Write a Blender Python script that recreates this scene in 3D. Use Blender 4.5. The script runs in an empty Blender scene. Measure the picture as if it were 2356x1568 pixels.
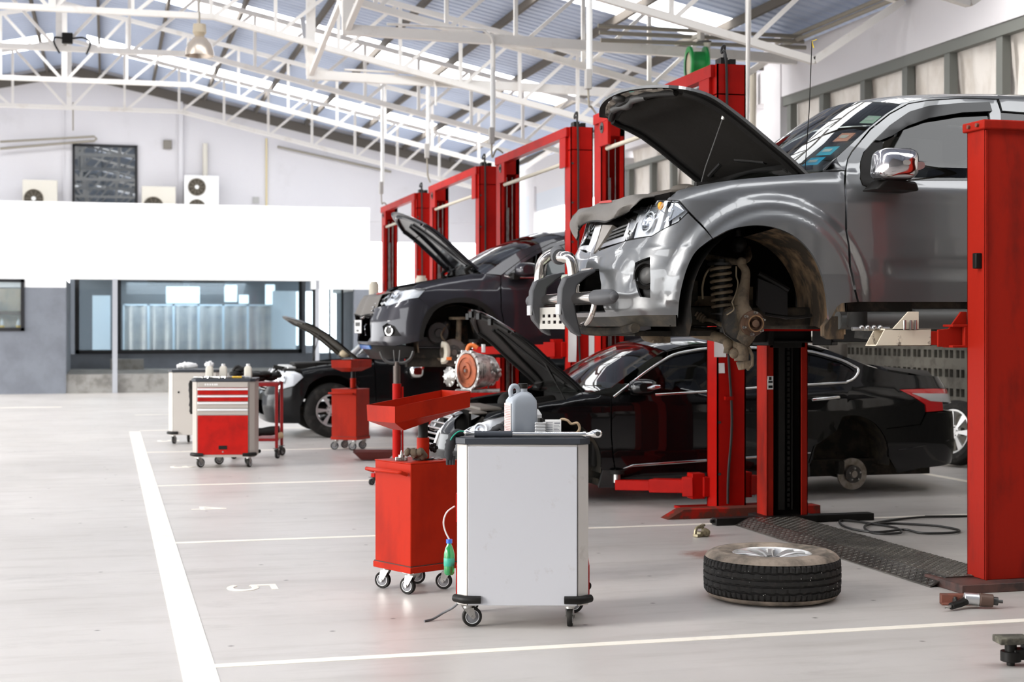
import bpy, bmesh, math, random
from mathutils import Vector, Matrix
random.seed(7)
PI = math.pi
R = math.radians
S = bpy.context.scene
COL = S.collection

# ------------------------------------------------------------------ camera, sky, exposure
YAW = R(14.93); FPX = 3500.0; CAMH = 1.5; HORY = 750.0
cd = bpy.data.cameras.new('camera')
cam = bpy.data.objects.new('camera', cd); COL.objects.link(cam)
cam.location = (0, 0, CAMH); cam.rotation_euler = (R(90), 0, -YAW)
cd.sensor_width = 36.0; cd.lens = FPX / 2356 * 36
cd.shift_y = -(784 - HORY) / 2356
cd.clip_end = 300
cd.dof.use_dof = True; cd.dof.focus_distance = 8.3; cd.dof.aperture_fstop = 3.4
S.camera = cam
w = bpy.data.worlds.new('sky'); S.world = w; w.use_nodes = True
bg = w.node_tree.nodes['Background']
bg.inputs[0].default_value = (0.97, 0.985, 1.0, 1); bg.inputs[1].default_value = 4.6
sd = bpy.data.lights.new('sun', 'SUN'); sd.energy = 6.0; sd.angle = R(24); sd.color = (1, .97, .93)
so = bpy.data.objects.new('sun', sd); COL.objects.link(so); so.rotation_euler = (0, R(-68), R(8))
S.view_settings.view_transform = 'Standard'; S.view_settings.look = 'None'
S.view_settings.gamma = 1; S.view_settings.use_curve_mapping = False
S.view_settings.exposure = 0.44

# a pixel of the 2356x1568 photo -> the point of a world plane it falls on
CA, SA = math.cos(YAW), math.sin(YAW)
def ray(px, py):
    r = (px - 1178) / FPX
    return (r*CA + SA, CA - r*SA, (HORY - py) / FPX)
def atY(px, py, Y):
    d = ray(px, py); t = Y / d[1]; return Vector((d[0]*t, Y, CAMH + d[2]*t))
def atX(px, py, X):
    d = ray(px, py); t = X / d[0]; return Vector((X, d[1]*t, CAMH + d[2]*t))
def atZ(px, py, Z=0.0):
    d = ray(px, py); t = (Z - CAMH) / d[2]; return Vector((d[0]*t, d[1]*t, Z))
def proj(p):
    D = p[0]*SA + p[1]*CA; r = p[0]*CA - p[1]*SA
    return (1178 + FPX*r/D, HORY - FPX*(p[2] - CAMH)/D)

# ------------------------------------------------------------------ materials
MATS = {}
def pm(name, col, rough=.5, metal=0., spec=None, col2=None, nscale=6., namt=(.45, .65), bump=0., bscale=40., coat=0., trans=0., ior=1.45, emit=None, estr=1., stretch=None, detail=6., coat_r=.05, alpha=1.):
    if name in MATS: return MATS[name]
    m = bpy.data.materials.new(name); m.use_nodes = True; MATS[name] = m
    nt = m.node_tree; b = nt.nodes['Principled BSDF']
    b.inputs['Base Color'].default_value = (*col, 1); b.inputs['Roughness'].default_value = rough
    b.inputs['Metallic'].default_value = metal; b.inputs['IOR'].default_value = ior
    b.inputs['Coat Weight'].default_value = coat; b.inputs['Coat Roughness'].default_value = coat_r
    b.inputs['Transmission Weight'].default_value = trans
    if alpha < 1: b.inputs['Alpha'].default_value = alpha
    if spec is not None: b.inputs['Specular IOR Level'].default_value = spec
    if emit:
        b.inputs['Emission Color'].default_value = (*emit, 1); b.inputs['Emission Strength'].default_value = estr
    if col2 or bump:
        tc = nt.nodes.new('ShaderNodeTexCoord'); mp = nt.nodes.new('ShaderNodeMapping')
        nt.links.new(tc.outputs['Object'], mp.inputs[0])
        if stretch: mp.inputs['Scale'].default_value = stretch
    if col2:
        n = nt.nodes.new('ShaderNodeTexNoise'); n.inputs['Scale'].default_value = nscale; n.inputs['Detail'].default_value = detail
        n.inputs['Roughness'].default_value = .62
        nt.links.new(mp.outputs[0], n.inputs['Vector'])
        cr = nt.nodes.new('ShaderNodeValToRGB')
        cr.color_ramp.elements[0].position = namt[0]; cr.color_ramp.elements[1].position = namt[1]
        cr.color_ramp.elements[0].color = (*col, 1); cr.color_ramp.elements[1].color = (*col2, 1)
        nt.links.new(n.outputs['Fac'], cr.inputs[0]); nt.links.new(cr.outputs[0], b.inputs['Base Color'])
    if bump:
        n2 = nt.nodes.new('ShaderNodeTexNoise'); n2.inputs['Scale'].default_value = bscale; n2.inputs['Detail'].default_value = 4
        nt.links.new(mp.outputs[0], n2.inputs['Vector'])
        bp = nt.nodes.new('ShaderNodeBump'); bp.inputs['Strength'].default_value = bump; bp.inputs['Distance'].default_value = .01
        nt.links.new(n2.outputs['Fac'], bp.inputs['Height']); nt.links.new(bp.outputs[0], b.inputs['Normal'])
    return m

RED = pm('lift_red', (.38, .008, .005), .4, col2=(.30, .007, .005), nscale=3, spec=.08)
REDW = pm('worn_red', (.30, .014, .007), .5, spec=.08, col2=(.05, .010, .008), nscale=3.2, namt=(.50, .80), bump=.15, bscale=30, stretch=(1, 1, .35))
REDO = pm('orange_red', (.36, .016, .004), .42, spec=.1, col2=(.20, .009, .004), nscale=4, namt=(.48, .80), stretch=(1, 1, .5))
REDD = pm('dark_red_frame', (.25, .008, .008), .45)
WHT = pm('white_paint', (.80, .795, .78), .5)
CREAM = pm('truss_white', (.83, .80, .76), .55, col2=(.66, .60, .53), nscale=2.5, namt=(.55, .8))
WALLW = pm('wall_white', (.66, .64, .655), .9, spec=.2, col2=(.54, .52, .515), nscale=.8, namt=(.58, .85))
FASC = pm('fascia_white', (.93, .93, .92), .7)
WGREY = pm('wall_grey', (.20, .215, .245), .8, col2=(.16, .17, .195), nscale=1.2)
BLK = pm('black_plastic', (.010, .009, .008), .45, spec=.22)
RUB = pm('rubber', (.014, .013, .012), .7, spec=.2, col2=(.05, .046, .04), nscale=9, namt=(.5, .8))
DARK = pm('dark_void', (.006, .0055, .005), .9, spec=.04)
CHR = pm('chrome', (.82, .81, .79), .09, 1.0)
STEEL = pm('steel', (.50, .49, .47), .3, 1.0, col2=(.32, .30, .28), nscale=12)
ALU = pm('aluminium', (.62, .62, .62), .42, .9)
CONC = pm('concrete', (.30, .29, .27), .9, col2=(.19, .18, .165), nscale=4, bump=.3)
GUN = pm('gunmetal', (.07, .068, .065), .45, .6)
TRAY = pm('bench_black', (.030, .034, .042), .45)

# ------------------------------------------------------------------ mesh builder
class MB:
    def __init__(s): s.v = []; s.f = []; s.mi = []; s.cur = 0; s.mats = []
    def add(s, vs, fs):
        o = len(s.v); s.v += [Vector(v) for v in vs]; s.f += [tuple(i + o for i in f) for f in fs]; s.mi += [s.cur]*len(fs); return s
    def mat(s, i): s.cur = i; return s
    def box(s, c, d, rz=0., m=None):
        x, y, z = d[0]/2, d[1]/2, d[2]/2
        p = [Vector((a*x, b*y, e*z)) for a in (-1, 1) for b in (-1, 1) for e in (-1, 1)]
        if rz: M_ = Matrix.Rotation(rz, 3, 'Z'); p = [M_ @ q for q in p]
        if m is not None: p = [m @ q for q in p]
        p = [q + Vector(c) for q in p]
        return s.add(p, [(0, 1, 3, 2), (4, 6, 7, 5), (0, 4, 5, 1), (2, 3, 7, 6), (0, 2, 6, 4), (1, 5, 7, 3)])
    def b2(s, a, b): return s.box([(a[i]+b[i])/2 for i in range(3)], [abs(b[i]-a[i]) for i in range(3)])
    def bar(s, p0, p1, wd, h, up=(0, 0, 1)):
        p0 = Vector(p0); p1 = Vector(p1); d = p1 - p0; L = d.length; d.normalize(); u = Vector(up)
        x = d.cross(u)
        if x.length < 1e-4: x = d.cross(Vector((1, 0, 0)))
        x.normalize(); u = x.cross(d)
        return s.box((p0+p1)/2, (L, wd, h), m=Matrix((d, x, u)).transposed())
    def cyl(s, p0, p1, r0, r1=None, seg=16, caps=True):
        r1 = r0 if r1 is None else r1
        p0 = Vector(p0); p1 = Vector(p1); d = (p1-p0).normalized()
        x = d.orthogonal().normalized(); y = d.cross(x)
        vs = []
        for p, r in ((p0, r0), (p1, r1)):
            vs += [p + x*math.cos(2*PI*i/seg)*r + y*math.sin(2*PI*i/seg)*r for i in range(seg)]
        fs = [(i, (i+1) % seg, seg+(i+1) % seg, seg+i) for i in range(seg)]
        if caps: fs += [tuple(range(seg))[::-1], tuple(range(seg, 2*seg))]
        return s.add(vs, fs)
    def tube(s, pts, r, seg=10, closed=False, caps=True):
        pts = [Vector(p) for p in pts]; n = len(pts); rs = r if isinstance(r, (list, tuple)) else [r]*n
        T = []
        for i in range(n):
            a = pts[(i-1) % n] if (closed or i > 0) else pts[i]; b = pts[(i+1) % n] if (closed or i < n-1) else pts[i]
            T.append((b-a).normalized())
        x = T[0].orthogonal().normalized(); vs = []
        for i in range(n):
            x = (x - T[i]*x.dot(T[i])).normalized(); y = T[i].cross(x)
            vs += [pts[i] + (x*math.cos(2*PI*k/seg) + y*math.sin(2*PI*k/seg))*rs[i] for k in range(seg)]
        fs = []
        for i in range(n if closed else n-1):
            j = (i+1) % n
            fs += [(i*seg+k, i*seg+(k+1) % seg, j*seg+(k+1) % seg, j*seg+k) for k in range(seg)]
        if caps and not closed: fs += [tuple(range(seg))[::-1], tuple(range((n-1)*seg, n*seg))]
        return s.add(vs, fs)
    def prism(s, poly, ax, a, b):
        def P(u, v, t): return {'y': (u, t, v), 'x': (t, u, v), 'z': (u, v, t)}[ax]
        n = len(poly)
        return s.add([P(u, v, a) for u, v in poly] + [P(u, v, b) for u, v in poly],
                     [tuple(range(n)), tuple(range(2*n-1, n-1, -1))] + [(i, n+i, n+(i+1) % n, (i+1) % n) for i in range(n)])
    def lathe(s, prof, c, ax=(0, 0, 1), seg=32, closed=False, a0=0., a1=2*PI):
        ax = Vector(ax).normalized(); x = ax.orthogonal().normalized()
        if abs(ax.z) < .9: x = Vector((0, 0, 1)).cross(ax).normalized()
        y = ax.cross(x); c = Vector(c); full = abs(a1-a0-2*PI) < 1e-6; ns = seg if full else seg+1
        vs = []
        for i in range(ns):
            t = a0 + (a1-a0)*i/seg; d = x*math.cos(t)+y*math.sin(t)
            vs += [c + d*r + ax*h for r, h in prof]
        m = len(prof); fs = []
        for i in range(seg):
            j = (i+1) % ns if full else i+1
            for k in range(m if closed else m-1):
                l = (k+1) % m
                fs.append((i*m+k, j*m+k, j*m+l, i*m+l))
        return s.add(vs, fs)
    def ball(s, c, r, sc=(1, 1, 1), seg=14, rings=9):
        prof = [(max(1e-4, math.sin(PI*i/rings))*r, -math.cos(PI*i/rings)*r) for i in range(rings+1)]
        t = MB().lathe(prof, (0, 0, 0), seg=seg)
        return s.add([Vector((v.x*sc[0], v.y*sc[1], v.z*sc[2])) + Vector(c) for v in t.v], t.f)
    def grid(s, rows, flip=False, closed=False):
        n = len(rows); m = len(rows[0]); vs = [p for r_ in rows for p in r_]; fs = []
        for i in range(n-1):
            for j in range(m if closed else m-1):
                k = (j+1) % m; q = (i*m+j, (i+1)*m+j, (i+1)*m+k, i*m+k); fs.append(q[::-1] if flip else q)
        return s.add(vs, fs)
    def xf(s, mat): s.v = [mat @ v for v in s.v]; return s
    def mesh(s, name, mats, off=None, smooth=30, recalc=True):
        me = bpy.data.meshes.new(name)
        o = Vector(off) if off is not None else Vector((0, 0, 0))
        me.from_pydata([tuple(v-o) for v in s.v], [], s.f)
        for m in (mats if isinstance(mats, (list, tuple)) else [mats]): me.materials.append(m)
        if any(s.mi): me.polygons.foreach_set('material_index', s.mi)
        if recalc:
            b = bmesh.new(); b.from_mesh(me); bmesh.ops.recalc_face_normals(b, faces=b.faces); b.to_mesh(me); b.free()
        if smooth:
            me.shade_smooth(); me.set_sharp_from_angle(angle=R(smooth))
        me.update(); return me
    def make(s, name, mats, parent=None, off=None, bevel=0., smooth=30, recalc=True, bseg=2):
        if off is None and parent is not None and parent.get('_w'): off = Vector(parent['_w'])
        me = s.mesh(name, mats, off, smooth, recalc)
        ob = bpy.data.objects.new(name, me); COL.objects.link(ob); ob.parent = parent
        if parent is not None and parent.get('_w'): ob['_w'] = list(parent['_w'])
        if bevel:
            md = ob.modifiers.new('edge', 'BEVEL'); md.width = bevel; md.segments = bseg; md.limit_method = 'ANGLE'; md.angle_limit = R(40)
        return ob

def thing(name, label, cat, loc=(0, 0, 0), rz=0., group=None, world=False):
    o = bpy.data.objects.new(name, None); COL.objects.link(o); o.location = loc; o.rotation_euler = (0, 0, rz); o.empty_display_size = .1
    tag(o, label, cat, group)
    if world: o['_w'] = list(loc)       # its parts are modelled in world coordinates
    return o
def tag(o, label, cat, group=None):
    o['label'] = label; o['category'] = cat
    if group: o['group'] = group
    return o
def struct(o): o['kind'] = 'structure'; return o
def dup(o, parent=None, loc=None, rz=None, label=None, group=None):
    c = o.copy(); COL.objects.link(c); c.parent = parent
    if loc is not None: c.location = loc
    if rz is not None: c.rotation_euler = (0, 0, rz)
    if label: c['label'] = label
    if group: c['group'] = group
    for ch in [k for k in o.children]: dup(ch, c)
    return c
def arc(cx, cy, r, a0, a1, n): return [(cx + r*math.cos(R(a0+(a1-a0)*i/n)), cy + r*math.sin(R(a0+(a1-a0)*i/n))) for i in range(n+1)]
def lerp(a, b, t): return a + (b-a)*t
def spline(pts, n=8):
    """Catmull-Rom through the points"""
    pts = [Vector(p) for p in pts]; out = []
    for i in range(len(pts)-1):
        p0 = pts[max(i-1, 0)]; p1 = pts[i]; p2 = pts[i+1]; p3 = pts[min(i+2, len(pts)-1)]
        for k in range(n):
            t = k/n
            out.append(.5*((2*p1) + (p2-p0)*t + (2*p0-5*p1+4*p2-p3)*t*t + (3*p1-p0-3*p2+p3)*t**3))
    out.append(pts[-1]); return out
# ------------------------------------------------------------------ the hall
def floor_mat():
    m = bpy.data.materials.new('floor_epoxy'); m.use_nodes = True; nt = m.node_tree; b = nt.nodes['Principled BSDF']
    tc = nt.nodes.new('ShaderNodeTexCoord')
    def noise(sc, det, st=(1, 1, 1), rough=.6):
        mp = nt.nodes.new('ShaderNodeMapping'); mp.inputs['Scale'].default_value = st
        n = nt.nodes.new('ShaderNodeTexNoise'); n.inputs['Scale'].default_value = sc; n.inputs['Detail'].default_value = det; n.inputs['Roughness'].default_value = rough
        nt.links.new(tc.outputs['Object'], mp.inputs[0]); nt.links.new(mp.outputs[0], n.inputs['Vector']); return n
    def ramp(n, a, b_, c0, c1):
        r = nt.nodes.new('ShaderNodeValToRGB'); r.color_ramp.elements[0].position = a; r.color_ramp.elements[1].position = b_
        r.color_ramp.elements[0].color = (*c0, 1); r.color_ramp.elements[1].color = (*c1, 1); nt.links.new(n.outputs['Fac'], r.inputs[0]); return r
    def mix(f, a, b_, mode='MIX'):
        x = nt.nodes.new('ShaderNodeMix'); x.data_type = 'RGBA'; x.blend_type = mode
        if hasattr(f, 'name'): nt.links.new(f, x.inputs[0])
        else: x.inputs[0].default_value = f
        for s_, v in ((6, a), (7, b_)):
            if isinstance(v, tuple): x.inputs[s_].default_value = (*v, 1)
            else: nt.links.new(v, x.inputs[s_])
        return x.outputs[2]
    base = ramp(noise(.5, 6), .35, .7, (.46, .430, .402), (.555, .52, .49))
    streak = ramp(noise(2.2, 8, (.35, 2.2, 1), .7), .5, .74, (1, 1, 1), (.80, .79, .77))
    c = mix(1.0, base.outputs[0], streak.outputs[0], 'MULTIPLY')
    grime = ramp(noise(1.1, 9, (.7, 1.5, 1), .72), .56, .78, (0, 0, 0), (.55, .55, .55))
    c = mix(grime.outputs[0], c, (.19, .175, .155))
    spots = nt.nodes.new('ShaderNodeTexVoronoi'); spots.voronoi_dimensions = '2D'; spots.inputs['Scale'].default_value = 1.05; spots.inputs['Randomness'].default_value = 1
    nt.links.new(tc.outputs['Object'], spots.inputs['Vector'])
    sr = nt.nodes.new('ShaderNodeValToRGB'); sr.color_ramp.elements[0].position = .006; sr.color_ramp.elements[1].position = .020
    sr.color_ramp.elements[0].color = (1, 1, 1, 1); sr.color_ramp.elements[1].color = (0, 0, 0, 1)
    nt.links.new(spots.outputs['Distance'], sr.inputs[0])
    c = mix(sr.outputs[0], c, (.12, .105, .09))
    # red-brown spill on the floor behind the loose wheel
    mp = nt.nodes.new('ShaderNodeMapping'); g = nt.nodes.new('ShaderNodeTexGradient'); g.gradient_type = 'SPHERICAL'
    p = atZ(1625, 1275); mp.inputs['Location'].default_value = (-p.x/.30, -p.y/.42, 0); mp.inputs['Scale'].default_value = (1/.30, 1/.42, 1)
    nt.links.new(tc.outputs['Object'], mp.inputs[0]); nt.links.new(mp.outputs[0], g.inputs[0])
    n3 = noise(7, 8, (1, 1, 1), .75); mu = nt.nodes.new('ShaderNodeMath'); mu.operation = 'MULTIPLY'; nt.links.new(g.outputs['Fac'], mu.inputs[0]); nt.links.new(n3.outputs['Fac'], mu.inputs[1])
    r3 = nt.nodes.new('ShaderNodeValToRGB'); r3.color_ramp.elements[0].position = .20; r3.color_ramp.elements[1].position = .40
    r3.color_ramp.elements[0].color = (0, 0, 0, 1); r3.color_ramp.elements[1].color = (.75, .75, .75, 1); nt.links.new(mu.outputs[0], r3.inputs[0])
    c = mix(r3.outputs[0], c, (.26, .085, .05))
    nt.links.new(c, b.inputs['Base Color'])
    rr = nt.nodes.new('ShaderNodeMapRange'); rr.inputs[3].default_value = .26; rr.inputs[4].default_value = .48
    nt.links.new(noise(1.5, 5).outputs['Fac'], rr.inputs[0]); nt.links.new(rr.outputs[0], b.inputs['Roughness'])
    b.inputs['Specular IOR Level'].default_value = .5
    bp = nt.nodes.new('ShaderNodeBump'); bp.inputs['Strength'].default_value = .05; bp.inputs['Distance'].default_value = .01
    nt.links.new(noise(9, 5).outputs['Fac'], bp.inputs['Height']); nt.links.new(bp.outputs[0], b.inputs['Normal'])
    return m
fl = struct(MB().b2((-16, -12, -.1), (14, 46, 0)).make('floor', floor_mat(), smooth=0))
LINE = pm('line_paint', (.86, .80, .70), .5, col2=(.74, .67, .57), nscale=8, namt=(.5, .8))
def line(pts): return MB().prism(pts, 'z', 0, .0015).make('painted_line', LINE, fl, smooth=0)
line([(.314, -2), (.464, -2), (.464, 22.3), (.314, 22.3)])
for y in (6.83, 10.78, 14.68, 18.6, 22.5, 26.5): line([(.464, y-.037), (9.0, y-.037), (9.0, y+.037), (.464, y+.037)])
line([(8.0, 6), (8.1, 6), (8.1, 27), (8.0, 27)])
line([(-6, 29.4), (-.8, 29.4), (-.8, 29.55), (-6, 29.55)])
def number(polys, ox, oy, h=.42):
    # digit drawn with its top towards +X, as read from the bay
    m = MB()
    for k, poly in enumerate(polys): m.prism([(ox + v*h, oy - u*h*1.2) for u, v in poly], 'z', 0, .0018+.0001*k)
    m.make('painted_number', LINE, fl, smooth=0)
five_top = [[(.08, 1), (.6, 1), (.6, .87), (.08, .87)], [(.08, 1), (.21, 1), (.19, .45), (.05, .5)]]
o_, i_ = arc(.32, .32, .32, 118, -150, 14), arc(.32, .32, .19, 118, -150, 14)
five = five_top + [[o_[k], o_[k+1], i_[k+1], i_[k]] for k in range(14)]
four = [[(.42, 0), (.55, 0), (.55, 1), (.42, 1)], [(0, .25), (.66, .25), (.66, .38), (0, .38)], [(0, .25), (0, .38), (.42, 1), (.50, 1), (.50, .90)]]
three = [[o_[k], o_[k+1], i_[k+1], i_[k]] for k in range(14)] + [[(u, 1-v) for u, v in q] for q in [[arc(.32, .28, .28, 150, -60, 10)[k], arc(.32, .28, .28, 150, -60, 10)[k+1], arc(.32, .28, .16, 150, -60, 10)[k+1], arc(.32, .28, .16, 150, -60, 10)[k]] for k in range(10)]]
p = atZ(522, 1354); number(five, p.x, p.y+.12, .285)
p = atZ(440, 1170); number(four, p.x, p.y+.12, .28)
p = atZ(392, 1074); number(three, p.x, p.y+.12, .28)
p = atZ(362, 1014); number(five, p.x, p.y+.12, .28)

# roof: ridge along Y at x = -0.75
XR, ZR, SL = -.75, 7.73, .215
def roofz(x): return ZR - SL*abs(x - XR)
SHEET = pm('roof_sheet', (.46, .53, .68), .45)
SKY_Y = [(33.4, 34.9), (26.7, 28.2), (19.6, 21.0), (12.6, 14.0), (5.2, 6.8)]
def sheet(x0, x1, y0, y1, parent=None):
    n = int((y1-y0)/.21); rows = []
    prof = [(0, 0), (.35, 0), (.5, .03), (.65, .03), (.8, 0)]
    ys = [(y0 + (i+u)*(y1-y0)/n, h) for i in range(n) for u, h in prof] + [(y1, 0)]
    a = [Vector((x0, y, roofz(x0)+h)) for y, h in ys]; b = [Vector((x1, y, roofz(x1)+h)) for y, h in ys]
    return MB().grid([a, b]).make('roof_sheet', SHEET, parent, smooth=0)
roof_r = bpy.data.objects.new('ceiling', None); COL.objects.link(roof_r); roof_r['kind'] = 'structure'
segs = []; y = -6.0
for a, b in sorted(SKY_Y): segs.append((y, a)); y = b
segs.append((y, 38.2))
for a, b in segs:
    sheet(XR, 9.9, a, b, roof_r); sheet(XR, -11.5, a, b, roof_r)
for a, b in SKY_Y:        # below the skylights' lower ends the sheet goes on
    sheet(8.6, 9.9, a, b, roof_r); sheet(-9.8, -11.5, a, b, roof_r); sheet(XR, XR+.35, a, b, roof_r); sheet(XR, XR-.35, a, b, roof_r)
PUR = pm('purlin_grey', (.13, .115, .10), .8, spec=.2)
m = MB()
for k in range(9):
    x = -.15 + 1.22*k
    for xx in ([x, 2*XR - x] if k else [x, 2*XR-x]):
        m.box((xx, 16, roofz(xx)-.075), (.05, 44, .12))
m.make('roof_purlin', PUR, roof_r, smooth=0)

# trusses
TY = [9.6, 12.9, 16.2, 19.5, 22.75, 26.0, 29.3, 33.0]
def truss(y):
    t = MB(); zt = lambda x: ZR-.27-SL*abs(x-XR); xe = 9.1; fb = 2.28
    def zb(x):
        d = abs(x-XR); return 6.05 if d < fb else 6.05-.228*(d-fb)
    def W(p, q, s=.05): t.bar((p[0], y, p[1]), (q[0], y, q[1]), s, s, up=(0, 1, 0))
    for sg in (-1, 1):
        X = lambda d: XR+sg*d
        W((XR, zt(XR)), (X(xe-XR), zt(X(xe-XR))), .075)
        W((XR, 6.05), (X(fb), 6.05), .085); W((X(fb), 6.05), (X(8.7), zb(X(8.7))), .085); W((X(8.7), zb(X(8.7))), (X(9.85), zt(X(9.85))), .085)
        ds = [1.12, 2.24] + [2.24+.94*k for k in range(1, 8)]
        prev = 0
        for d in ds:
            if d < 8.8: W((X(d), zb(X(d))), (X(d), zt(X(d))))
            W((X(prev+.04), zb(X(prev))), (X(d-.04), zt(X(d))))
            prev = d
    W((XR, 6.05), (XR, zt(XR)), .1)
    return struct(t.make('ceiling_truss_beam', CREAM, None, smooth=0))
for y in TY: truss(y)
# tie beams with their hangers on the right bays
def tie(y, z=5.28, x0=2.97):
    t = MB(); t.bar((x0-.06, y, z), (9.2, y, z-.1), .1, .13); t.box((x0, y, (z+roofz(x0))/2), (.13, .13, roofz(x0)-z))
    t.bar((x0, y, z), (x0+.3, y-3.2, roofz(x0)-.4), .07, .07); t.bar((x0, y, z), (x0+.1, y+1.8, z+1.2), .07, .07)
    t.tube(spline([(x0+.5, y-.06, z+.09), (x0+1.7, y-.06, z+.08), (4.75, y-.06, z+.07), (4.87, y-.06, z-.05), (4.88, y-.06, z-.4)], 5), .018, 8)
    return struct(t.make('ceiling_tie_beam', CREAM, None, smooth=0))
tie(19.3); tie(22.9)

# gable wall behind the office box
m = MB(); m.prism([(-12, 4.1), (9.3, 4.1), (9.3, roofz(9.3)), (XR, ZR), (-12, roofz(-12))], 'y', 37.5, 37.7)
m.b2((-1.0, 37.47, 4.3), (-.96, 37.5, 6.9)); m.b2((1.68, 37.42, 4.3), (1.78, 37.5, 6.9))
for x in (-5.2, -4, -2.8, 2.9, 4.1, 5.3, 6.5): m.b2((x-.006, 37.495, 4.3), (x+.006, 37.5, 6.6))
struct(m.make('wall_back', WALLW, smooth=0))
MB().bar((XR, 37.45, roofz(XR)-.2), (9.3, 37.45, roofz(9.3)-.2), .06, .22).bar((XR, 37.45, roofz(XR)-.2), (-11.5, 37.45, roofz(-11.5)-.2), .06, .22).make('edge_rafter', PUR, bpy.data.objects['wall_back'], smooth=0)
# office box: fascia, grey wall, recess with glazing
struct(MB().b2((-12, 35.3, 2.36), (-.87, 35.5, 4.27)).b2((-.87, 35.3, 2.55), (5.96, 35.5, 4.27)).b2((4.6, 35.3, 2.36), (5.96, 35.5, 2.56)).b2((5.76, 35.5, 2.36), (5.96, 40, 4.27)).make('wall_front', FASC, smooth=0))
g = MB(); g.b2((-12, 35.3, 0), (-4.0, 35.5, 2.36)); g.b2((-4.0, 35.3, 0), (-1.76, 35.5, 1.39)); g.b2((-1.76, 35.3, 0), (-.87, 35.5, 2.36)); g.b2((-4.0, 35.3, 2.34), (-1.76, 35.5, 2.36))
g.b2((-.97, 35.5, 0), (-.87, 40, 2.55)); g.b2((5.60, 35.3, 0), (5.96, 35.5, 2.36)); g.b2((5.86, 35.5, 0), (5.96, 40, 2.36)); g.b2((-.87, 39.95, .42), (5.9, 40.1, .80)); g.b2((4.94, 39.95, .80), (5.05, 40.1, 2.9))
struct(g.make('wall_office', WGREY, smooth=0))
struct(MB().b2((-12, 35.5, 4.1), (5.7, 37.45, 4.2)).b2((-.87, 35.5, 2.9), (5.75, 44.5, 3.0)).make('ceiling_office', FASC, smooth=0))
struct(MB().b2((-.87, 35.35, 0), (5.6, 44.5, .42)).make('floor_platform', CONC, smooth=0))
struct(MB().b2((.13, 35.28, 0), (.24, 35.38, 2.56)).b2((4.7, 35.3, .42), (4.78, 35.4, 2.56)).make('pillar_slim', pm('pillar_grey', (.42, .43, .46), .5), smooth=0))
BFR = pm('frame_black', (.012, .012, .014), .35)
GLS = pm('glass_pane', (.75, .85, .9), .04, trans=.92, ior=1.3)
# big inner window with blinds behind it
wn = struct(MB().b2((-.77, 39.9, .80), (4.94, 40.0, .90)).b2((-.77, 39.9, 2.78), (4.94, 40.0, 2.88)).b2((-.77, 39.9, .80), (-.66, 40, 2.88)).b2((4.87, 39.9, .80), (4.94, 40, 2.88)).b2((.28, 39.9, .9), (.36, 40, 2.8)).make('window_1', BFR, smooth=0))
MB().b2((-.66, 39.94, .9), (4.87, 39.955, 2.78)).make('glass_pane', GLS, wn, smooth=0)
BLU = pm('screen_grey', (.50, .48, .46), .7, col2=(.36, .36, .37), nscale=2)
PBL = pm('panel_blue', (.62, .72, .80), .6)
for k in range(6):
    x0 = .42+.645*k; t = thing('room_divider', ['grey screen panel behind the office glass, first right of the slim pillar', 'grey screen panel behind the office glass, second from the slim pillar', 'grey screen panel behind the office glass, third from the slim pillar', 'grey screen panel behind the office glass, fourth from the slim pillar', 'grey screen panel behind the office glass, fifth from the slim pillar', 'grey screen panel behind the office glass, last before the pale end panel'][k], 'screen', (x0, 41, .42), 0, 'screen panels in the office')
    f = MB(); f.b2((0, 0, 0), (.03, .04, 1.66)); f.b2((.615, 0, 0), (.645, .04, 1.66)); f.b2((0, 0, 1.62), (.645, .04, 1.66)); f.b2((0, 0, 0), (.645, .04, .04)); f.make('frame', PBL, t, smooth=0)
    q = MB(); rows = [[Vector((x, .02+.03*math.sin(x*19+k), z)) for x in [.03+.585*i/20 for i in range(21)]] for z in (.04, 1.62)]; q.grid(rows).make('panel', BLU, t, smooth=60)
tag(MB().b2((-.35, 41, .42), (.1, 41.05, 2.3)).make('tall_door_panel', PBL), 'tall pale blue panel behind the office glass left of the slim pillar', 'panel')
tag(MB().b2((4.32, 41.2, .42), (4.95, 41.25, 2.45)).make('end_panel', PBL), 'pale blue panel at the right end behind the office glass', 'panel')
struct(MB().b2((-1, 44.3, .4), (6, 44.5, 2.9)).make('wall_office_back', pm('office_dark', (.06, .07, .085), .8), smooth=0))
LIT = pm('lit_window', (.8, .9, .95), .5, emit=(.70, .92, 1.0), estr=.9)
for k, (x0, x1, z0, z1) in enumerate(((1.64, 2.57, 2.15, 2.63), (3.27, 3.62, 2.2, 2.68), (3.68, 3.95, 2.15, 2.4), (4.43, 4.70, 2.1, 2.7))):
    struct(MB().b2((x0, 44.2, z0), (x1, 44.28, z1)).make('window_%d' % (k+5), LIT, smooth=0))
for k, x in enumerate((1.08, 2.2)):
    tag(MB().b2((x, 42.0, 2.58), (x+.92, 42.35, 2.9)).make('black_wall_unit', BLK), ['black boxed unit under the office ceiling, left of the pair', 'black boxed unit under the office ceiling, right of the pair'][k], 'unit', 'black units under the office ceiling')
tag(MB().b2((.1, 39.0, .42), (.9, 39.35, .68)).make('concrete_block', CONC), 'grey concrete block on the platform under the office window', 'block')
ol = bpy.data.lights.new('office_fill', 'AREA'); ol.energy = 90; ol.size = 3; ol.color = (.80, .90, 1)  # unseen fill light added to brighten the screens behind the glass
oo = bpy.data.objects.new('office_fill', ol); COL.objects.link(oo); oo.location = (2, 40.6, 2.85); oo.rotation_euler = (R(20), 0, 0)
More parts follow.
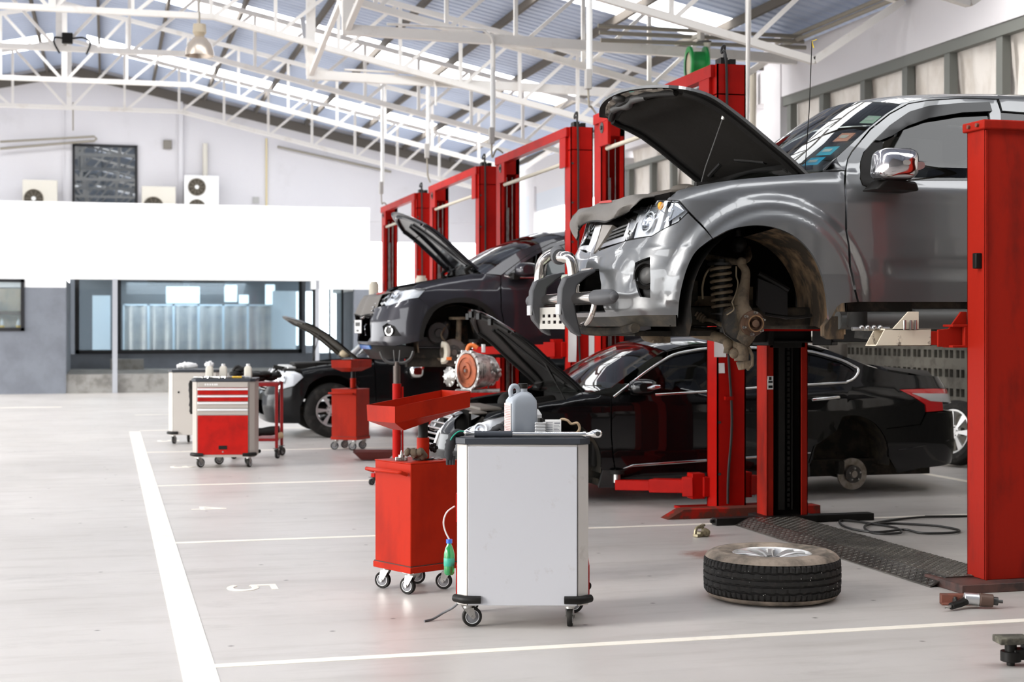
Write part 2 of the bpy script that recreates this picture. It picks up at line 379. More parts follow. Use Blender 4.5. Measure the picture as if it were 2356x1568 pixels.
# open glazed doorway right part
dr = struct(MB().b2((4.85, 37.0, .42), (4.92, 37.08, 2.5)).b2((5.55, 37, .42), (5.6, 37.08, 2.5)).b2((5.25, 37, .42), (5.29, 37.08, 2.5)).b2((4.85, 37, 2.46), (5.6, 37.08, 2.52)).make('door_1', BFR, smooth=0))
MB().b2((4.9, 37.03, .45), (5.56, 37.045, 2.48)).make('glass_pane', GLS, dr, smooth=0)
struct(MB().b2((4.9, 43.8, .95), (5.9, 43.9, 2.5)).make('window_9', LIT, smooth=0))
# small window at the far left of the office wall
wn = struct(MB().b2((-4.0, 35.27, 1.39), (-1.75, 35.34, 1.47)).b2((-4, 35.27, 2.47), (-1.75, 35.34, 2.54)).b2((-1.83, 35.27, 1.39), (-1.75, 35.34, 2.54)).make('window_2', BFR, smooth=0))
MB().b2((-4, 35.3, 1.45), (-1.8, 35.315, 2.5)).make('glass_pane', GLS, wn, smooth=0)
struct(MB().b2((-4.2, 36.6, 1.2), (-1.2, 36.7, 2.6)).make('wall_cupboard', pm('cupboard_tan', (.40, .33, .25), .7, col2=(.22, .2, .18), nscale=3), smooth=0))
MB().b2((-4.2, 36.5, 1.75), (-1.2, 36.62, 1.85)).make('shelf', pm('shelf_brown', (.12, .08, .05), .6), bpy.data.objects['wall_cupboard'], smooth=0)
YEL = pm('yellow_label', (.8, .5, .05), .5)
for k, x in enumerate((-2.28, -1.93)):
    t = thing('bottle', ['small bottle with a yellow foot seen through the far left window, left one', 'small bottle with a yellow foot seen through the far left window, right one'][k], 'bottle', (x, 36.2, 1.47), 0, 'bottles in the far left window')
    MB().lathe([(.001, 0), (.05, 0), (.05, .05), (.001, .05)], (0, 0, 0)).make('base', YEL, t); MB().lathe([(.04, .05), (.035, .13), (.012, .16), (.012, .2), (.001, .2)], (0, 0, 0)).make('body', WHT, t)
struct(MB().b2((-4.0, 36.0, 1.41), (-1.3, 36.5, 1.47)).make('window_sill', WGREY, smooth=0))
# upper window in the gable with mirrored hall
wn = struct(MB().b2((-.78, 37.44, 4.3), (-.72, 37.5, 5.8)).b2((.66, 37.44, 4.3), (.72, 37.5, 5.8)).b2((-.78, 37.44, 5.76), (.72, 37.5, 5.82)).make('window_3', BFR, smooth=0))
MB().b2((-.72, 37.47, 4.3), (.66, 37.48, 5.76)).make('glass_pane', pm('mirror_glass', (.035, .045, .055), .02, 0., ior=2.2), wn, smooth=0)

# right wall: beam, columns, sheeting band and breeze blocks
XW = 9.2
m = MB(); m.b2((XW, -6, 4.73), (XW+.3, 19.75, 5.38)); m.b2((XW, 19.75, 4.73), (XW+.3, 26.6, 5.2)); m.b2((XW+.05, 26.6, 4.45), (XW+.3, 37.5, 5.2))
struct(m.make('beam_right', WALLW, smooth=0))
m = MB(); m.b2((XW-.02, 19.75, 0), (XW+.35, 20.3, 5.6)); m.b2((XW, 20.9, 0), (XW+.3, 21.4, 5.3)); m.b2((XW, 26.5, 0), (XW+.3, 26.9, 4.6)); m.b2((XW, 32.6, 0), (XW+.3, 33, 4.6)); m.b2((XW, 37.2, 0), (XW+.3, 37.5, 4.6))
struct(m.make('pillar_right', WALLW, smooth=0))
POST = pm('window_post', (.16, .165, .15), .7)
def film_mat():
    m = pm('plastic_film', (.60, .56, .52), .45, col2=(.36, .30, .24), nscale=3, namt=(.45, .75), bump=.2, bscale=12, stretch=(1, 1, .4))
    nt = m.node_tree; out = nt.nodes['Material Output']; b = nt.nodes['Principled BSDF']; tr = nt.nodes.new('ShaderNodeBsdfTranslucent'); tr.inputs[0].default_value = (.75, .70, .64, 1)
    mx = nt.nodes.new('ShaderNodeMixShader'); mx.inputs[0].default_value = .075
    nt.links.new(b.outputs[0], mx.inputs[1]); nt.links.new(tr.outputs[0], mx.inputs[2]); nt.links.new(mx.outputs[0], out.inputs['Surface']); return m
FILM = film_mat()
struct(MB().b2((XW+.02, -6, 4.6), (XW+.12, 19.75, 4.73)).b2((XW+.02, 21.4, 4.36), (XW+.12, 26.5, 4.45)).make('trim_1', POST, smooth=0))
def bandpost(y, z1): struct(MB().b2((XW+.04, y-.06, 1.3), (XW+.14, y+.06, z1)).make('pillar_window', POST, smooth=0))
ys = [19.6, 18.6, 17.45, 16.4, 15.45, 14.4, 13.3, 12.2, 11.1, 10, 8.9, 7.6, 6.3, 5, 3.7, 2.4, 1.1, -.2, -1.5, -2.8, -4.1, -6]
for y in ys: bandpost(y, 4.65)
for y in (26.4, 25.2, 24.2, 23.2, 22.3): bandpost(y, 4.4)
def film(y0, y1, z1, k):
    rnd = random.Random(k); ph = rnd.uniform(0, 6); rows = []
    for i in range(13):
        z = 1.3+(z1+.35-1.3)*i/12; row = []
        for j in range(25):
            u = j/24; y = y0-.10+(y1-y0+.2)*u; bow = .10*math.sin(PI*u)*(1-i/12*.6)+.035*math.sin(u*22+ph+i*.5)*math.sin(i*.9+ph)+.02*math.sin(u*9-i*1.3)
            row.append(Vector((XW+.18+bow, y, z)))
        rows.append(row)
    struct(MB().grid(rows).make('window_sheeting', FILM, smooth=80))
for k in range(len(ys)-1): film(ys[k+1], ys[k], 4.6, k)
yy = [26.4, 25.2, 24.2, 23.2, 22.3, 21.4]
for k in range(5): film(yy[k+1], yy[k], 4.4, 20+k)
# breeze-block wall with pairs of square holes
BB = pm('breeze_block', (.135, .125, .105), .9, spec=.2, col2=(.085, .078, .066), nscale=6)
m = MB(); bw, bh = .235, .215; y = 12.4
while y < 19.6:
    for r_ in range(6):
        z = r_*bh
        ysn = [0, .012, .03, .105, .13, .205, .223, bw]; zs = [0, .065, .155, bh]
        for a in range(7):
            for b in range(3):
                hole = (a in (2, 4)) and b == 1
                y0, y1, z0, z1 = y+ysn[a], y+ysn[a+1], z+zs[b], z+zs[b+1]
                if not hole: m.add([(XW, y0, z0), (XW, y1, z0), (XW, y1, z1), (XW, y0, z1)], [(0, 1, 2, 3)])
                else:
                    q = [(y0, z0), (y1, z0), (y1, z1), (y0, z1)]
                    for c in range(4): m.add([(XW, *q[c]), (XW, *q[(c+1) % 4]), (XW+.12, *q[(c+1) % 4]), (XW+.12, *q[c])], [(0, 1, 2, 3)])
    y += bw
m.b2((XW+.12, 6, 0), (XW+.16, 19.75, 1.3)); m.b2((XW, 21.4, 0), (XW+.16, 26.5, 1.3)); m.b2((XW, -6, 0), (XW+.16, 12.4, 1.3)); m.b2((XW-.03, -6, 1.29), (XW+.18, 19.75, 1.36))
struct(m.make('wall_right', BB, smooth=0, recalc=False))
# far part of the right side: open bay, low wall and pale panelling
m = MB(); m.b2((XW+.05, 33, 1.9), (XW+.15, 37.5, 4.45)); m.b2((XW+.03, 33, 0), (XW+.13, 37.5, .9)); m.b2((XW+.05, 26.9, 4.05), (XW+.12, 32.6, 4.45))
struct(m.make('wall_right_far', pm('panel_pale', (.60, .63, .68), .7), smooth=0))
struct(MB().b2((XW+.03, 33, 2.0), (XW+.14, 37.4, 2.06)).b2((XW, 33, 3.1), (XW+.08, 37.4, 3.13)).b2((XW, 34.4, 1.9), (XW+.08, 34.5, 4.4)).b2((XW, 35.9, 1.9), (XW+.08, 36, 4.4)).make('trim_2', pm('trim_blue', (.28, .32, .38), .6), smooth=0))
struct(MB().b2((5.96, 37.5, .9), (9.2, 37.6, 1.0)).b2((5.96, 37.5, 1.7), (9.2, 37.6, 1.74)).b2((5.96, 37.5, 2.1), (9.2, 37.6, 2.3)).b2((5.96, 37.5, 3.6), (9.2, 37.6, 4.09)).b2((5.96, 37.5, 0), (9.2, 37.6, .9)).make('wall_far_corner', WALLW, smooth=0))
# ground outside
struct(MB().b2((-60, -40, -.3), (80, 120, -.12)).make('ground_outside', pm('yard', (.42, .41, .40), .9), smooth=0))
# pipes on the right wall
def pipe(pts, r, mat, label, name='pipe', cat='pipe', seg=10, grp=None): return tag(MB().tube(pts, r, seg).make(name, mat), label, cat, grp)
PIP = pm('pipe_grey', (.30, .27, .22), .6)
pipe([(9.1, 19.7, 5.48), (9.1, 8, 5.48)], .03, PIP, 'grey pipe running along the top of the white wall beam, upper one', grp=None)
pipe([(9.0, 19.7, 5.36), (9.0, 8, 5.38)], .03, PIP, 'grey pipe running just below it along the white wall beam')
for k, z in enumerate((5.42, 5.34, 5.25)):
    pipe([(6.2, 18.9-.06*k, z-.02*k), (9.1, 18.9-.06*k, z)], .028, PIP, ['top pipe of the three crossing to the white wall pillar', 'middle pipe of the three crossing to the white wall pillar', 'bottom pipe of the three crossing to the white wall pillar'][k], grp='pipes crossing to the white wall pillar')
pipe([(9.1, 20.5, 5.2), (9.1, 20.5, 0)], .05, PIP, 'thin dark downpipe beside the white wall pillar', 'downpipe')
pipe([atY(1724, -60, 12.6), atY(1718, 300, 12.6), atY(1716, 480, 12.6)], .02, CREAM, 'thin pale conduit hanging beside the red post under the hall roof', 'conduit')
# conduits and cable drops
DR = [(1134, 19.3, 5.25, 310, 352, 1158), (1356, 15.9, 5.9, 180, 262, 1372), (985, 22.9, 5.2, 345, 420, 990), (880, 27, 5.9, 430, 475, 893)]
for k, (px, Y, zt, pe, pc, cx) in enumerate(DR):
    a = atY(px, pe, Y); t = thing('power_drop', ['white conduit drop with a grey connector above the third lift from the back', 'white conduit drop with a grey connector above the open pickup bonnet', 'white conduit drop with a grey connector above the second lift from the back', 'white conduit drop with a grey connector at the rearmost lift'][k], 'conduit', a, 0, 'power drops over the lifts')
    MB().tube([(0, 0, zt-a.z), (0, 0, .03)], .035, 10).make('conduit', WHT, t)
    MB().box((-.03, -.05, -.02), (.07, .07, .22)).make('connector', pm('socket_grey', (.42, .40, .38), .5), t, bevel=.01)
    b = atY(cx, pc, Y)-a; MB().tube(spline([(-.03, -.05, -.12), (-.02, -.05, -.3), (b.x*.5-.02, 0, b.z*.8), tuple(b)], 6), .012, 8).make('cable', PIP, t)

# things on the gable wall
def ac(px0, px1, ptop, pbot, lab, fans, mat=WHT):
    a = atY(px0, ptop, 37.0); b = atY(px1, ptop, 37.0); zb = 4.27; wd = b.x-a.x; h = a.z-zb
    t = thing('outdoor_unit', lab, 'air conditioner', ((a.x+b.x)/2, 37.1, zb), 0, 'outdoor units above the office')
    MB().box((0, 0, h/2), (wd, .34, h)).make('casing', mat, t, bevel=.015)
    for cx, cz, r in fans:
        MB().lathe([(r, 0), (r, .02), (r*.93, .03), (r*.9, 0)], (cx*wd, -.17, cz*h), (0, -1, 0), 28).make('fan_ring', pm('fan_rim', (.25, .21, .16), .5), t)
        f = MB(); f.lathe([(.001, .005), (r*.92, .005)], (cx*wd, -.17, cz*h), (0, -1, 0), 28)
        f.make('fan_opening', DARK, t)
        g_ = MB()
        for q in range(1, 7): g_.tube([(cx*wd+r*.9*q/7*math.cos(R(10*i)), -.195, cz*h+r*.9*q/7*math.sin(R(10*i))) for i in range(36)], .006, 5, closed=True)
        for q in range(10): g_.tube([(cx*wd, -.195, cz*h), (cx*wd+r*.9*math.cos(q*PI/5), -.195, cz*h+r*.9*math.sin(q*PI/5))], .005, 5)
        g_.make('fan_guard', pm('fan_guard', (.20, .17, .13), .5), t)
        MB().lathe([(.001, .03), (r*.22, .03), (r*.24, 0)], (cx*wd, -.175, cz*h), (0, -1, 0), 16).make('fan_hub', WHT, t)
    return t
CRM = pm('casing_cream', (.66, .62, .54), .6)
ac(52, 132, 413, 460, 'cream outdoor unit left of the dark gable window', [(-.18, .30, .22)], CRM)
ac(326, 404, 428, 466, 'cream outdoor unit just right of the dark gable window', [(-.16, .1, .24)], CRM)
ac(424, 503, 403, 467, 'tall white outdoor unit with two stacked fans', [(-.14, .66, .21), (-.14, .05, .21)])
v = tag(MB().b2((1.32, 37.42, 5.76), (1.52, 37.5, 5.97)).make('wall_vent', pm('vent_grey', (.22, .20, .17), .6), bevel=.01), 'small square brown vent on the gable wall', 'vent')
a = atY(0, 326, 37.3); b = atY(222, 316, 37.3)
pipe([(a.x, 37.3, a.z), (b.x-.05, 37.3, b.z+.02), (b.x, 37.3, b.z-.03), (b.x-.05, 37.3, b.z-.08), (a.x, 37.3, a.z-.16)], .03, PIP, 'grey pipe loop on the gable wall left of the dark window')
a = atY(472, 330, 37.42); pipe([(a.x, 37.42, a.z), (a.x, 37.42, 5.0)], .06, CRM, 'short cream duct rising behind the two-fan outdoor unit', 'duct', 'duct')
a = atY(613, 318, 37.46); b = atY(613, 470, 37.46); b.z = 4.25; pipe([a, b], .02, pm('pipe_yellow', (.70, .58, .30), .6), 'thin yellowish vertical pipe on the gable wall')
a = atY(638, 337, 37.4); b = atY(900, 395, 37.4); pipe([a, b], .03, PIP, 'sloping grey pipe on the right half of the gable wall')
a = atY(168, 235, 33); b = atY(168, 300, 33); pipe([a, b], .015, PIP, 'thin hanging rod above the dark gable window', 'hanging_rod', 'rod')
tag(MB().b2((3.45, 37.45, 4.5), (3.6, 37.5, 4.65)).make('wall_box', pm('box_grey', (.45, .44, .42), .6)), 'small grey junction box low on the gable wall', 'box')
# high-bay lamp
L = atY(458, 78, 22.7)
t = thing('high_bay_lamp', 'bell shaped pendant lamp hanging from the roof truss', 'lamp', (L.x, 22.6, L.z), 0)
MB().tube([(0, 0, .05), (0, 0, .75)], .012, 8).make('rod', PIP, t)
MB().lathe([(.001, .12), (.09, .12), (.10, .0), (.06, -.06), (.001, -.06)], (0, 0, 0), seg=20).make('ballast', pm('ballast', (.45, .38, .28), .5), t)
MB().lathe([(.06, -.05), (.10, -.08), (.17, -.16), (.205, -.26), (.215, -.34), (.205, -.34), (.19, -.26), (.15, -.17), (.06, -.09)], (0, 0, 0), seg=28).make('shade', pm('shade_prism', (.52, .45, .38), .25, .5), t)
MB().ball((0, 0, -.2), .06, (1, 1, 1.5)).make('bulb', WHT, t)
t = thing('junction_box', 'small dark junction box with cables at the middle of the truss', 'box', tuple(atY(155, 88, 25.9)), 0)
MB().box((0, 0, 0), (.17, .12, .17)).make('body', BLK, t, bevel=.01); MB().tube(spline([(.08, 0, 0), (.25, 0, .02), (.36, 0, -.06), (.3, 0, -.25)], 6), .015, 8).make('cable', BLK, t); MB().tube(spline([(-.08, 0, 0), (-.2, 0, 0), (-.2, 0, -.1), (-.12, 0, -.25)], 6), .015, 8).make('cable', BLK, t)

# added end wall, unseen, cuts light from behind; lintel of the open left side
struct(MB().prism([(-11.5, 0), (9.5, 0), (9.5, roofz(9.5)), (XR, ZR), (-11.5, roofz(-11.5))], 'y', -6.2, -6).make('wall_near_unseen', pm('unseen_wall_grey', (.24, .235, .23), .9), smooth=0))
struct(MB().b2((-11.3, -6, 4.3), (-11.1, 38, 5.4)).make('beam_left', WALLW, smooth=0))
def loftloops(m, loops, cap=True):
    n = len(loops[0]); o = len(m.v)
    m.grid(loops, closed=True)
    if cap: m.add(loops[0], [tuple(range(n))]); m.add(loops[-1], [tuple(range(n))])
    return m
def rrect(w_, d_, r, n=4):
    out = []
    for cx, cy, a in ((w_/2-r, d_/2-r, 0), (-w_/2+r, d_/2-r, 90), (-w_/2+r, -d_/2+r, 180), (w_/2-r, -d_/2+r, 270)): out += [(cx+r*math.cos(R(a+90*k/n)), cy+r*math.sin(R(a+90*k/n))) for k in range(n+1)]
    return out
def wheel(name, parent, c, ax, r=.33, wd=.22, rimr=.21, mat_rim=None, spokes=5, tread=True, local=True, double=False):
    """tyre + rim on the axis ax (outer face towards ax)"""
    c = Vector(c); ax = Vector(ax).normalized(); h = wd/2; m = MB()
    s_ = r-rimr
    prof = [(rimr-.006, -h*.82), (rimr+.012, -h*.93), (rimr+s_*.25, -h*.99), (rimr+s_*.6, -h), (r-.035, -h*.93), (r-.012, -h*.84), (r-.002, -h*.70)]
    tr = []
    if tread:
        for g in (-.42, 0., .42): tr += [(r, h*(g-.05)-.001), (r-.009, h*(g-.045)), (r-.009, h*(g+.045)), (r, h*(g+.05)+.001)]
    prof2 = prof + tr + [(a, -b) for a, b in prof[::-1]]
    m.lathe(prof2, c, ax, 72, closed=False)
    ty = m.make('tyre', RUB, parent, smooth=35)
    x = ax.orthogonal().normalized()
    if abs(ax.z) < .9: x = Vector((0, 0, 1)).cross(ax).normalized()
    y = ax.cross(x); rim = MB()
    rim.lathe([(rimr+.008, h*.86), (rimr+.004, h*.93), (rimr-.012, h*.90), (rimr-.02, h*.75), (rimr-.03, 0), (rimr-.02, -h*.8), (rimr+.005, -h*.88)], c, ax, 48)
    def P(a, rr, q): return c + (x*math.cos(a)+y*math.sin(a))*rr + ax*q
    for k in range(spokes):
        a = 2*PI*k/spokes
        for da in ((-.16, .16) if double else (0,)):
            w0, w1 = (.10, .10) if double else (.17, .15)
            q0, q1 = h*.62, h*.80
            A = [P(a+da*.45-w0*1.2, .055, q0), P(a+da*.45+w0*1.2, .055, q0), P(a+da*1.1+w1, rimr-.012, q1), P(a+da*1.1-w1, rimr-.012, q1)]
            B = [p-ax*.03 for p in A]; rim.add(A+B, [(0, 1, 2, 3), (7, 6, 5, 4), (0, 4, 5, 1), (1, 5, 6, 2), (2, 6, 7, 3), (3, 7, 4, 0)])
    rim.lathe([(.001, h*.70), (.03, h*.70), (.034, h*.64), (.07, h*.64), (.078, h*.4), (.001, h*.4)], c, ax, 24)
    ri = rim.make('rim', mat_rim or ALU, parent, smooth=35)
    nb = MB()
    for k in range(6): nb.cyl(P(2*PI*k/6+.3, .052, h*.6), P(2*PI*k/6+.3, .052, h*.68), .009, seg=6)
    nb.make('lug_nuts', GUN, ri)
    return ty
# ------------------------------------------------------------------ two-post lifts
PAPER = pm('paper', (.72, .71, .69), .8)
HOSE = pm('hose_black', (.014, .013, .012), .45)
def channel(m, x0, x1, y0, y1, z0, z1, t=.012, lip=.05, open_y=1):
    """C section post, its open side towards +y (open_y=1) or -y"""
    a, b = (y0, y1) if open_y > 0 else (y1, y0)
    s = 1 if open_y > 0 else -1
    m.b2((x0, a, z0), (x1, a+s*t, z1)); m.b2((x0, a, z0), (x0+t, b, z1)); m.b2((x1-t, a, z0), (x1, b, z1))
    m.b2((x0, b-s*t, z0), (x0+lip, b, z1)); m.b2((x1-lip, b-s*t, z0), (x1, b, z1))
def arm(t, name, p0, p1, w0=.13, mat=RED, pad=True):
    m = MB(); p0 = Vector(p0); p1 = Vector(p1); d = p1-p0; q = p0+d*.55
    m.bar(p0, q, w0, .11); m.bar(q, p1, w0*.72, .085); m.bar(p0-d*.02, p0+d*.12, w0*1.35, .16)
    a = m.make(name, mat, t, bevel=.006)
    if pad:
        MB().cyl(p1+Vector((0, 0, .02)), p1+Vector((0, 0, .09)), .035, seg=14).make('screw', STEEL, a)
        MB().cyl(p1+Vector((0, 0, .09)), p1+Vector((0, 0, .125)), .065, seg=18).make('pad', RUB, a)
    return a
def lift(y, zc, label, arms=True, papers=(), mat=RED, H=3.63, far_arm=((-1.0, .9), (.95, .9))):
    W, D, L = .25, .22, 3.0
    t = thing('two_post_lift', label, 'car lift', (4.79, y, 0), 0, 'red two post lifts with an overhead beam')
    m = MB(); channel(m, 0, W, 0, D, .02, H, open_y=1); m.b2((-.25, -.25, 0), (W+.3, D+.1, .02)); m.b2((0, 0, H-.25), (W, D, H-.24)); m.make('near_post', mat, t)
    m = MB(); channel(m, 0, W, L, L+D, .02, H, open_y=-1); m.b2((-.2, L-.1, 0), (W+.2, L+D+.2, .02)); m.b2((0, L, H-.22), (W, L+.012, H)); f = m.make('far_post', mat, t)
    MB().cyl((.10, L+.06, .3), (.10, L+.06, H-.25), .008, seg=6).cyl((.17, L+.06, .3), (.17, L+.06, H-.25), .008, seg=6).make('steel_rope', STEEL, f)
    MB().cyl((.135, L+.13, .1), (.135, L+.13, 2.3), .035, seg=12).cyl((.135, L+.13, 2.3), (.135, L+.13, 3.0), .022, seg=12).make('hydraulic_ram', STEEL, f)
    m = MB(); m.b2((-.035, .05, H-.10), (.05, L+.15, H)); m.b2((-.03, .1, H-.42), (0.0, .32, H-.1)); m.b2((-.03, L-.3, H-.34), (0.0, L-.02, H-.1)); m.make('overhead_beam', mat, t)
    MB().cyl((.03, .15, H-.36), (.03, L-.1, H-.36), .022, seg=10).make('safety_bar', pm('bar_cream', (.52, .47, .38), .5), t)
    MB().cyl((-.035, L-.12, H-.16), (-.02, L-.12, H-.16), .055, seg=16).cyl((.0, L-.12, H-.16), (-.05, L-.12, H-.16), .02, seg=8).make('pulley', GUN, t)
    m = MB(); m.b2((.05, .04, H), (.11, .16, H+.06)); m.b2((.13, .04, H), (.18, .14, H+.05)); m.make('pulley_bracket', BLK, t)
    MB().tube(spline([(.10, .1, H+.02), (.09, .06, H+.16), (.05, .03, H+.10), (.075, -.015, H-.05), (.08, -.018, 2.2), (.085, -.018, 1.4), (.12, -.02, .75), (.09, -.018, .3), (.085, -.02, .06)], 8), .011, 8).make('hose', HOSE, t)
    MB().b2((.06, -.03, .9), (.13, 0, .93)).make('hose_clip', mat, t)
    m = MB()
    for z in [h*.42+.3 for h in range(8)]: m.cyl((.02, -.004, z), (.02, .0, z), .012, seg=10)
    m.make('bolt', GUN, t)
    for s_, yy, nm in ((1, D, 'carriage'), (-1, L, 'carriage')):
        m = MB(); m.b2((-.05, yy-s_*.06, zc), (W+.05, yy+s_*.05, zc+.16)); m.b2((.03, yy-s_*.16, zc), (W-.03, yy, zc+.8)); m.b2((-.14, yy-s_*.03, zc-.02), (-.03, yy+s_*.09, zc+.19)); m.b2((W+.03, yy-s_*.03, zc-.02), (W+.14, yy+s_*.09, zc+.19))
        c = m.make(nm, mat, t, bevel=.004)
        if arms:
            for ax, ay in far_arm:
                arm(t, 'arm', (-.09 if ax < 0 else W+.09, yy+s_*.04, zc+.08), (.125+ax, yy+s_*ay*.62, zc+.06), mat=mat)
    for (x0, x1, z0, z1) in papers:
        q = MB(); rows = [[Vector((x, -.006-.012*math.sin((z1-z)*9)*(1 if x > (x0+x1)/2 else .2), z)) for x in (x0, (x0+x1)/2, x1)] for z in [z0+(z1-z0)*i/8 for i in range(9)]]
        q.grid(rows).make('paper_sheet', PAPER, t, smooth=80)
    return t
lift(11.5, .10, 'red two post lift with the black sedan between its posts', papers=((-.03, .07, 1.25, 1.47), (0.01, .06, 1.12, 1.2)), far_arm=((-.74, .8), (.9, .85)))
lift(15.53, 1.17, 'red two post lift holding the raised dark grey crossover', papers=((-.03, .06, 1.12, 1.52), (.20, .30, .96, 1.44)))
lift(19.65, .95, 'red two post lift behind the one with the crossover')
tL = lift(23.85, .6, 'rearmost red two post lift, closest to the office wall')
for x, y in ((.04, -.13), (-.17, 3.05)):
    pu = MB().cyl((x, y, 2.02), (x, y, 2.26), .09, seg=20).cyl((x, y, 2.26), (x, y, 2.30), .07, seg=20).make('motor', pm('motor_cream', (.50, .46, .38), .6), tL)
    MB().b2((x-.09, y-.06, 1.7), (x+.09, y+.1, 2.02)).make('oil_tank', pm('motor_cream', (.50, .46, .38), .6), tL)
# base bar lying at the foot of the near post of the sedan's lift
t = thing('base_bar', 'dark red steel bar with a slanted end on the floor before the sedan lift post', 'steel bar', (4.2, 11.08, 0))
MB().prism([(0, 0), (1.3, 0), (1.3, .075), (.14, .075)], 'y', 0, .16).make('bar', pm('bar_worn', (.10, .03, .02), .5, col2=(.33, .014, .008), nscale=7, namt=(.5, .62), spec=.15), t, bevel=.004)

# the pickup's floor-plate lift
t = thing('floor_plate_lift', 'worn dark red lift with a checker plate between its posts, holding the grey pickup', 'car lift', (4.85, 7.7, 0))
W, D, L, H = .34, .19, 2.97, 2.68
m = MB(); channel(m, 0, W, 0, D, .05, H-.05, lip=.06, open_y=1)
np_ = m.make('near_post', REDW, t, bevel=.004)
MB().b2((-.02, -.02, H-.055), (W+.02, D+.02, H)).make('top_cap', REDW, np_, bevel=.008)
m = MB()
for y_ in (.04, .13): m.cyl((-.035, y_, H-.028), (-.018, y_, H-.028), .012, seg=6)
m.make('cap_bolt', pm('rusty_bolt', (.16, .06, .04), .6, .3), np_)
MB().b2((-.04, .03, 1.83), (0, .07, 1.92)).make('lock_lever', BLK, np_, bevel=.006)
MB().b2((0.0, -.006, .05), (.012, .0, H-.06)).make('weld_seam', REDW, np_)
m = MB(); channel(m, 0, W, L, L+D, .05, H-.05, lip=.055, open_y=-1); fp = m.make('far_post', REDW, t, bevel=.004)
m = MB(); m.b2((.06, L+.03, .05), (W-.06, L+.06, H-.1)); m.make('inner_slide', DARK, fp)
m = MB(); m.b2((.10, L+.005, .1), (.15, L+.03, H-.1)); m.b2((.21, L+.005, .1), (.215, L+.03, H-.1)); m.make('rail', BLK, fp)
m = MB()
for k in range(58): m.b2((.175, L+.012, .12+k*.04), (.195, L+.028, .145+k*.04))
m.make('chain', BLK, fp)
MB().b2((.005, L-.004, 1.02), (.05, L, 1.12)).make('warning_label', PAPER, fp)
m = MB(); m.b2((.01, L-.006, 1.03), (.045, L-.004, 1.05)); m.b2((.01, L-.006, 1.07), (.045, L-.004, 1.085)); m.b2((.015, L-.006, 1.09), (.035, L-.004, 1.115)); m.make('label_print', BLK, fp)
# base and plate
m = MB(); m.b2((-.22, -.12, 0), (W+.3, D+.1, .05)); m.make('near_base', pm('base_rust', (.10, .045, .035), .6, col2=(.03, .02, .018), nscale=9), t, bevel=.004)
m = MB(); m.b2((-.06, L-.06, 0), (W+.05, L+D+.03, .06)); m.b2((-.42, L-.02, 0), (-.06, L+.08, .055)); m.b2((W+.05, L-.02, 0), (W+.55, L+.08, .055)); m.cyl((-.45, L+.03, .03), (-.42, L+.03, .03), .015, seg=8); m.make('far_base', BLK, t, bevel=.004)
CHK = pm('checker_plate', (.10, .092, .08), .32, .8, col2=(.17, .155, .135), nscale=5)
m = MB(); m.prism([(-.28, .002), (-.28, .008), (-.17, .058), (.20, .058), (.30, .008), (.30, .002), (.19, .050), (-.16, .050)], 'y', .12, L-.05)

def diamond(x, y, z, dx, dz, a):
    c, s_ = math.cos(a), math.sin(a)
    L_, w_, h_ = .0145, .0045, .0035
    P = lambda u, v, q: Vector((x+(u*c-v*s_)*dx, y+u*s_+v*c, z+(u*c-v*s_)*dz+q))
    i = len(m.v); m.v += [P(-L_, 0, 0), P(0, -w_, 0), P(L_, 0, 0), P(0, w_, 0), P(-L_*.4, 0, h_), P(L_*.4, 0, h_)]
    f_ = [(0, 1, 4), (1, 5, 4), (1, 2, 5), (2, 3, 5), (3, 4, 5), (3, 0, 4)]; m.f += [tuple(i+k for k in q) for q in f_]; m.mi += [0]*6
for j in range(int((L-.17)/.036)):
    for i in range(11): diamond(-.15+.034*i+.003, .14+j*.036, .058, 1, 0, R(45) if (i+j) % 2 else R(-45))
    for i in range(4): diamond(-.266+.026*i, .14+j*.036, .0085+(.014+.026*i)*.4545, .91, .41, R(45) if (i+j) % 2 else R(-45))
m.make('checker_plate', CHK, t, smooth=0, recalc=False)
# carriages and arms carrying the pickup
zc = 1.435
for s_, yy in ((1, D), (-1, L)):
    m = MB(); m.b2((.02, yy-s_*.14, zc-.1), (W-.02, yy, zc+.35)); m.b2((-.1, yy-s_*.01, zc-.06), (W+.1, yy+s_*.10, zc-.045)); m.b2((-.1, yy-s_*.01, zc+.06), (W+.1, yy+s_*.10, zc+.075)); m.b2((-.02, yy-s_*.01, zc-.05), (W+.02, yy+s_*.02, zc+.07))
    m.make('carriage', REDW if s_ > 0 else BLK, t, bevel=.004)
BONE = pm('worn_cream_paint', (.68, .60, .47), .55, col2=(.10, .07, .05), nscale=14, namt=(.60, .68), stretch=(1, 1, .6))
ar = MB().prism([(-.17, zc-.055), (-.17, zc+.045), (-.10, zc+.05), (-.02, zc+.15), (.02, zc+.15), (.02, zc-.055)], 'y', D+.03, D+.045)
ar.bar((.1, D+.10, zc-.005), (-.30, D+.16, zc-.005), .10, .08); a_ = ar.make('arm', REDW, t, bevel=.003)
m = MB(); Ln, Y0 = .30, D+.09
for (za, zb, ya, yb) in ((-.06, -.05, 0, .13), (.05, .06, 0, .13), (-.06, .06, 0, .008), (-.06, .06, .122, .13)):
    m.prism([(-.18-Ln-.06*(1-(za+.06)/.12), zc+za*.85), (-.18, zc+za*.85), (-.18, zc+zb*.85), (-.18-Ln-.06*(1-(zb+.06)/.12), zc+zb*.85)], 'y', Y0+ya, Y0+yb)
m.prism([(-.44, zc+.04), (-.26, zc+.04), (-.26, zc+.15), (-.33, zc+.15)], 'y', Y0, Y0+.01)
ab = m.make('arm', BONE, t, bevel=.003)
m = MB()
for x in (-.36, -.32, -.29): m.cyl((x, Y0-.012, zc+.045), (x, Y0-.012, zc+.10), .009, seg=8)
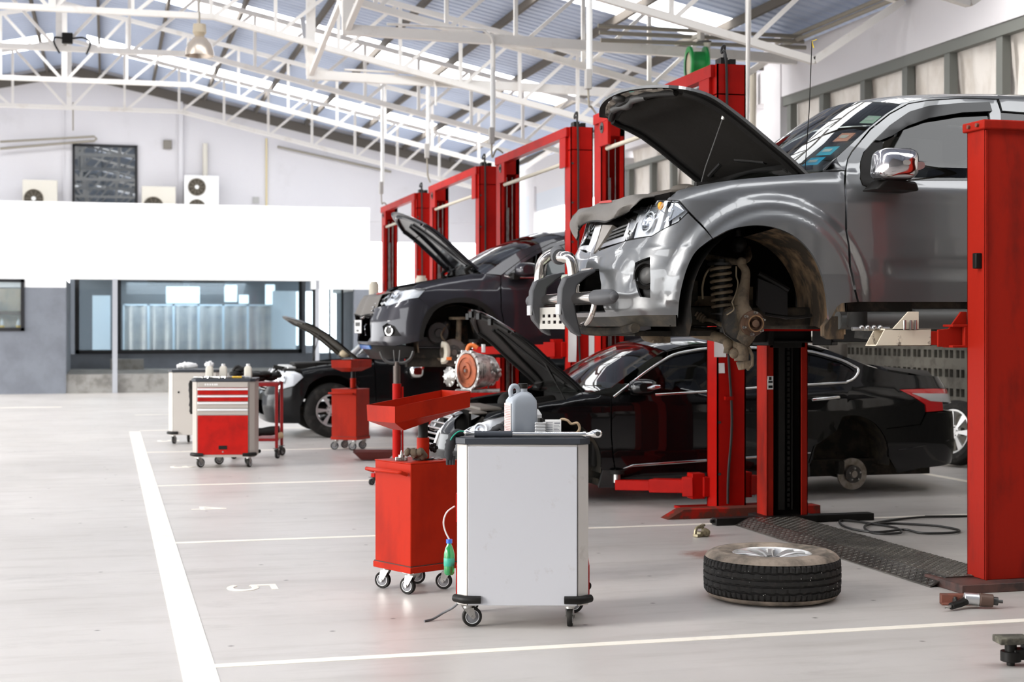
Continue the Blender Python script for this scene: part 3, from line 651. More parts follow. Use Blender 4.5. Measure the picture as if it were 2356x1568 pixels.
for x in (-.60, -.56, -.52, -.48): m.ball((x, Y0+.06, zc+.055), .018)
m.cyl((-.42, Y0+.06, zc+.05), (-.66, Y0+.06, zc+.05), .012, seg=8)
m.make('bolt', STEEL, ab)
MB().cyl((-.5, Y0+.3, zc+.06), (-.5, Y0+.3, zc+.15), .06, seg=18).bar((-.3, Y0+.1, zc), (-.5, Y0+.3, zc+.03), .1, .07).make('lifting_pad', RUB, t)
arm(t, 'arm', (W+.06, D+.05, zc), (1.2, .85, zc), mat=REDW); arm(t, 'arm', (W+.06, L-.05, zc), (1.2, 2.2, zc), mat=BLK); arm(t, 'arm', (-.06, L-.05, zc), (-.62, 2.35, zc), mat=BLK)
MB().b2((-.42, 2.25, zc+.03), (.1, 2.6, zc+.05)).b2((-.34, 2.2, zc+.045), (.1, 2.5, zc+.06)).make('tray_plate', RED, t)
# ------------------------------------------------------------------ workshop trolleys and tools
def camxy(r, d): return (r*CA + d*SA, d*CA - r*SA)    # sideways / depth as seen -> floor position
CARTW = pm('cart_white', (.50, .50, .525), .42, col2=(.36, .33, .31), nscale=9, namt=(.60, .82), coat=.15)
CARTE = pm('cart_edge', (.60, .56, .52), .45, col2=(.40, .36, .32), nscale=7, namt=(.6, .8))
CREDD = pm('drawer_red', (.42, .010, .007), .4, col2=(.30, .009, .007), nscale=6, spec=.12)
WHEELG = pm('wheel_grey', (.22, .22, .23), .45)
def caster(t, x, y, r=.05, rz=0., zt=.115, bracket=STEEL, ringm=None):
    """swivel caster with its plate, fork and wheel; wheel axis turned by rz"""
    c, s_ = math.cos(rz), math.sin(rz)
    def P(a, b, z): return Vector((x+a*c-b*s_, y+a*s_+b*c, z))
    off = .022
    f = MB(); f.box((x, y, zt-.004), (.075, .06, .006), rz=rz); f.cyl((x, y, zt-.02), (x, y, zt-.006), .024, seg=16)
    for q in (-.017, .017):
        pts = [(-.026, zt-.02), (.028, zt-.02), (off+.016, r), (off+.004, r-.012), (off-.012, r)]
        a = [P(u, q, z) for u, z in pts]; b = [P(u, q+.0025*(1 if q > 0 else -1), z) for u, z in pts]; n = len(pts)
        f.add(a+b, [tuple(range(n)), tuple(range(2*n-1, n-1, -1))]+[(i, n+i, n+(i+1) % n, (i+1) % n) for i in range(n)])
    f.cyl(P(off, -.024, r), P(off, .024, r), .007, seg=10)
    fo = f.make('caster_fork', bracket, t, smooth=35)
    ax = P(0, 1, 0)-P(0, 0, 0); cc = P(off, 0, r)
    MB().lathe([(r*.66, -.012), (r*.95, -.013), (r, -.008), (r, .008), (r*.95, .013), (r*.66, .012)], cc, ax, 28, closed=True).make('caster_tyre', RUB, fo, smooth=35)
    m = MB(); m.lathe([(.001, -.011), (r*.50, -.011), (r*.66, -.008), (r*.66, .008), (r*.50, .011), (.001, .011)], cc, ax, 24); m.make('caster_hub', WHEELG, fo, smooth=35)
    MB().lathe([(r*.64, -.0135), (r*.70, -.0135), (r*.70, .0135), (r*.64, .0135)], cc, ax, 28, closed=True).make('caster_ring', ringm or pm('ring_white', (.72, .72, .72), .5), fo, smooth=35)
    return fo
def cart(name, label, loc, rz, body, edge, front=False, group='roller tool cabinets', w=.665, d=.46, h=.80, z0=.113):
    t = thing(name, label, 'tool cart', loc, rz, group)
    ch = .05; x0, x1 = -w/2, w/2
    out = [(x0+ch, 0), (x1-ch, 0), (x1, ch*.8), (x1, d-ch*.8), (x1-ch, d), (x0+ch, d), (x0, d-ch*.8), (x0, ch*.8)]
    MB().prism([(a*.985, b*.98+.005) for a, b in out], 'z', z0, z0+h).make('cabinet', edge, t, bevel=.003)
    MB().b2((x0+ch+.012, -.004, z0+.002), (x1-ch-.012, .004, z0+h-.01)).make('back_panel' if not front else 'front_frame', body, t, bevel=.002)
    MB().b2((x0+ch+.009, -.001, z0), (x0+ch+.0115, .002, z0+h)).make('seam', BLK, t, smooth=0); MB().b2((x1-ch-.0115, -.001, z0), (x1-ch-.009, .002, z0+h)).make('seam', BLK, t, smooth=0)
    m = MB(); o2 = [(a*1.01, b*1.0+(-.006 if b < .1 else .006)) for a, b in out]; m.prism(o2, 'z', z0+h, z0+h+.033); m.make('top_tray', TRAY, t, bevel=.004)
    for sx in (-1, 1):
        for yy, in ((0,), (d,)):
            sy = -1 if yy == 0 else 1
            a = [Vector((sx*(w/2-.125), yy+sy*.004, z0+.03)), Vector((sx*(w/2-.045), yy+sy*.006, z0+.03)), Vector((sx*(w/2+.006), yy-sy*.05, z0+.03))]
            MB().tube([a[0]+(a[0]-a[1])*.02, a[0], a[1], a[1]+(a[2]-a[1])*.5, a[2], a[2]+(a[2]-a[1])*.02], [.010, .020, .021, .021, .020, .010], 12).make('corner_bumper', BLK, t, smooth=60)
    return t
CD = 7.55
cx_, cy_ = camxy(.052, CD)
t = cart('tool_cart', 'large white metal tool cabinet on casters with an oil jug on its black top', (cx_, cy_, 0), -YAW+R(-1.5), CARTW, CARTE)
for a_, b_ in (((-.335, .06, .15), (-.33, .41, .30)), ((-.335, .06, .52), (-.33, .41, .66)), ((.328, .1, .15), (.335, .41, .30))): MB().b2(a_, b_).make('side_stripe', CREDD, t)
for x, y, a in ((-.275, .045, 0.1), (.235, .045, 1.35), (-.30, .42, .5), (.24, .44, -.3)): caster(t, x, y, .05, R(8)+a)
CT = Matrix.Translation((cx_, cy_, 0)) @ Matrix.Rotation(-YAW+R(-1.5), 4, 'Z')
def onc(x, y, z=.946): return tuple(CT @ Vector((x, y, z)))
CRZ = -YAW+R(-1.5)
ZT = .9465
# oil jug
JUG = pm('jug_grey', (.36, .39, .43), .38, coat=.1)
t = thing('oil_jug', 'grey plastic oil jug with black cap standing on the white cabinet', 'jug', onc(-.010, .17, ZT), CRZ+R(28))
secs = [(0, .148, .088, .02), (.008, .152, .092, .022), (.12, .152, .092, .022), (.155, .152, .092, .022), (.178, .148, .09, .024), (.197, .122, .08, .026), (.211, .085, .064, .026), (.221, .052, .05, .0245)]
m = MB(); loftloops(m, [[Vector((a + (.010 if z > .2 else 0), b, z)) for a, b in rrect(w_, d_, r_, 5)] for z, w_, d_, r_ in secs]); m.cyl((.010, 0, .218), (.010, 0, .243), .022, seg=24); jb = m.make('body', JUG, t, smooth=60)
MB().tube(spline([(-.052, 0, .185), (-.060, 0, .225), (-.050, 0, .248), (-.030, 0, .250), (-.016, 0, .236), (-.014, 0, .212)], 5), .0125, 12).make('handle', JUG, t, smooth=60)
MB().cyl((.010, 0, .238), (.010, 0, .262), .025, seg=28).cyl((.010, 0, .262), (.010, 0, .264), .022, seg=28).make('cap', BLK, t, bevel=.0015)
lb = MB().b2((-.0772, -.036, .02), (-.0764, .036, .165)).make('label', pm('label_pink', (.62, .50, .47), .6), t)
m = MB()
for k in range(15): m.b2((-.0776, -.03 if k % 4 else -.033, .03+k*.0085), (-.0772, .02+.01*(k % 3)-.004, .0325+k*.0085))
m.make('label_print', pm('print_brown', (.30, .10, .09), .6), lb, smooth=0)
# small bottles behind
t = thing('oil_bottle', 'small white bottle half hidden behind the grey oil jug', 'bottle', onc(.060, .27, ZT), CRZ)
MB().lathe([(.001, 0), (.032, 0), (.034, .01), (.034, .10), (.018, .125), (.013, .13), (.001, .13)], (0, 0, 0)).make('body', WHT, t); MB().cyl((0, 0, .13), (0, 0, .155), .017, seg=18).make('cap', BLK, t)
t = thing('additive_can', 'small grey ribbed bottle with black cap between the jug and the printed carton', 'bottle', onc(.088, .10, ZT), CRZ)
m = MB()
for k in range(5): m.box((0, 0, .008+k*.0145), (.054, .045, .0115))
m.box((0, 0, .034), (.048, .04, .066)); m.make('body', ALU, t, bevel=.002); MB().cyl((0, 0, .07), (0, 0, .092), .014, seg=16).make('cap', BLK, t)
t = thing('printed_carton', 'small white carton with fine grey print on the white cabinet', 'box', onc(.152, .12, ZT), CRZ+R(4))
MB().box((0, 0, .041), (.078, .05, .082)).make('carton', PAPER, t, bevel=.001)
m = MB()
for k in range(8): m.b2((-.036, -.0256, .008+k*.0088), (-.004, -.025, .0105+k*.0088)); m.b2((.002, -.0256, .006+k*.007), (.034-.006*(k % 3), -.025, .008+k*.007))
m.b2((.004, -.0256, .064), (.034, -.025, .070)); m.make('print', pm('print_grey', (.18, .18, .2), .6), t, smooth=0)
t = thing('strap', 'beige strap bent in a loop behind the printed carton', 'strap', onc(.225, .2, ZT+.006), CRZ)
pts = spline([(-.06, .02, 0), (-.045, .02, .045), (-.03, .02, .072), (0, .01, .068), (.02, .01, .05), (.05, 0, .055), (.062, 0, .03), (.05, -.01, .008), (.02, -.02, .004), (-.01, -.03, 0)], 5)
MB().tube(pts, .007, 8).make('loop', pm('strap_beige', (.40, .29, .18), .75), t, smooth=50)
# torque wrench
t = thing('torque_wrench', 'long chrome torque wrench lying along the front edge of the white cabinet top', 'wrench', onc(0, .03, ZT+.016), CRZ)
MB().cyl((-.225, 0, .0), (-.05, 0, .0), .0155, seg=18).cyl((-.225, 0, .0), (-.240, 0, .0), .0158, seg=18).make('grip', pm('grip_dark', (.03, .035, .045), .5), t, bevel=.001)
MB().cyl((-.05, 0, -.001), (.30, 0, -.001), .0125, seg=18).cyl((.30, 0, -.001), (.315, 0, -.001), .015, seg=16).make('tube', CHR, t)
m = MB(); m.tube([(.315, 0, -.002), (.335, 0, 0), (.352, 0, .002), (.372, 0, .004), (.388, 0, .004), (.396, 0, .004)], [.008, .012, .019, .022, .019, .007], 16); m.cyl((.374, -.021, .004), (.374, .021, .004), .010, seg=16); hd = m.make('ratchet_head', CHR, t, smooth=50)
MB().cyl((.374, -.024, .004), (.374, -.020, .004), .012, seg=20).cyl((.374, -.030, .004), (.374, -.024, .004), .006, seg=6).make('square_drive', GUN, hd)
t = thing('ratchet', 'short chrome ratchet handle near the left corner of the white cabinet top', 'ratchet', onc(-.235, .06, ZT+.014), CRZ+R(-6))
MB().tube([(-.06, 0, .008), (-.045, 0, .008), (-.02, 0, .002), (.06, 0, 0)], [.010, .018, .009, .008], 14).cyl((-.05, -.014, .006), (-.05, .014, .006), .008, seg=14).make('body', CHR, t, smooth=50)
t = thing('screwdriver_set', 'dark handled tools lying behind the chrome wrench on the white cabinet', 'tool', onc(-.15, .11, ZT+.012), CRZ+R(12))
MB().cyl((-.07, 0, 0), (.0, 0, .002), .012, seg=14).cyl((0, 0, .002), (.09, .02, 0), .004, seg=10).cyl((-.06, .04, 0), (.02, .05, 0), .010, seg=14).make('handles', pm('tool_blue', (.05, .08, .14), .45), t, bevel=.002)
def rag(name, label, cat, loc, rz, pts, rr, mat, seed=1):
    rnd = random.Random(seed); t = thing(name, label, cat, loc, rz)
    P_ = spline(pts, 5); m = MB(); m.tube(P_, [rr*(.75+.4*rnd.random())*(math.sin(PI*(k+1.5)/(len(P_)+2))**.5) for k in range(len(P_))], 10); m.make('cloth', mat, t, smooth=80); return t
rag('work_glove', 'black glove crumpled just left of the grey oil jug', 'glove', onc(-.125, .20, ZT+.016), CRZ, [(-.05, 0, -.008), (-.02, .02, .01), (.01, 0, .025), (.035, -.01, .004)], .018, pm('glove_black', (.02, .02, .022), .8), 2)
g = rag('hanging_glove', 'black glove hanging over the left edge of the white cabinet with a green cuff', 'glove', onc(-.34, .06, ZT+.005), CRZ, [(.05, .02, .012), (.0, .01, .010), (-.018, .0, -.03), (-.03, 0, -.08), (-.028, 0, -.12)], .026, pm('glove_black', (.02, .02, .022), .8), 3)
MB().tube(spline([(.055, 0, .02), (.02, -.01, .022), (-.015, -.02, -.01), (-.03, -.02, -.06)], 5), .0035, 8).make('green_cuff', pm('cuff_green', (.02, .30, .20), .6), g)
m = MB()
for k in range(3): m.tube(spline([(-.03+.012*k, 0, -.10), (-.036+.014*k, 0, -.13), (-.034+.013*k, .0, -.145)], 3), .009, 8)
m.make('fingers', pm('glove_black', (.02, .02, .022), .8), g, smooth=60)
# green bottle with a hose at the left side
t = thing('green_bottle', 'green plastic bottle with blue cap hung at the left side of the white cabinet', 'bottle', onc(-.375, .16, .24), CRZ)
GRB = pm('green_plastic', (.03, .42, .12), .12, coat=.5, trans=.5)
MB().lathe([(.001, 0), (.020, 0), (.026, .008), (.027, .05), (.025, .06), (.027, .07), (.027, .105), (.020, .135), (.011, .155), (.011, .165), (.001, .165)], (0, 0, 0), seg=24).make('body', GRB, t, smooth=50)
MB().lathe([(.0275, .045), (.028, .046), (.028, .085), (.0275, .086)], (0, 0, 0), seg=24).make('label', pm('label_teal', (.03, .32, .22), .4), t)
MB().cyl((0, 0, .16), (0, 0, .18), .0155, seg=20).make('cap', pm('cap_blue', (.02, .10, .45), .35), t)
MB().tube(spline([(0, 0, .18), (-.02, 0, .22), (-.028, -.01, .27), (-.01, -.02, .32), (.03, -.02, .35)], 6), .004, 8).make('hose', pm('hose_clear', (.62, .60, .58), .3), t)
t = thing('air_hose_end', 'grey air hose on the floor between the orange oil drainer and white cabinet', 'hose', onc(-.36, .1, .006), CRZ)
MB().tube(spline([(-.14, .05, .0), (-.10, .09, .003), (-.05, .11, .03), (.0, .09, .06), (.03, .06, .09)], 6), .006, 8).make('hose', pm('hose_grey', (.10, .10, .105), .5), t)

# oil drainers: red box on casters with a funnel tray on a post
def drainer(label, loc, rz, tilt=.035):
    t = thing('oil_drainer', label, 'oil drainer', loc, rz, 'orange oil drainers')
    w = .34; zb, zt = .125, .735
    MB().b2((0, 0, zb+.03), (w, w, zt)).make('tank', REDO, t, bevel=.006)
    MB().b2((-.008, -.008, zb), (w+.008, w+.008, zb+.035)).make('base_rim', REDO, t, bevel=.003)
    MB().b2((-.004, -.004, zb+.033), (w+.004, w+.004, zb+.04)).make('grime_band', pm('grime', (.05, .02, .015), .7), t, smooth=0)
    MB().b2((-.002, -.002, zt-.002), (w+.002, w+.002, zt+.004)).make('lid', REDO, t, bevel=.002)
    for x, y, a in ((.04, .05, 1.9), (.30, .05, 2.2), (.05, .30, 2.0), (.30, .30, 2.5)): caster(t, x, y, .048, a, zt=.128, bracket=STEEL)
    m = MB(); m.tube([(-.012, .02, zt-.06), (-.055, .02, zt-.045), (-.06, .03, zt-.045), (-.06, w-.0, zt-.045), (-.055, w+.01, zt-.045), (-.012, w-.01, zt-.06)], .011, 10); m.make('push_handle', REDO, t, smooth=50)
    px, py = .20, .15
    MB().cyl((px, py, zt), (px, py, zt+.13), .036, seg=22).make('post_sleeve', REDO, t)
    MB().cyl((px, py, zt+.12), (px, py, zt+.25), .028, seg=22).make('post', BLK, t); MB().cyl((px, py, zt), (px, py, zt+.012), .06, seg=22).make('post_flange', BLK, t)
    m = MB(); k0 = (px+.055, py-.03, zt+.07)
    for k in range(5):
        a = k*2*PI/5; m.ball((k0[0]+.014*math.cos(a)*.7, k0[1]-.014*math.cos(a)*.7, k0[2]+.018*math.sin(a)), .012)
    m.cyl((px, py, zt+.07), k0, .009); m.make('star_knob', BLK, t, smooth=50)
    # funnel tray, long side along local x
    L_, W_ = .54, .27; fx_, fy_ = px-.02, py+.01
    def ring(sx, sy, z, t0=0.): return [Vector((fx_+a*L_/2*sx, fy_+b*W_/2*sy, z+a*tilt)) for a, b in ((-1, -1), (1, -1), (1, 1), (-1, 1))]
    outr = [ring(1, 1, zt+.355), ring(.99, .97, zt+.265), ring(.55, .42, zt+.215)]; inn = [ring(.985, .975, zt+.355), ring(.975, .945, zt+.268), ring(.55, .42, zt+.222)]
    m = MB(); m.grid(outr, closed=True); m.grid(inn, closed=True, flip=True); m.add(outr[2], [(0, 1, 2, 3)]); m.add(inn[2], [(3, 2, 1, 0)])
    m.add(outr[0]+inn[0], [(i, (i+1) % 4, 4+(i+1) % 4, 4+i) for i in range(4)]); m.make('funnel_tray', REDO, t, smooth=0, recalc=False)
    return t
d1 = 8.45; dx, dy = camxy((945-1178)/3500*d1, d1)
D1R = -YAW+R(40.7)
drainer('nearest orange oil drainer with a wide tray, standing left of the white tool cabinet', (dx, dy, 0), D1R)
DM = Matrix.Translation((dx, dy, 0)) @ Matrix.Rotation(D1R, 4, 'Z')
def ond(x, y, z): return tuple(DM @ Vector((x, y, z)))
t = thing('gear', 'small metal gear lying on the nearest orange oil drainer', 'gear', ond(.07, .18, .741), 0)
m = MB(); pts = []
for k in range(28): a = 2*PI*k/28; pts += [(math.cos(a-.05)*.030, math.sin(a-.05)*.030), (math.cos(a+.05)*.035, math.sin(a+.05)*.035)]
m.prism(pts, 'z', 0, .016); m.cyl((0, 0, .016), (0, 0, .030), .018, seg=18); m.cyl((0, 0, .03), (0, 0, .055), .009, .004, seg=12); m.make('teeth_ring', STEEL, t, smooth=20)
rag('oily_rag', 'brown oily rag bunched beside the post of the nearest orange oil drainer', 'rag', ond(.105, .09, .772), D1R, [(-.05, .02, .0), (-.03, .03, .022), (.0, .0, .012), (.02, -.02, .018), (.04, -.01, -.006), (.02, .03, -.004), (-.02, .0, -.004)], .026, pm('rag_brown', (.10, .075, .05), .9, bump=.3), 5)
for k, (x, y) in enumerate(((.27, .10), (.30, .16))):
    t = tag(MB().lathe([(.012, 0), (.028, 0), (.028, .004), (.012, .004)], ond(x, y, .741), (0, 0, 1), 22, closed=True).make('steel_washer', STEEL), ['steel washer on the nearest orange drainer, nearer the star knob', 'steel washer on the nearest orange drainer, nearer its back corner'][k], 'washer', 'washers on the nearest drainer')
d2 = 18.35; dx2, dy2 = camxy((820-1178)/3500*d2, d2)
drainer('farther orange oil drainer with a small tray beside the wheel of the low black pickup', (dx2, dy2, 0), -YAW+R(68), tilt=0)

# red and grey tool cart seen from its drawer side
d3 = 16.1; x3, y3 = camxy((513-1178)/3500*d3, d3)
GREYC = pm('cart_grey', (.40, .36, .32), .45)
t = cart('tool_cart', 'grey and red tool cabinet showing chrome edged drawers, at the left', (x3, y3, 0), -YAW+R(3), GREYC, GREYC, front=True)
z0 = .113
MB().b2((-.26, -.012, z0+.742), (.26, -.004, z0+.795)).make('top_fascia', GREYC, t, bevel=.002)
m = MB()
for k, x in enumerate((-.19, -.165, -.14, -.115, -.09, -.07)): m.b2((x, -.014, z0+.76), (x+.016, -.012, z0+.78)); m.b2((x+.004, -.0145, z0+.765), (x+.01, -.014, z0+.78))
m.make('worn_lettering', PAPER, t, smooth=0)
for k, (za, zb, mt) in enumerate(((.665, .735, CREDD), (.593, .66, CREDD), (.522, .588, GREYC), (.45, .517, GREYC))):
    dr_ = MB().b2((-.265, -.014, z0+za), (.265, -.004, z0+zb)).make('drawer', mt, t, bevel=.002)
    MB().b2((-.265, -.026, z0+zb-.024), (.265, -.014, z0+zb-.004)).make('drawer_handle', pm('bright_alu', (.85, .86, .86), .3, .6), dr_, bevel=.003)
do = MB().b2((-.265, -.014, z0+.03), (.265, -.004, z0+.443)).make('door', CREDD, t, bevel=.002)
MB().b2((-.045, -.018, z0+.085), (.045, -.014, z0+.125)).make('latch', BLK, do, bevel=.003); MB().cyl((0, -.018, z0+.06), (0, -.014, z0+.06), .008, seg=14).make('lock', STEEL, do)
for x, y, a in ((-.26, .06, .9), (.26, .06, 1.3), (-.12, .42, .4), (.2, .42, 1.2)): caster(t, x, y, .05, a)
C3 = Matrix.Translation((x3, y3, 0)) @ Matrix.Rotation(-YAW+R(3), 4, 'Z')
def on3(x, y, z=.9465): return tuple(C3 @ Vector((x, y, z)))
OILW = pm('bottle_cream', (.62, .58, .50), .5)
for k, (x, y) in enumerate(((-.17, .2), (-.03, .25), (.24, .2))):
    t = thing('oil_bottle', ['cream oil bottle on the red drawer cabinet, left one', 'cream oil bottle on the red drawer cabinet, middle one', 'cream oil bottle on the red drawer cabinet, right one'][k], 'bottle', on3(x, y), -YAW, 'cream bottles on the drawer cabinet')
    m = MB(); loftloops(m, [[Vector((a, b, z)) for a, b in rrect(w_, w_*.7, w_*.2, 3)] for z, w_ in ((0, .08), (.10, .08), (.12, .06), (.13, .04))]); m.make('body', OILW, t, smooth=50); MB().cyl((0, 0, .13), (0, 0, .15), .02, seg=14).make('cap', WHT, t)
rnd = random.Random(4)
for k in range(9):
    x = -.27+.06*k; a = rnd.uniform(-.6, .6)
    t = tag(MB().cyl((-.05, 0, 0), (.05, 0, 0), .010, seg=10).cyl((.05, 0, -.004), (.065, 0, -.004), .017, seg=10).make('spanner', [STEEL, CHR, ALU][k % 3]), 'bright hand tool on the red drawer cabinet, '+['first', 'second', 'third', 'fourth', 'fifth', 'sixth', 'seventh', 'eighth', 'last'][k]+' from its left edge', 'hand tool', 'hand tools on the drawer cabinet')
    t.location = on3(x, .07+.02*(k % 3), .958+.012*(k % 2)*0); t.rotation_euler = (0, 0, -YAW+a)
t = tag(MB().cyl((-.05, 0, 0), (.05, 0, 0), .011, seg=10).make('yellow_handle_tool', YEL), 'tool with a yellow handle on the red drawer cabinet', 'hand tool'); t.location = on3(.14, .05, .959)
rag('hanging_cloth', 'dark cloth hanging at the left side of the red drawer cabinet', 'cloth', on3(-.36, .2, .82), 0, [(0, 0, .1), (-.01, 0, .05), (0, 0, -.1), (.0, 0, -.2), (0, 0, -.26)], .03, RUB, 7)
# pale cart behind, with papers
d4 = 19.4; x4, y4 = camxy((448-1178)/3500*d4, d4)
t = cart('tool_cart', 'plain beige tool cabinet half hidden behind the red drawer cabinet', (x4, y4, 0), -YAW+R(8), pm('cart_beige', (.56, .52, .47), .5), pm('cart_beige', (.56, .52, .47), .5))
for x, y, a in ((-.27, .06, 1.2), (-.1, .3, 1.5), (.27, .06, 1.3), (.25, .42, 1.2)): caster(t, x, y, .05, a)
MB().cyl((-.2, -.008, .66), (-.2, 0, .66), .014, seg=12).make('lock', BLK, t)
C4 = Matrix.Translation((x4, y4, 0)) @ Matrix.Rotation(-YAW+R(8), 4, 'Z')
t = rag('white_towel', 'white towel folded on the beige tool cabinet', 'towel', tuple(C4 @ Vector((-.1, .2, .975))), -YAW, [(-.14, 0, .0), (-.06, 0, .02), (.04, 0, .02), (.12, .02, .01)], .045, WHT, 8)
rag('white_bag', 'small white bag on the beige tool cabinet beside the towel', 'bag', tuple(C4 @ Vector((.17, .2, .985))), -YAW, [(-.05, 0, .0), (0, 0, .02), (.05, 0, .0)], .05, WHT, 9)
# dark red parts trolley
d5 = 17.2; x5, y5 = camxy((585-1178)/3500*d5, d5)
t = thing('parts_trolley', 'dark red open frame trolley with black car parts on top', 'trolley', (x5, y5, 0), -YAW+R(6))
m = MB()
for x in (-.25, .25):
    for y in (0, .42): m.b2((x-.018, y-.018, .12), (x+.018, y+.018, .86)) if not (x > 0 and y > .1) else m.b2((x+.02, y-.018, .12), (x+.055, y+.018, .86))
m.b2((-.27, -.02, .82), (.27, .44, .86)); m.b2((-.27, -.02, .2), (.27, .44, .23)); m.make('frame', REDD, t, bevel=.003)
for x, y, a in ((-.24, 0, 1), (.25, 0, 1.2), (-.24, .42, .5), (.28, .42, 1.0)): caster(t, x, y, .05, a, zt=.12, bracket=GUN, ringm=GUN)
C5 = Matrix.Translation((x5, y5, 0)) @ Matrix.Rotation(-YAW+R(6), 4, 'Z')
t = thing('engine_cover', 'jumble of black plastic engine covers on the dark red trolley', 'engine part', tuple(C5 @ Vector((0, .2, .865))), -YAW)
m = MB(); rnd = random.Random(12)
for k in range(9): m.ball((-.22+.055*k, rnd.uniform(-.08, .08), .04+.05*math.sin(k*1.3)**2+.05*(k < 3)), .07, (1.2, 1, .55)); 
m.tube(spline([(-.25, 0, .12), (-.2, 0, .17), (-.1, 0, .1), (.05, 0, .1), (.2, 0, .05), (.27, 0, .12)], 4), .025, 8); m.make('cover', BLK, t, smooth=25)
t = thing('black_hose_part', 'black ribbed air duct on the lower shelf of the dark red trolley', 'duct', tuple(C5 @ Vector((.08, .1, .29))), -YAW)
MB().tube([(-.2, 0, -.02), (-.1, 0, 0), (0, 0, .01), (.1, 0, .02), (.2, 0, .03)], [.05, .055, .045, .055, .05], 12).make('duct', BLK, t, smooth=60); MB().cyl((.17, -.06, -.04), (.24, -.03, -.02), .035, seg=16).make('tan_filter', pm('filter_tan', (.55, .40, .24), .7), t, bevel=.005)
# transmission jack under the crossover
d6 = 14.6; x6, y6 = camxy((913-1178)/3500*d6, d6)
t = thing('transmission_jack', 'tall red post jack with a dark curved cradle under the raised crossover', 'jack', (x6, y6, 0), -YAW)
MB().cyl((0, 0, .1), (0, 0, .95), .042, seg=20).make('outer_tube', RED, t); MB().cyl((0, 0, .95), (0, 0, 1.12), .034, seg=20).cyl((0, 0, 1.10), (0, 0, 1.16), .022, seg=16).make('ram', pm('ram_rust', (.09, .07, .06), .45, .5), t)
MB().cyl((.055, 0, .1), (.055, 0, .92), .010, seg=10).make('side_rod', RED, t)
m = MB()
for sx in (-1, 1): m.tube(spline([(0, 0, 1.15), (sx*.07, 0, 1.15), (sx*.13, 0, 1.19), (sx*.16, 0, 1.26)], 5), .014, 8); m.cyl((sx*.02, .02, 1.15), (sx*.03, .02, 1.27), .008, seg=8)
m.make('cradle', GUN, t, smooth=50)
m = MB()
for a in (45, 135, 225, 315): m.bar((0, 0, .09), (.30*math.cos(R(a)), .30*math.sin(R(a)), .09), .05, .04)
m.make('base_leg', RED, t)
for a in (45, 135, 225, 315): caster(t, .29*math.cos(R(a)), .29*math.sin(R(a)), .03, R(a), zt=.075, bracket=GUN, ringm=GUN)
# drip tray
d7 = 17.1; x7, y7 = camxy((862-1178)/3500*d7, d7)
t = thing('drip_tray', 'shallow dark red drip tray on the floor behind the nearest orange drainer', 'tray', (x7, y7, 0), -YAW+R(5))
def ringz(sx, sy, z): return [Vector((a*sx, b*sy, z)) for a, b in ((-1, -1), (1, -1), (1, 1), (-1, 1))]
m = MB(); m.grid([ringz(.24, .18, .10), ringz(.15, .12, .01)], closed=True); m.grid([ringz(.235, .175, .10), ringz(.145, .115, .016)], closed=True, flip=True); m.add(ringz(.15, .12, .01), [(0, 1, 2, 3)]); m.add(ringz(.145, .115, .016), [(3, 2, 1, 0)]); m.make('tray', pm('tray_red', (.12, .02, .015), .5), t, smooth=0, recalc=False)

# loose wheel lying on the floor
wc = atZ(1776, 1372); t = thing('loose_wheel', 'dusty pickup wheel lying flat on the floor with its alloy rim up', 'wheel', (wc.x, wc.y, 0), 0)
RUBD = pm('rubber_dusty', (.10, .085, .07), .85, col2=(.36, .29, .23), nscale=6, namt=(.35, .62), spec=.2)
r, rimr, h = .378, .215, .128
prof = [(rimr-.004, h*.80), (rimr+.004, h*.90), (rimr+.015, h*.93), (rimr+.03, h*.96), (rimr+.034, h*.985), (rimr+.07, h*1.0), (rimr+.075, h*1.01), (rimr+.085, h*1.01), (rimr+.088, h*1.0), (r-.055, h*.97), (r-.050, h*.975), (r-.04, h*.95), (r-.022, h*.86), (r-.010, h*.74)]
c0 = (0, 0, .131)
m = MB(); m.lathe(prof, c0, (0, 0, 1), 96); m.make('sidewall', RUBD, t, smooth=50)
m = MB(); lo = [(a, -b) for a, b in prof[::-1]]; m.lathe(lo, c0, (0, 0, 1), 96); m.make('lower_sidewall', RUBD, t, smooth=50)
TRD = pm('tread_rubber', (.018, .0165, .015), .72, spec=.3, col2=(.05, .042, .036), nscale=30, namt=(.55, .8))
SEG = 288; rows = []
zs = [(-.74, 0), (-.66, 0), (-.60, 0), (-.47, 0), (-.445, 1), (-.40, 1), (-.375, 0), (-.19, 0), (-.17, 1), (-.10, 1), (-.08, 0), (.08, 0), (.10, 1), (.17, 1), (.19, 0), (.375, 0), (.40, 1), (.445, 1), (.47, 0), (.60, 0), (.66, 0), (.74, 0)]
for i in range(SEG):
    a = 2*PI*i/SEG; row = []
    for q, g in zs:
        rr = r-.004*(abs(q)/.74)**2 - (.010 if abs(q) > .7 else 0)
        zz = q*h + (.0025*math.sin(a*40+q*6) if g or .3 < abs(q) < .5 else 0)
        if g: rr -= .010
        elif abs(q) >= .58: rr -= .009 if (i % 4 == 0) else 0
        elif .2 < abs(q) < .4 and (i+int(q*20)) % 8 == 0: rr -= .0045
        elif abs(q) < .1 and i % 16 == 0: rr -= .002
        row.append(Vector((rr*math.cos(a), rr*math.sin(a), .131+zz)))
    rows.append(row)
rows.append(rows[0]); m = MB(); m.grid(rows); m.make('tread', TRD, t, smooth=28)
m = MB(); rnd = random.Random(3)
for k in range(34):
    a = rnd.uniform(-PI, 0)-.1; q = rnd.uniform(-.5, .5); m.ball(((r-.001)*math.cos(a), (r-.001)*math.sin(a), .131+q*h), rnd.uniform(.0012, .0024), seg=6, rings=4)
m.make('stones', pm('grit', (.70, .66, .6), .7), t)
ALR = pm('alloy_rim', (.74, .73, .71), .3, .6)
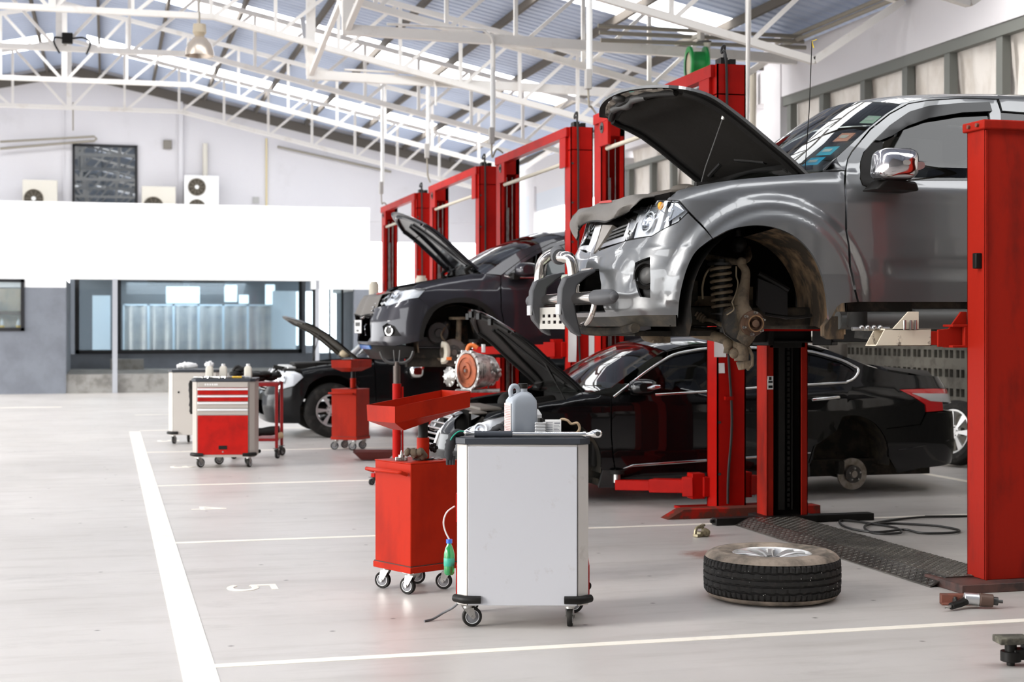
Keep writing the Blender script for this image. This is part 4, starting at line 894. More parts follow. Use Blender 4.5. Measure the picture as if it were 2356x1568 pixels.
m = MB(); m.lathe([(rimr+.004, h*.80), (rimr+.006, h*.88), (rimr-.004, h*.90), (rimr-.012, h*.82), (rimr-.022, h*.5), (rimr-.03, -.05), (rimr-.03, -.1)], c0, (0, 0, 1), 72); rim = m.make('rim', ALR, t, smooth=40)
for k in range(6):
    a0 = 2*PI*k/6+.2
    for da in (-.19, .19):
        m = MB(); up = []; 
        pts = [(.045, .66, a0+da*.35), (.09, .76, a0+da*.75), (.15, .82, a0+da*1.05), (rimr-.010, .80, a0+da*1.25)]
        L1 = [Vector(((rr*math.cos(a)), rr*math.sin(a), .131+q*h)) for rr, q, a in pts]
        T_ = []
        for j, p in enumerate(L1):
            d = Vector((-math.sin(pts[j][2]), math.cos(pts[j][2]), 0)); wd_ = [.020, .017, .017, .028][j]
            T_.append([p-d*wd_, p-d*wd_*.6+Vector((0, 0, .006)), p+d*wd_*.6+Vector((0, 0, .006)), p+d*wd_, p+d*wd_*.8-Vector((0, 0, .03)), p-d*wd_*.8-Vector((0, 0, .03))])
        m.grid(T_, closed=True); m.make('spoke', ALR, rim, smooth=30)
m = MB(); m.lathe([(.001, h*.48), (.030, h*.48), (.034, h*.66), (.052, h*.68), (.058, h*.6), (.062, .0), (.001, .0)], c0, (0, 0, 1), 36); m.make('rim_centre', ALR, rim, smooth=40)
m = MB(); m.lathe([(rimr-.032, -.09), (.001, -.09)], c0, (0, 0, 1), 36); m.make('rim_barrel_floor', DARK, rim, smooth=0)
t.rotation_euler = (0, 0, R(10))

# impact wrench by the near lift foot
p = atZ(2240, 1398); t = thing('impact_wrench', 'silver and black air impact wrench lying beside the foot of the nearest red post', 'impact wrench', (p.x, p.y, .045), -YAW+R(-8))
m = MB(); m.cyl((-.05, 0, .005), (.03, 0, 0), .032, seg=20); m.make('motor_housing', ALU, t, bevel=.004)
MB().cyl((.03, 0, 0), (.10, 0, -.004), .036, .034, seg=22).make('hammer_case', pm('case_brown', (.10, .06, .045), .5, .3), t, bevel=.004)
MB().cyl((.10, 0, -.004), (.125, 0, -.006), .022, seg=18).cyl((.125, 0, -.006), (.150, 0, -.007), .010, seg=6).make('anvil', GUN, t)
MB().tube([(-.04, -.01, -.005), (-.08, -.05, -.015), (-.13, -.10, -.02)], [.022, .020, .019], 12).make('grip', BLK, t, smooth=50)
MB().cyl((-.13, -.10, -.02), (-.155, -.125, -.022), .009, seg=12).cyl((-.155, -.125, -.022), (-.17, -.14, -.024), .005, seg=10).make('air_inlet', STEEL, t); MB().box((-.045, -.045, -.01), (.02, .02, .014)).make('trigger', BLK, t)
p = atZ(2168, 1392); t = thing('foot_block', 'rusty steel foot block with a bolt beside the nearest red post', 'steel block', (p.x, p.y, 0), -YAW+R(-3))
MB().b2((0, .02, 0), (.20, .07, .055)).b2((.0, .0, 0), (.25, .07, .012)).make('block', pm('rust', (.17, .055, .035), .7, col2=(.05, .03, .025), nscale=8), t, bevel=.003); MB().cyl((.07, .012, .012), (.07, .012, .034), .013, seg=6).cyl((.07, .012, .03), (.07, .012, .045), .008, seg=10).make('anchor_bolt', GUN, t)
p = atZ(1612, 1234); t = thing('metal_clamp', 'small brass coloured metal bracket lying on the floor before the two posts', 'bracket', (p.x, p.y, 0), .3)
m = MB(); m.tube(spline([(-.05, 0, .02), (-.04, 0, .06), (0, 0, .075), (.02, 0, .06)], 4), .012, 8); m.cyl((.03, -.03, .03), (.06, .03, .03), .028, seg=14); m.cyl((0, -.02, .02), (.0, .03, .02), .02, seg=12); m.bar((-.05, .0, .012), (.07, .01, .012), .05, .02); m.bar((-.02, 0, .065), (.03, 0, .085), .03, .015); m.make('bracket', pm('zinc_brass', (.36, .31, .20), .4, .7, col2=(.15, .12, .08), nscale=30), t, bevel=.002)
# black air hose coiled behind the near post
HP = [(2224, 1189), (2120, 1193), (2040, 1200), (1990, 1214), (2010, 1228), (2070, 1230), (2060, 1216), (1990, 1206), (1935, 1199), (1945, 1216), (2010, 1226), (2080, 1222), (2120, 1228), (2190, 1229), (2205, 1221), (2150, 1213), (2060, 1206), (2020, 1208)]
pts = [atZ(x, y) + Vector((0, 0, .008+.006*(k % 2))) for k, (x, y) in enumerate(HP)]
pts = [Vector((6.2, pts[0].y+.05, .01))]+pts
tag(MB().tube(spline(pts, 7), .009, 8).make('air_hose', HOSE), 'black air hose in loops on the floor between the posts of the pickup lift', 'hose')
# lift arm with its pad at the right edge
p = atZ(2328, 1530); t = thing('arm_pad', 'black lift arm end with a worn square rubber pad at the bottom right', 'lift arm', (p.x, p.y, 0), -YAW+R(4))
MB().box((0, 0, .115), (.14, .10, .03)).make('pad', pm('pad_worn', (.05, .045, .035), .85, col2=(.16, .15, .11), nscale=14), t, bevel=.004)
MB().cyl((-.005, 0, .06), (-.005, 0, .10), .026, seg=18).cyl((-.005, 0, .02), (-.005, 0, .065), .045, seg=24).cyl((-.005, 0, .0), (-.005, 0, .03), .018, seg=14).make('socket', BLK, t, bevel=.003)
MB().b2((.0, -.035, .03), (.9, .035, .075)).b2((.05, -.03, .07), (.9, .03, .095)).b2((.86, -.05, 0), (.94, .05, .03)).make('arm', BLK, t, bevel=.004)
# electric hoist hanging under the tie beam
p = atY(1603, 150, 18.6)
t = thing('cable_reel', 'green round hose reel hanging from the beam above the sedan lift', 'hose reel', tuple(p), R(20))
MB().bar((.05, -.02, .40), (.27, .72, .42), .05, .05).make('hanger', CRM, t)
GRN = pm('reel_green', (.02, .33, .07), .35)
m = MB(); m.lathe([(.17, -.12), (.24, -.12), (.245, -.09), (.18, -.08), (.18, .08), (.245, .09), (.24, .12), (.17, .12)], (0, 0, 0), (1, -.55, 0), 36); m.make('drum', GRN, t, smooth=35)
MB().lathe([(.001, .10), (.17, .10), (.17, -.10), (.001, -.10)], (0, 0, 0), (1, -.55, 0), 30).make('hose_winding', pm('reel_cream', (.55, .48, .34), .6), t, smooth=35)
MB().bar((.12, -.07, .30), (.12, -.07, -.12), .09, .03).bar((.0, 0, .32), (.16, -.09, .30), .1, .03).bar((.05, -.02, .30), (.05, -.02, .52), .07, .07).make('bracket', CRM, t)
MB().cyl((.08, -.05, .295), (.08, -.05, .31), .10, seg=20).make('mounting_disc', GUN, t)
# gearbox on a red table
d8 = 15.0; x8, y8 = camxy((1085-1178)/3500*d8, d8)
t = thing('parts_table', 'red steel table carrying the gearbox behind the black sedan', 'table', (x8, y8, 0), -YAW)
MB().b2((-.12, -.05, .80), (.40, .40, .845)).make('tabletop', RED, t, bevel=.003)
for x in (-.09, .37):
    for y in (0, .36): MB().b2((x-.02, y-.02, 0), (x+.02, y+.02, .80)).make('leg', RED, t)
t = thing('gearbox', 'silver gearbox with a rust orange converter face standing on the red table', 'gearbox', (x8, y8, .845), -YAW)
HB = pm('housing_rust', (.38, .10, .04), .6, .3, col2=(.20, .06, .03), nscale=12)
CAST = pm('cast_alloy', (.50, .49, .47), .38, .85, col2=(.22, .20, .18), nscale=22, bump=.25, bscale=40)
ax = Vector((-.80, -.60, 0)); c = Vector((-.045, .05, .215))
MB().lathe([(.20, -.05), (.205, .0), (.195, .008), (.175, .004), (.172, -.02), (.001, -.02)], c, ax, 40).make('bell_housing', CAST, t, smooth=40)
m = MB(); m.lathe([(.170, -.02), (.165, .012), (.13, .018), (.125, .008), (.085, .008), (.08, .022), (.05, .022), (.045, .006), (.001, .006)], c, ax, 44); m.make('torque_converter', HB, t, smooth=35)
m = MB(); m.lathe([(.001, .03), (.016, .03), (.02, .006)], c, ax, 18); m.make('shaft', STEEL, t)
m = MB(); rnd = random.Random(9); x_ = ax.cross(Vector((0, 0, 1)))
for k in range(16):
    a = k*2*PI/16; p = c+(x_*math.cos(a)+Vector((0, 0, 1))*math.sin(a))*.205; MB().cyl(p-ax*.01, p+ax*.014, .013, seg=8).make('flange_lug', CAST, t)
m = MB(); loftloops(m, [[c-ax*(.05+.28*k)+x_*a*s_+Vector((0, 0, 1))*(b*s_-.01*k) for a, b in rrect(1, 1, .42, 4)] for k, s_ in ((0, .36), (.35, .34), (.7, .27), (1.0, .20))])
for k in range(26):
    u = rnd.uniform(.1, .95); a = rnd.uniform(-PI, PI); rr = lerp(.17, .11, u); p = c-ax*(.05+.28*u)+(x_*math.cos(a)+Vector((0, 0, 1))*math.sin(a))*rr
    m.ball(p, rnd.uniform(.018, .042), (1, 1, 1), 10, 6)
for k in range(10):
    u = .1+.08*k; m.tube([c-ax*(.05+.28*u)+(x_*math.cos(a)+Vector((0, 0, 1))*math.sin(a))*lerp(.185, .125, u) for a in [R(q) for q in range(0, 361, 20)]], .007, 6)
m.make('gear_case', CAST, t, smooth=30)
ORG = pm('orange_cap', (.75, .17, .03), .5)
MB().tube(spline([c+Vector((.0, 0, .20)), c+Vector((.02, 0, .245)), c+Vector((.06, 0, .25)), c+Vector((.10, 0, .225))], 5), .022, 10).make('orange_plug', ORG, t, smooth=50)
MB().cyl(c+Vector((.16, .05, .18)), c+Vector((.16, .05, .26)), .02, seg=12).make('white_plug', WHT, t); MB().box(c+Vector((-.18, 0, .12)), (.05, .04, .03)).make('orange_block', ORG, t)
m = MB(); q = c+Vector((-.20, .02, -.06)); m.lathe([(.001, .02), (.03, .02), (.10, -.03)], q, ax, 20)
for k in range(10): a = k*2*PI/10; m.bar(q, q+(x_*math.cos(a)+Vector((0, 0, 1))*math.sin(a))*.10-ax*.02, .008, .012)
m.make('side_cover', CAST, t, smooth=30)
MB().b2((-.16, -.02, 0), (.28, .25, .03)).make('foot', CAST, t, bevel=.004)
# spare wheels leaning on the block wall
p = atX(2205, 1000, 8.93)
t = thing('leaning_wheel', 'silver alloy wheel leaning against the block wall behind the black sedan', 'wheel', (8.80, 14.5, 0), 0)
wheel('wheel', t, (0, 0, .36), (-.93, -.30, .18), .345, .22, .235, ALR, 7)
# ------------------------------------------------------------------ car bodies: panels cut out of a curved skin
import numpy as np
from mathutils.geometry import delaunay_2d_cdt
def tab(t):
    xs = [a for a, b in t]; ys = [b for a, b in t]
    return lambda z: float(np.interp(z, xs, ys))
def sstep(a, b, x):
    t = min(1., max(0., (x-a)/(b-a))) if a != b else float(x > a)
    return t*t*(3-2*t)
class Skin:
    def __init__(s, yc, plan, side, front, rear, top=None, rnd=.1, feats=(), zr=(0, 3), un=-1.0):
        pl = spline([(x, y, 0) for x, y in plan], 10); s.P = [(p.x, max(p.y, 0)) for p in pl]
        s.U = [0.]
        for a, b in zip(s.P, s.P[1:]): s.U.append(s.U[-1] + math.hypot(b[0]-a[0], b[1]-a[1]))
        s.yc = yc; s.side = tab(side); s.front = tab(front); s.rear = tab(rear); s.top = tab(top) if top else None; s.rnd = rnd; s.feats = feats
        n = len(s.P); s.N = []
        for i in range(n):
            a = s.P[max(i-1, 0)]; b = s.P[min(i+1, n-1)]; dx, dy = b[0]-a[0], b[1]-a[1]; l = math.hypot(dx, dy) or 1
            s.N.append((-dy/l, dx/l))
        s.N[0] = (-1., 0.)
        s.px = np.array([p[0] for p in s.P]); s.py = np.array([p[1] for p in s.P]); s.nx = np.array([q[0] for q in s.N]); s.ny = np.array([q[1] for q in s.N]); s.ua = np.array(s.U)
        us = np.linspace(un, s.U[-1]*.97, 260); zs = np.linspace(zr[0], zr[1], 90)
        s.G = [(u, z, proj(s.pt(u, z))) for u in us for z in zs]
        s.GA = np.array([g[2] for g in s.G])
    def base(s, u):
        sg = -1 if u < 0 else 1; u = abs(u)
        return sg, float(np.interp(u, s.ua, s.px)), float(np.interp(u, s.ua, s.py)), float(np.interp(u, s.ua, s.nx)), float(np.interp(u, s.ua, s.ny))
    def pt(s, u, z, off=0.):
        sg, x, y, nx, ny = s.base(u)
        t = s.side(z)*ny*ny + (s.front(z) if nx < 0 else s.rear(z))*nx*nx
        if s.top:
            zt = s.top(x)
            if zt < 90:
                k = (z-(zt-s.rnd))/s.rnd
                if k > 0: k = min(k, .999); t += s.rnd*1.1*(1-math.sqrt(1-k*k))
        d = off - t
        for f in s.feats: d += f(abs(u), x, y, z)
        return Vector((x+nx*d, s.yc - sg*(y+ny*d), z))
    def nrm(s, u, z):
        e = .006; a = s.pt(u+e, z)-s.pt(u-e, z); b = s.pt(u, z+e)-s.pt(u, z-e); n = a.cross(b)
        n.normalize(); c = Vector((0, 0, 0)); sg, x, y, nx, ny = s.base(u); o = Vector((nx, -sg*ny, 0))
        return n if n.dot(o) > 0 else -n
    def inv(s, px, py):
        d = (s.GA[:, 0]-px)**2 + (s.GA[:, 1]-py)**2; u, z, _ = s.G[int(d.argmin())]
        for _ in range(8):
            p = proj(s.pt(u, z)); e = .002; pu = proj(s.pt(u+e, z)); pz = proj(s.pt(u, z+e))
            a, b, c, f = (pu[0]-p[0])/e, (pz[0]-p[0])/e, (pu[1]-p[1])/e, (pz[1]-p[1])/e; det = a*f-b*c
            if abs(det) < 1e-6: break
            r0, r1 = px-p[0], py-p[1]; du = (f*r0-b*r1)/det; dz = (a*r1-c*r0)/det
            m_ = .08; u += max(-m_, min(m_, du)); z += max(-m_, min(m_, dz))
        return (u, z)
    def uofx(s, x): # on the side
        i = int(np.argmax(s.py)); return float(np.interp(x, s.px[:i+200], s.ua[:i+200])) if False else float(np.interp(x, s.px, s.ua))

def dens(poly, h):
    out = []
    for i, a in enumerate(poly):
        b = poly[(i+1) % len(poly)]; n = max(1, int(math.hypot(b[0]-a[0], b[1]-a[1])/h))
        out += [(a[0]+(b[0]-a[0])*k/n, a[1]+(b[1]-a[1])*k/n) for k in range(n)]
    return out
def inpoly(p, poly):
    c = False; x, y = p; j = len(poly)-1
    for i in range(len(poly)):
        xi, yi = poly[i]; xj, yj = poly[j]
        if (yi > y) != (yj > y) and x < (xj-xi)*(y-yi)/(yj-yi)+xi: c = not c
        j = i
    return c
def flatmesh(poly, holes, h):
    loops = [dens(poly, h)] + [dens(q, h) for q in holes]; pts = [p for l in loops for p in l]; ed = []; o = 0
    for l in loops: ed += [(o+i, o+(i+1) % len(l)) for i in range(len(l))]; o += len(l)
    B = np.array(pts); xs, ys = B[:, 0], B[:, 1]; x = xs.min()+h*.5; row = 0
    inn = []
    y = ys.min()+h*.5
    while y < ys.max():
        x = xs.min()+h*(.25 if row % 2 else .75)
        while x < xs.max():
            if ((B[:, 0]-x)**2+(B[:, 1]-y)**2).min() > (h*.45)**2 and inpoly((x, y), loops[0]) and not any(inpoly((x, y), l) for l in loops[1:]): inn.append((x, y))
            x += h
        y += h*.87; row += 1
    V, E_, F_, _, _, _ = delaunay_2d_cdt([Vector(p) for p in pts+inn], ed, [], 0, 1e-7)
    bm = bmesh.new(); vs = [bm.verts.new((v.x, v.y, 0)) for v in V]
    for f in F_:
        c = (sum(V[i].x for i in f)/len(f), sum(V[i].y for i in f)/len(f))
        if inpoly(c, loops[0]) and not any(inpoly(c, l) for l in loops[1:]):
            g = bm.faces.new([vs[i] for i in f])
    for v in [v for v in bm.verts if not v.link_faces]: bm.verts.remove(v)
    bm.normal_update()
    for f in bm.faces:
        if f.normal.z < 0: f.normal_flip()
    return bm
def panel(sk, name, mat, outline, parent, holes=(), off=0., thick=.022, h=.035, mir=False, uz=False, shrink=0., sub=None):
    conv = (lambda q: [tuple(p) for p in q]) if uz else (lambda q: [sk.inv(*p) for p in q])
    key = ('pc', name, id(outline))
    poly = conv(outline); hs = [conv(q) for q in holes]
    obs = []
    for sg in ((1, -1) if mir else (1,)):
        bm = flatmesh(poly, hs, h); bm.verts.ensure_lookup_table(); bm.verts.index_update()
        V = [sk.pt(sg*v.co.x, v.co.y, off) for v in bm.verts]; Nn = [sk.nrm(sg*v.co.x, v.co.y) for v in bm.verts]
        F = []; L = []
        for f in bm.faces:
            ids = [v.index for v in f.verts]
            fn = (V[ids[1]]-V[ids[0]]).cross(V[ids[2]]-V[ids[0]])
            if fn.dot(Nn[ids[0]]) < 0: ids = ids[::-1]
            F.append(ids); L += [Nn[i] for i in ids]
        nv = len(V)
        back = {}
        for e in bm.edges:
            if len(e.link_faces) == 1:
                a, b = e.verts[0].index, e.verts[1].index; ids = []
                for i in (a, b): V.append(V[i].copy()); ids.append(len(V)-1)
                for i in (b, a): V.append(V[i]-Nn[i]*thick); ids.append(len(V)-1)
                c = e.link_faces[0].calc_center_median(); fn = (V[ids[1]]-V[ids[0]]).cross(V[ids[2]]-V[ids[1]])
                cc = sk.pt(sg*c.x, c.y, off)
                if fn.dot((V[a]+V[b])/2-cc) < 0: ids = ids[::-1]; fn = -fn
                fn.normalize(); F.append(ids); L += [fn]*4
        bm.free()
        offv = Vector(parent['_w']) if parent.get('_w') else Vector((0, 0, 0))
        me = bpy.data.meshes.new(name); me.from_pydata([tuple(v-offv) for v in V], [], F)
        for m in (mat if isinstance(mat, (list, tuple)) else [mat]): me.materials.append(m)
        me.shade_smooth(); me.normals_split_custom_set([tuple(n) if n.length > .1 else (0, 0, 1) for n in L]); me.update()
        ob = bpy.data.objects.new(name, me); COL.objects.link(ob); ob.parent = parent
        if parent.get('_w'): ob['_w'] = list(parent['_w'])
        obs.append(ob)
    return obs if mir else obs[0]
def crossgrid(edge, yc, crown=.03, bow=0., n=16, inner=0., zc=None):
    """rows of points from the near edge across to the mirrored far edge; edge = world points on the near side"""
    rows = []
    for i, p in enumerate(edge):
        w_ = yc - p.y; cr = crown[i] if isinstance(crown, (list, tuple)) else crown; bo = bow[i] if isinstance(bow, (list, tuple)) else bow
        rows.append([Vector((p.x + bo*(1-abs(2*k/n-1)**2.2), yc - w_*(1-2*k/n), p.z + cr*(1-abs(2*k/n-1)**2.2))) for k in range(n+1)])
    return rows
def sheetmesh(name, mats, rows, parent, thick=.03, inset=0, down=None, smooth=50):
    """thick sheet: top side mats[0], under side mats[1]"""
    n, m = len(rows), len(rows[0]); N = [[None]*m for _ in range(n)]
    for i in range(n):
        for j in range(m):
            a = rows[min(i+1, n-1)][j]-rows[max(i-1, 0)][j]; b = rows[i][min(j+1, m-1)]-rows[i][max(j-1, 0)]; q = a.cross(b); q.normalize(); N[i][j] = q
    c = N[n//2][m//2]; d = down or Vector((0, 0, -1)); sg = 1 if c.dot(d) > 0 else -1
    low = [[rows[i][j]+N[i][j]*sg*thick for j in range(m)] for i in range(n)]
    b = MB(); b.grid(rows); b.cur = 1; b.grid(low)
    ring = [(i, 0) for i in range(n)] + [(n-1, j) for j in range(1, m)] + [(i, m-1) for i in range(n-2, -1, -1)] + [(0, j) for j in range(m-2, 0, -1)]
    b.cur = 0
    for k in range(len(ring)):
        (i, j), (p, q) = ring[k], ring[(k+1) % len(ring)]
        b.add([rows[i][j], rows[p][q], low[p][q], low[i][j]], [(0, 1, 2, 3)])
    me_p = b
    bmx = b.make(name, mats, parent, smooth=smooth)
    return bmx
def paint(name, col, metal=.6, rough=.32, coat=1.0, spec=None):
    m = pm(name, col, rough, metal, coat=coat, coat_r=.02, spec=spec)
    return m
def glassy(name, tint, ior=1.5, rough=.01):
    m = bpy.data.materials.new(name); m.use_nodes = True; nt = m.node_tree; nt.nodes.remove(nt.nodes['Principled BSDF'])
    tr = nt.nodes.new('ShaderNodeBsdfTransparent'); tr.inputs[0].default_value = (*tint, 1)
    gl = nt.nodes.new('ShaderNodeBsdfGlossy'); gl.inputs['Roughness'].default_value = rough; gl.inputs[0].default_value = (1, 1, 1, 1)
    fr = nt.nodes.new('ShaderNodeFresnel'); fr.inputs[0].default_value = ior; mx = nt.nodes.new('ShaderNodeMixShader')
    nt.links.new(fr.outputs[0], mx.inputs[0]); nt.links.new(tr.outputs[0], mx.inputs[1]); nt.links.new(gl.outputs[0], mx.inputs[2]); nt.links.new(mx.outputs[0], nt.nodes['Material Output'].inputs[0])
    return m
GLASS = glassy('car_glass', (.80, .84, .82), 1.5)
TINT = glassy('tinted_glass', (.10, .11, .11), 1.42)
LENS = glassy('lamp_lens', (.93, .95, .97), 1.5)
INT = pm('car_interior', (.030, .028, .026), .7, spec=.15)
ENG = pm('engine_bay', (.014, .013, .012), .6, spec=.15)
MUD = pm('mud_liner', (.045, .033, .022), .85, col2=(.30, .19, .10), nscale=7, namt=(.46, .72), stretch=(1.2, 1.2, .35), bump=.3, bscale=14)
DIRT = pm('dirty_iron', (.17, .125, .08), .8, .1, col2=(.07, .055, .04), nscale=14, bump=.25, bscale=50)
UNDER = pm('underbody', (.022, .020, .017), .75, spec=.15, col2=(.06, .048, .035), nscale=6)
SILV = pm('silver_reflector', (.75, .76, .78), .16, 1.0)
AMB = pm('amber', (.85, .35, .02), .3)
REDL = pm('tail_red', (.55, .012, .015), .12, coat=1.)
def seats(root, x, yc, z, mat=INT, sc=1.0):
    for sy in (-.38, .38):
        m = MB()
        m.box((x+.25, yc+sy, z+.12), (.5, .48, .16)); loftloops(m, [[Vector((x+.55+a*.14+k*.08, yc+sy+b*.46, z+.12+k*.2)) for a, b in rrect(1, 1-.06*k*(k > 1), .2, 3)] for k in range(4)])
        loftloops(m, [[Vector((x+.84+a*.10, yc+sy+b*.24, z+.78+k*.09)) for a, b in rrect(1, 1, .3, 3)] for k in range(3)])
        m.make('front_seat', mat, root, smooth=50)
def steer(root, x, y, z):
    m = MB(); ang = R(25); ax = Vector((-math.cos(ang), 0, -math.sin(ang))); u_ = Vector((0, 1, 0)); v_ = ax.cross(u_)
    c = Vector((x, y, z)); m.tube([c+(u_*math.cos(2*PI*k/28)+v_*math.sin(2*PI*k/28))*.185 for k in range(28)], .015, 8, closed=True)
    for a in (0, 120, 240): m.bar(c, c+(u_*math.cos(R(a+90))+v_*math.sin(R(a+90)))*.18, .03, .015, up=ax)
    m.cyl(c, c+ax*.3, .03); m.make('steering_wheel', INT, root)
# ------------------------------------------------------------------ the raised grey pickup
YC = 9.28
PGREY = paint('pickup_grey', (.165, .168, .17), .6, .33, 1.0)
archc = (3.83, 1.63)
def flare(u, x, y, z):
    if x > 5.2 or z > 2.42: return 0.
    d = math.hypot(x-archc[0], (z-archc[1])*.98) if z > archc[1] else abs(x-archc[0])
    if z < archc[1] and x < archc[0]: return .02*(1-sstep(.50, .70, d))
    return .034*(1-sstep(.575, .66, d)) + .016*(1-sstep(.50, .56, d))
def doorgroove(u, x, y, z):
    return -.014*sstep(4.56, 4.66, x)*(sstep(1.79, 1.82, z)-sstep(1.86, 1.93, z)) if x > 4.5 else 0.
def shoulder(u, x, y, z):
    return .012*math.exp(-((z-2.33)/.05)**2)*sstep(4.3, 4.6, x)
def foghollow(u, x, y, z):
    return -.030*math.exp(-((u-.64)/.055)**2-((z-1.81)/.075)**2) + .006*math.exp(-((z-1.955)/.018)**2)*sstep(.45, .6, u)*(1-sstep(1.0, 1.15, u))
sk = Skin(YC, [(2.93, 0), (2.945, .3), (2.99, .55), (3.10, .74), (3.28, .855), (3.55, .905), (3.9, .92), (4.5, .925), (6.5, .925), (8.0, .92), (8.16, .85), (8.2, .6), (8.2, 0)],
          side=[(1.3, .10), (1.5, .055), (1.62, .03), (1.8, .005), (2.05, 0), (2.25, .012), (2.36, .035), (2.44, .06), (2.47, .085), (2.75, .185), (2.95, .27), (3.02, .32), (3.1, .40)],
          front=[(1.3, .12), (1.52, .06), (1.60, .015), (1.70, 0), (1.85, .02), (1.95, .06), (2.05, .12), (2.2, .20), (2.4, .34)],
          rear=[(1.3, .05), (1.6, 0), (2.4, .03), (3.1, .03)],
          top=[(2.9, 2.26), (3.35, 2.35), (3.6, 2.41), (4.0, 2.455), (4.3, 2.475), (4.34, 99), (9, 99)], rnd=.11, feats=(flare, doorgroove, shoulder, foghollow), zr=(1.35, 3.08))
root = thing('pickup_truck', 'silver grey pickup truck raised high on the lift with bonnet open and front wheel off', 'pickup truck', (5.5, YC, 1.25), 0, world=True)
ARCH = [(1560, 742), (1560, 725), (1564, 681), (1575, 633), (1590, 595), (1608, 571), (1638, 548)]
ARCH_ = [(p.x, p.y) for p in spline([(x, y, 0) for x, y in ARCH], 4)]
ARCH2 = [(1670, 531), (1707, 521), (1745, 518), (1782, 523), (1820, 538), (1849, 560), (1871, 587), (1887, 619), (1898, 657), (1904, 694), (1907, 735)]
ARCH2 = [(p.x, p.y) for p in spline([(x, y, 0) for x, y in [(1638, 548)]+ARCH2], 4)][4:]
FGAP = [(1638, 548), (1612, 515), (1585, 488)]
fender = [(1640, 547.5), (1614, 514), (1587, 487), (1564, 461), (1535, 459), (1546, 447), (1560, 438), (1600, 427.5), (1650, 419), (1700, 412.5), (1760, 407), (1800, 404), (1858, 399.5), (1895, 395.5), (1942.5, 394),
          (1941.5, 423), (1944.5, 527), (1953.5, 614), (1964.5, 666), (1972, 694), (1936, 697), (1925, 706), (1912, 730), (1907, 735)] + ARCH2[::-1][1:]
panel(sk, 'front_fender', PGREY, fender, root, mir=True, h=.022)
# bumper: near half from the photograph, mirrored over the centre line
near = [(1558, 724)] + ARCH_[3:] + [(1610, 516.5), (1583, 490), (1560, 512), (1499, 544), (1440, 555), (1379, 577)]
ub = [sk.inv(*p) for p in near]; zc_top = sk.inv(1367, 583)[1]; zlow = sk.inv(1420, 728)[1]; zl0 = ub[0][1]
half = ub + [(0.02, zc_top)]
bot = [(0.02, zlow), (.45, zlow), (.75, zl0)]
poly = half + [(-u, z) for u, z in half[::-1]] + [(-u, z) for u, z in bot[::-1]] + bot
zi0, zi1 = sk.inv(1379, 618)[1], 1.585
ui = sk.inv(1385, 640)[0]; ui2 = sk.inv(1378, 619)[0]
intake = [(-ui-.03, zi1), (-ui, zi0-.1), (-ui2, zi0), (ui2, zi0), (ui, zi0-.1), (ui+.03, zi1)]
fogp = [(1433, 611), (1459, 599), (1496, 588), (1496, 685), (1474, 683), (1464, 660), (1440, 635)]
fogo = [sk.inv(*p) for p in [(1461, 604), (1478, 596), (1496, 590), (1496.5, 640), (1496, 685), (1473, 683), (1464, 660), (1460, 632)]]
bump = panel(sk, 'front_bumper', PGREY, poly, root, holes=[intake, fogo, [(-u, z) for u, z in fogo]], uz=True, h=.028)
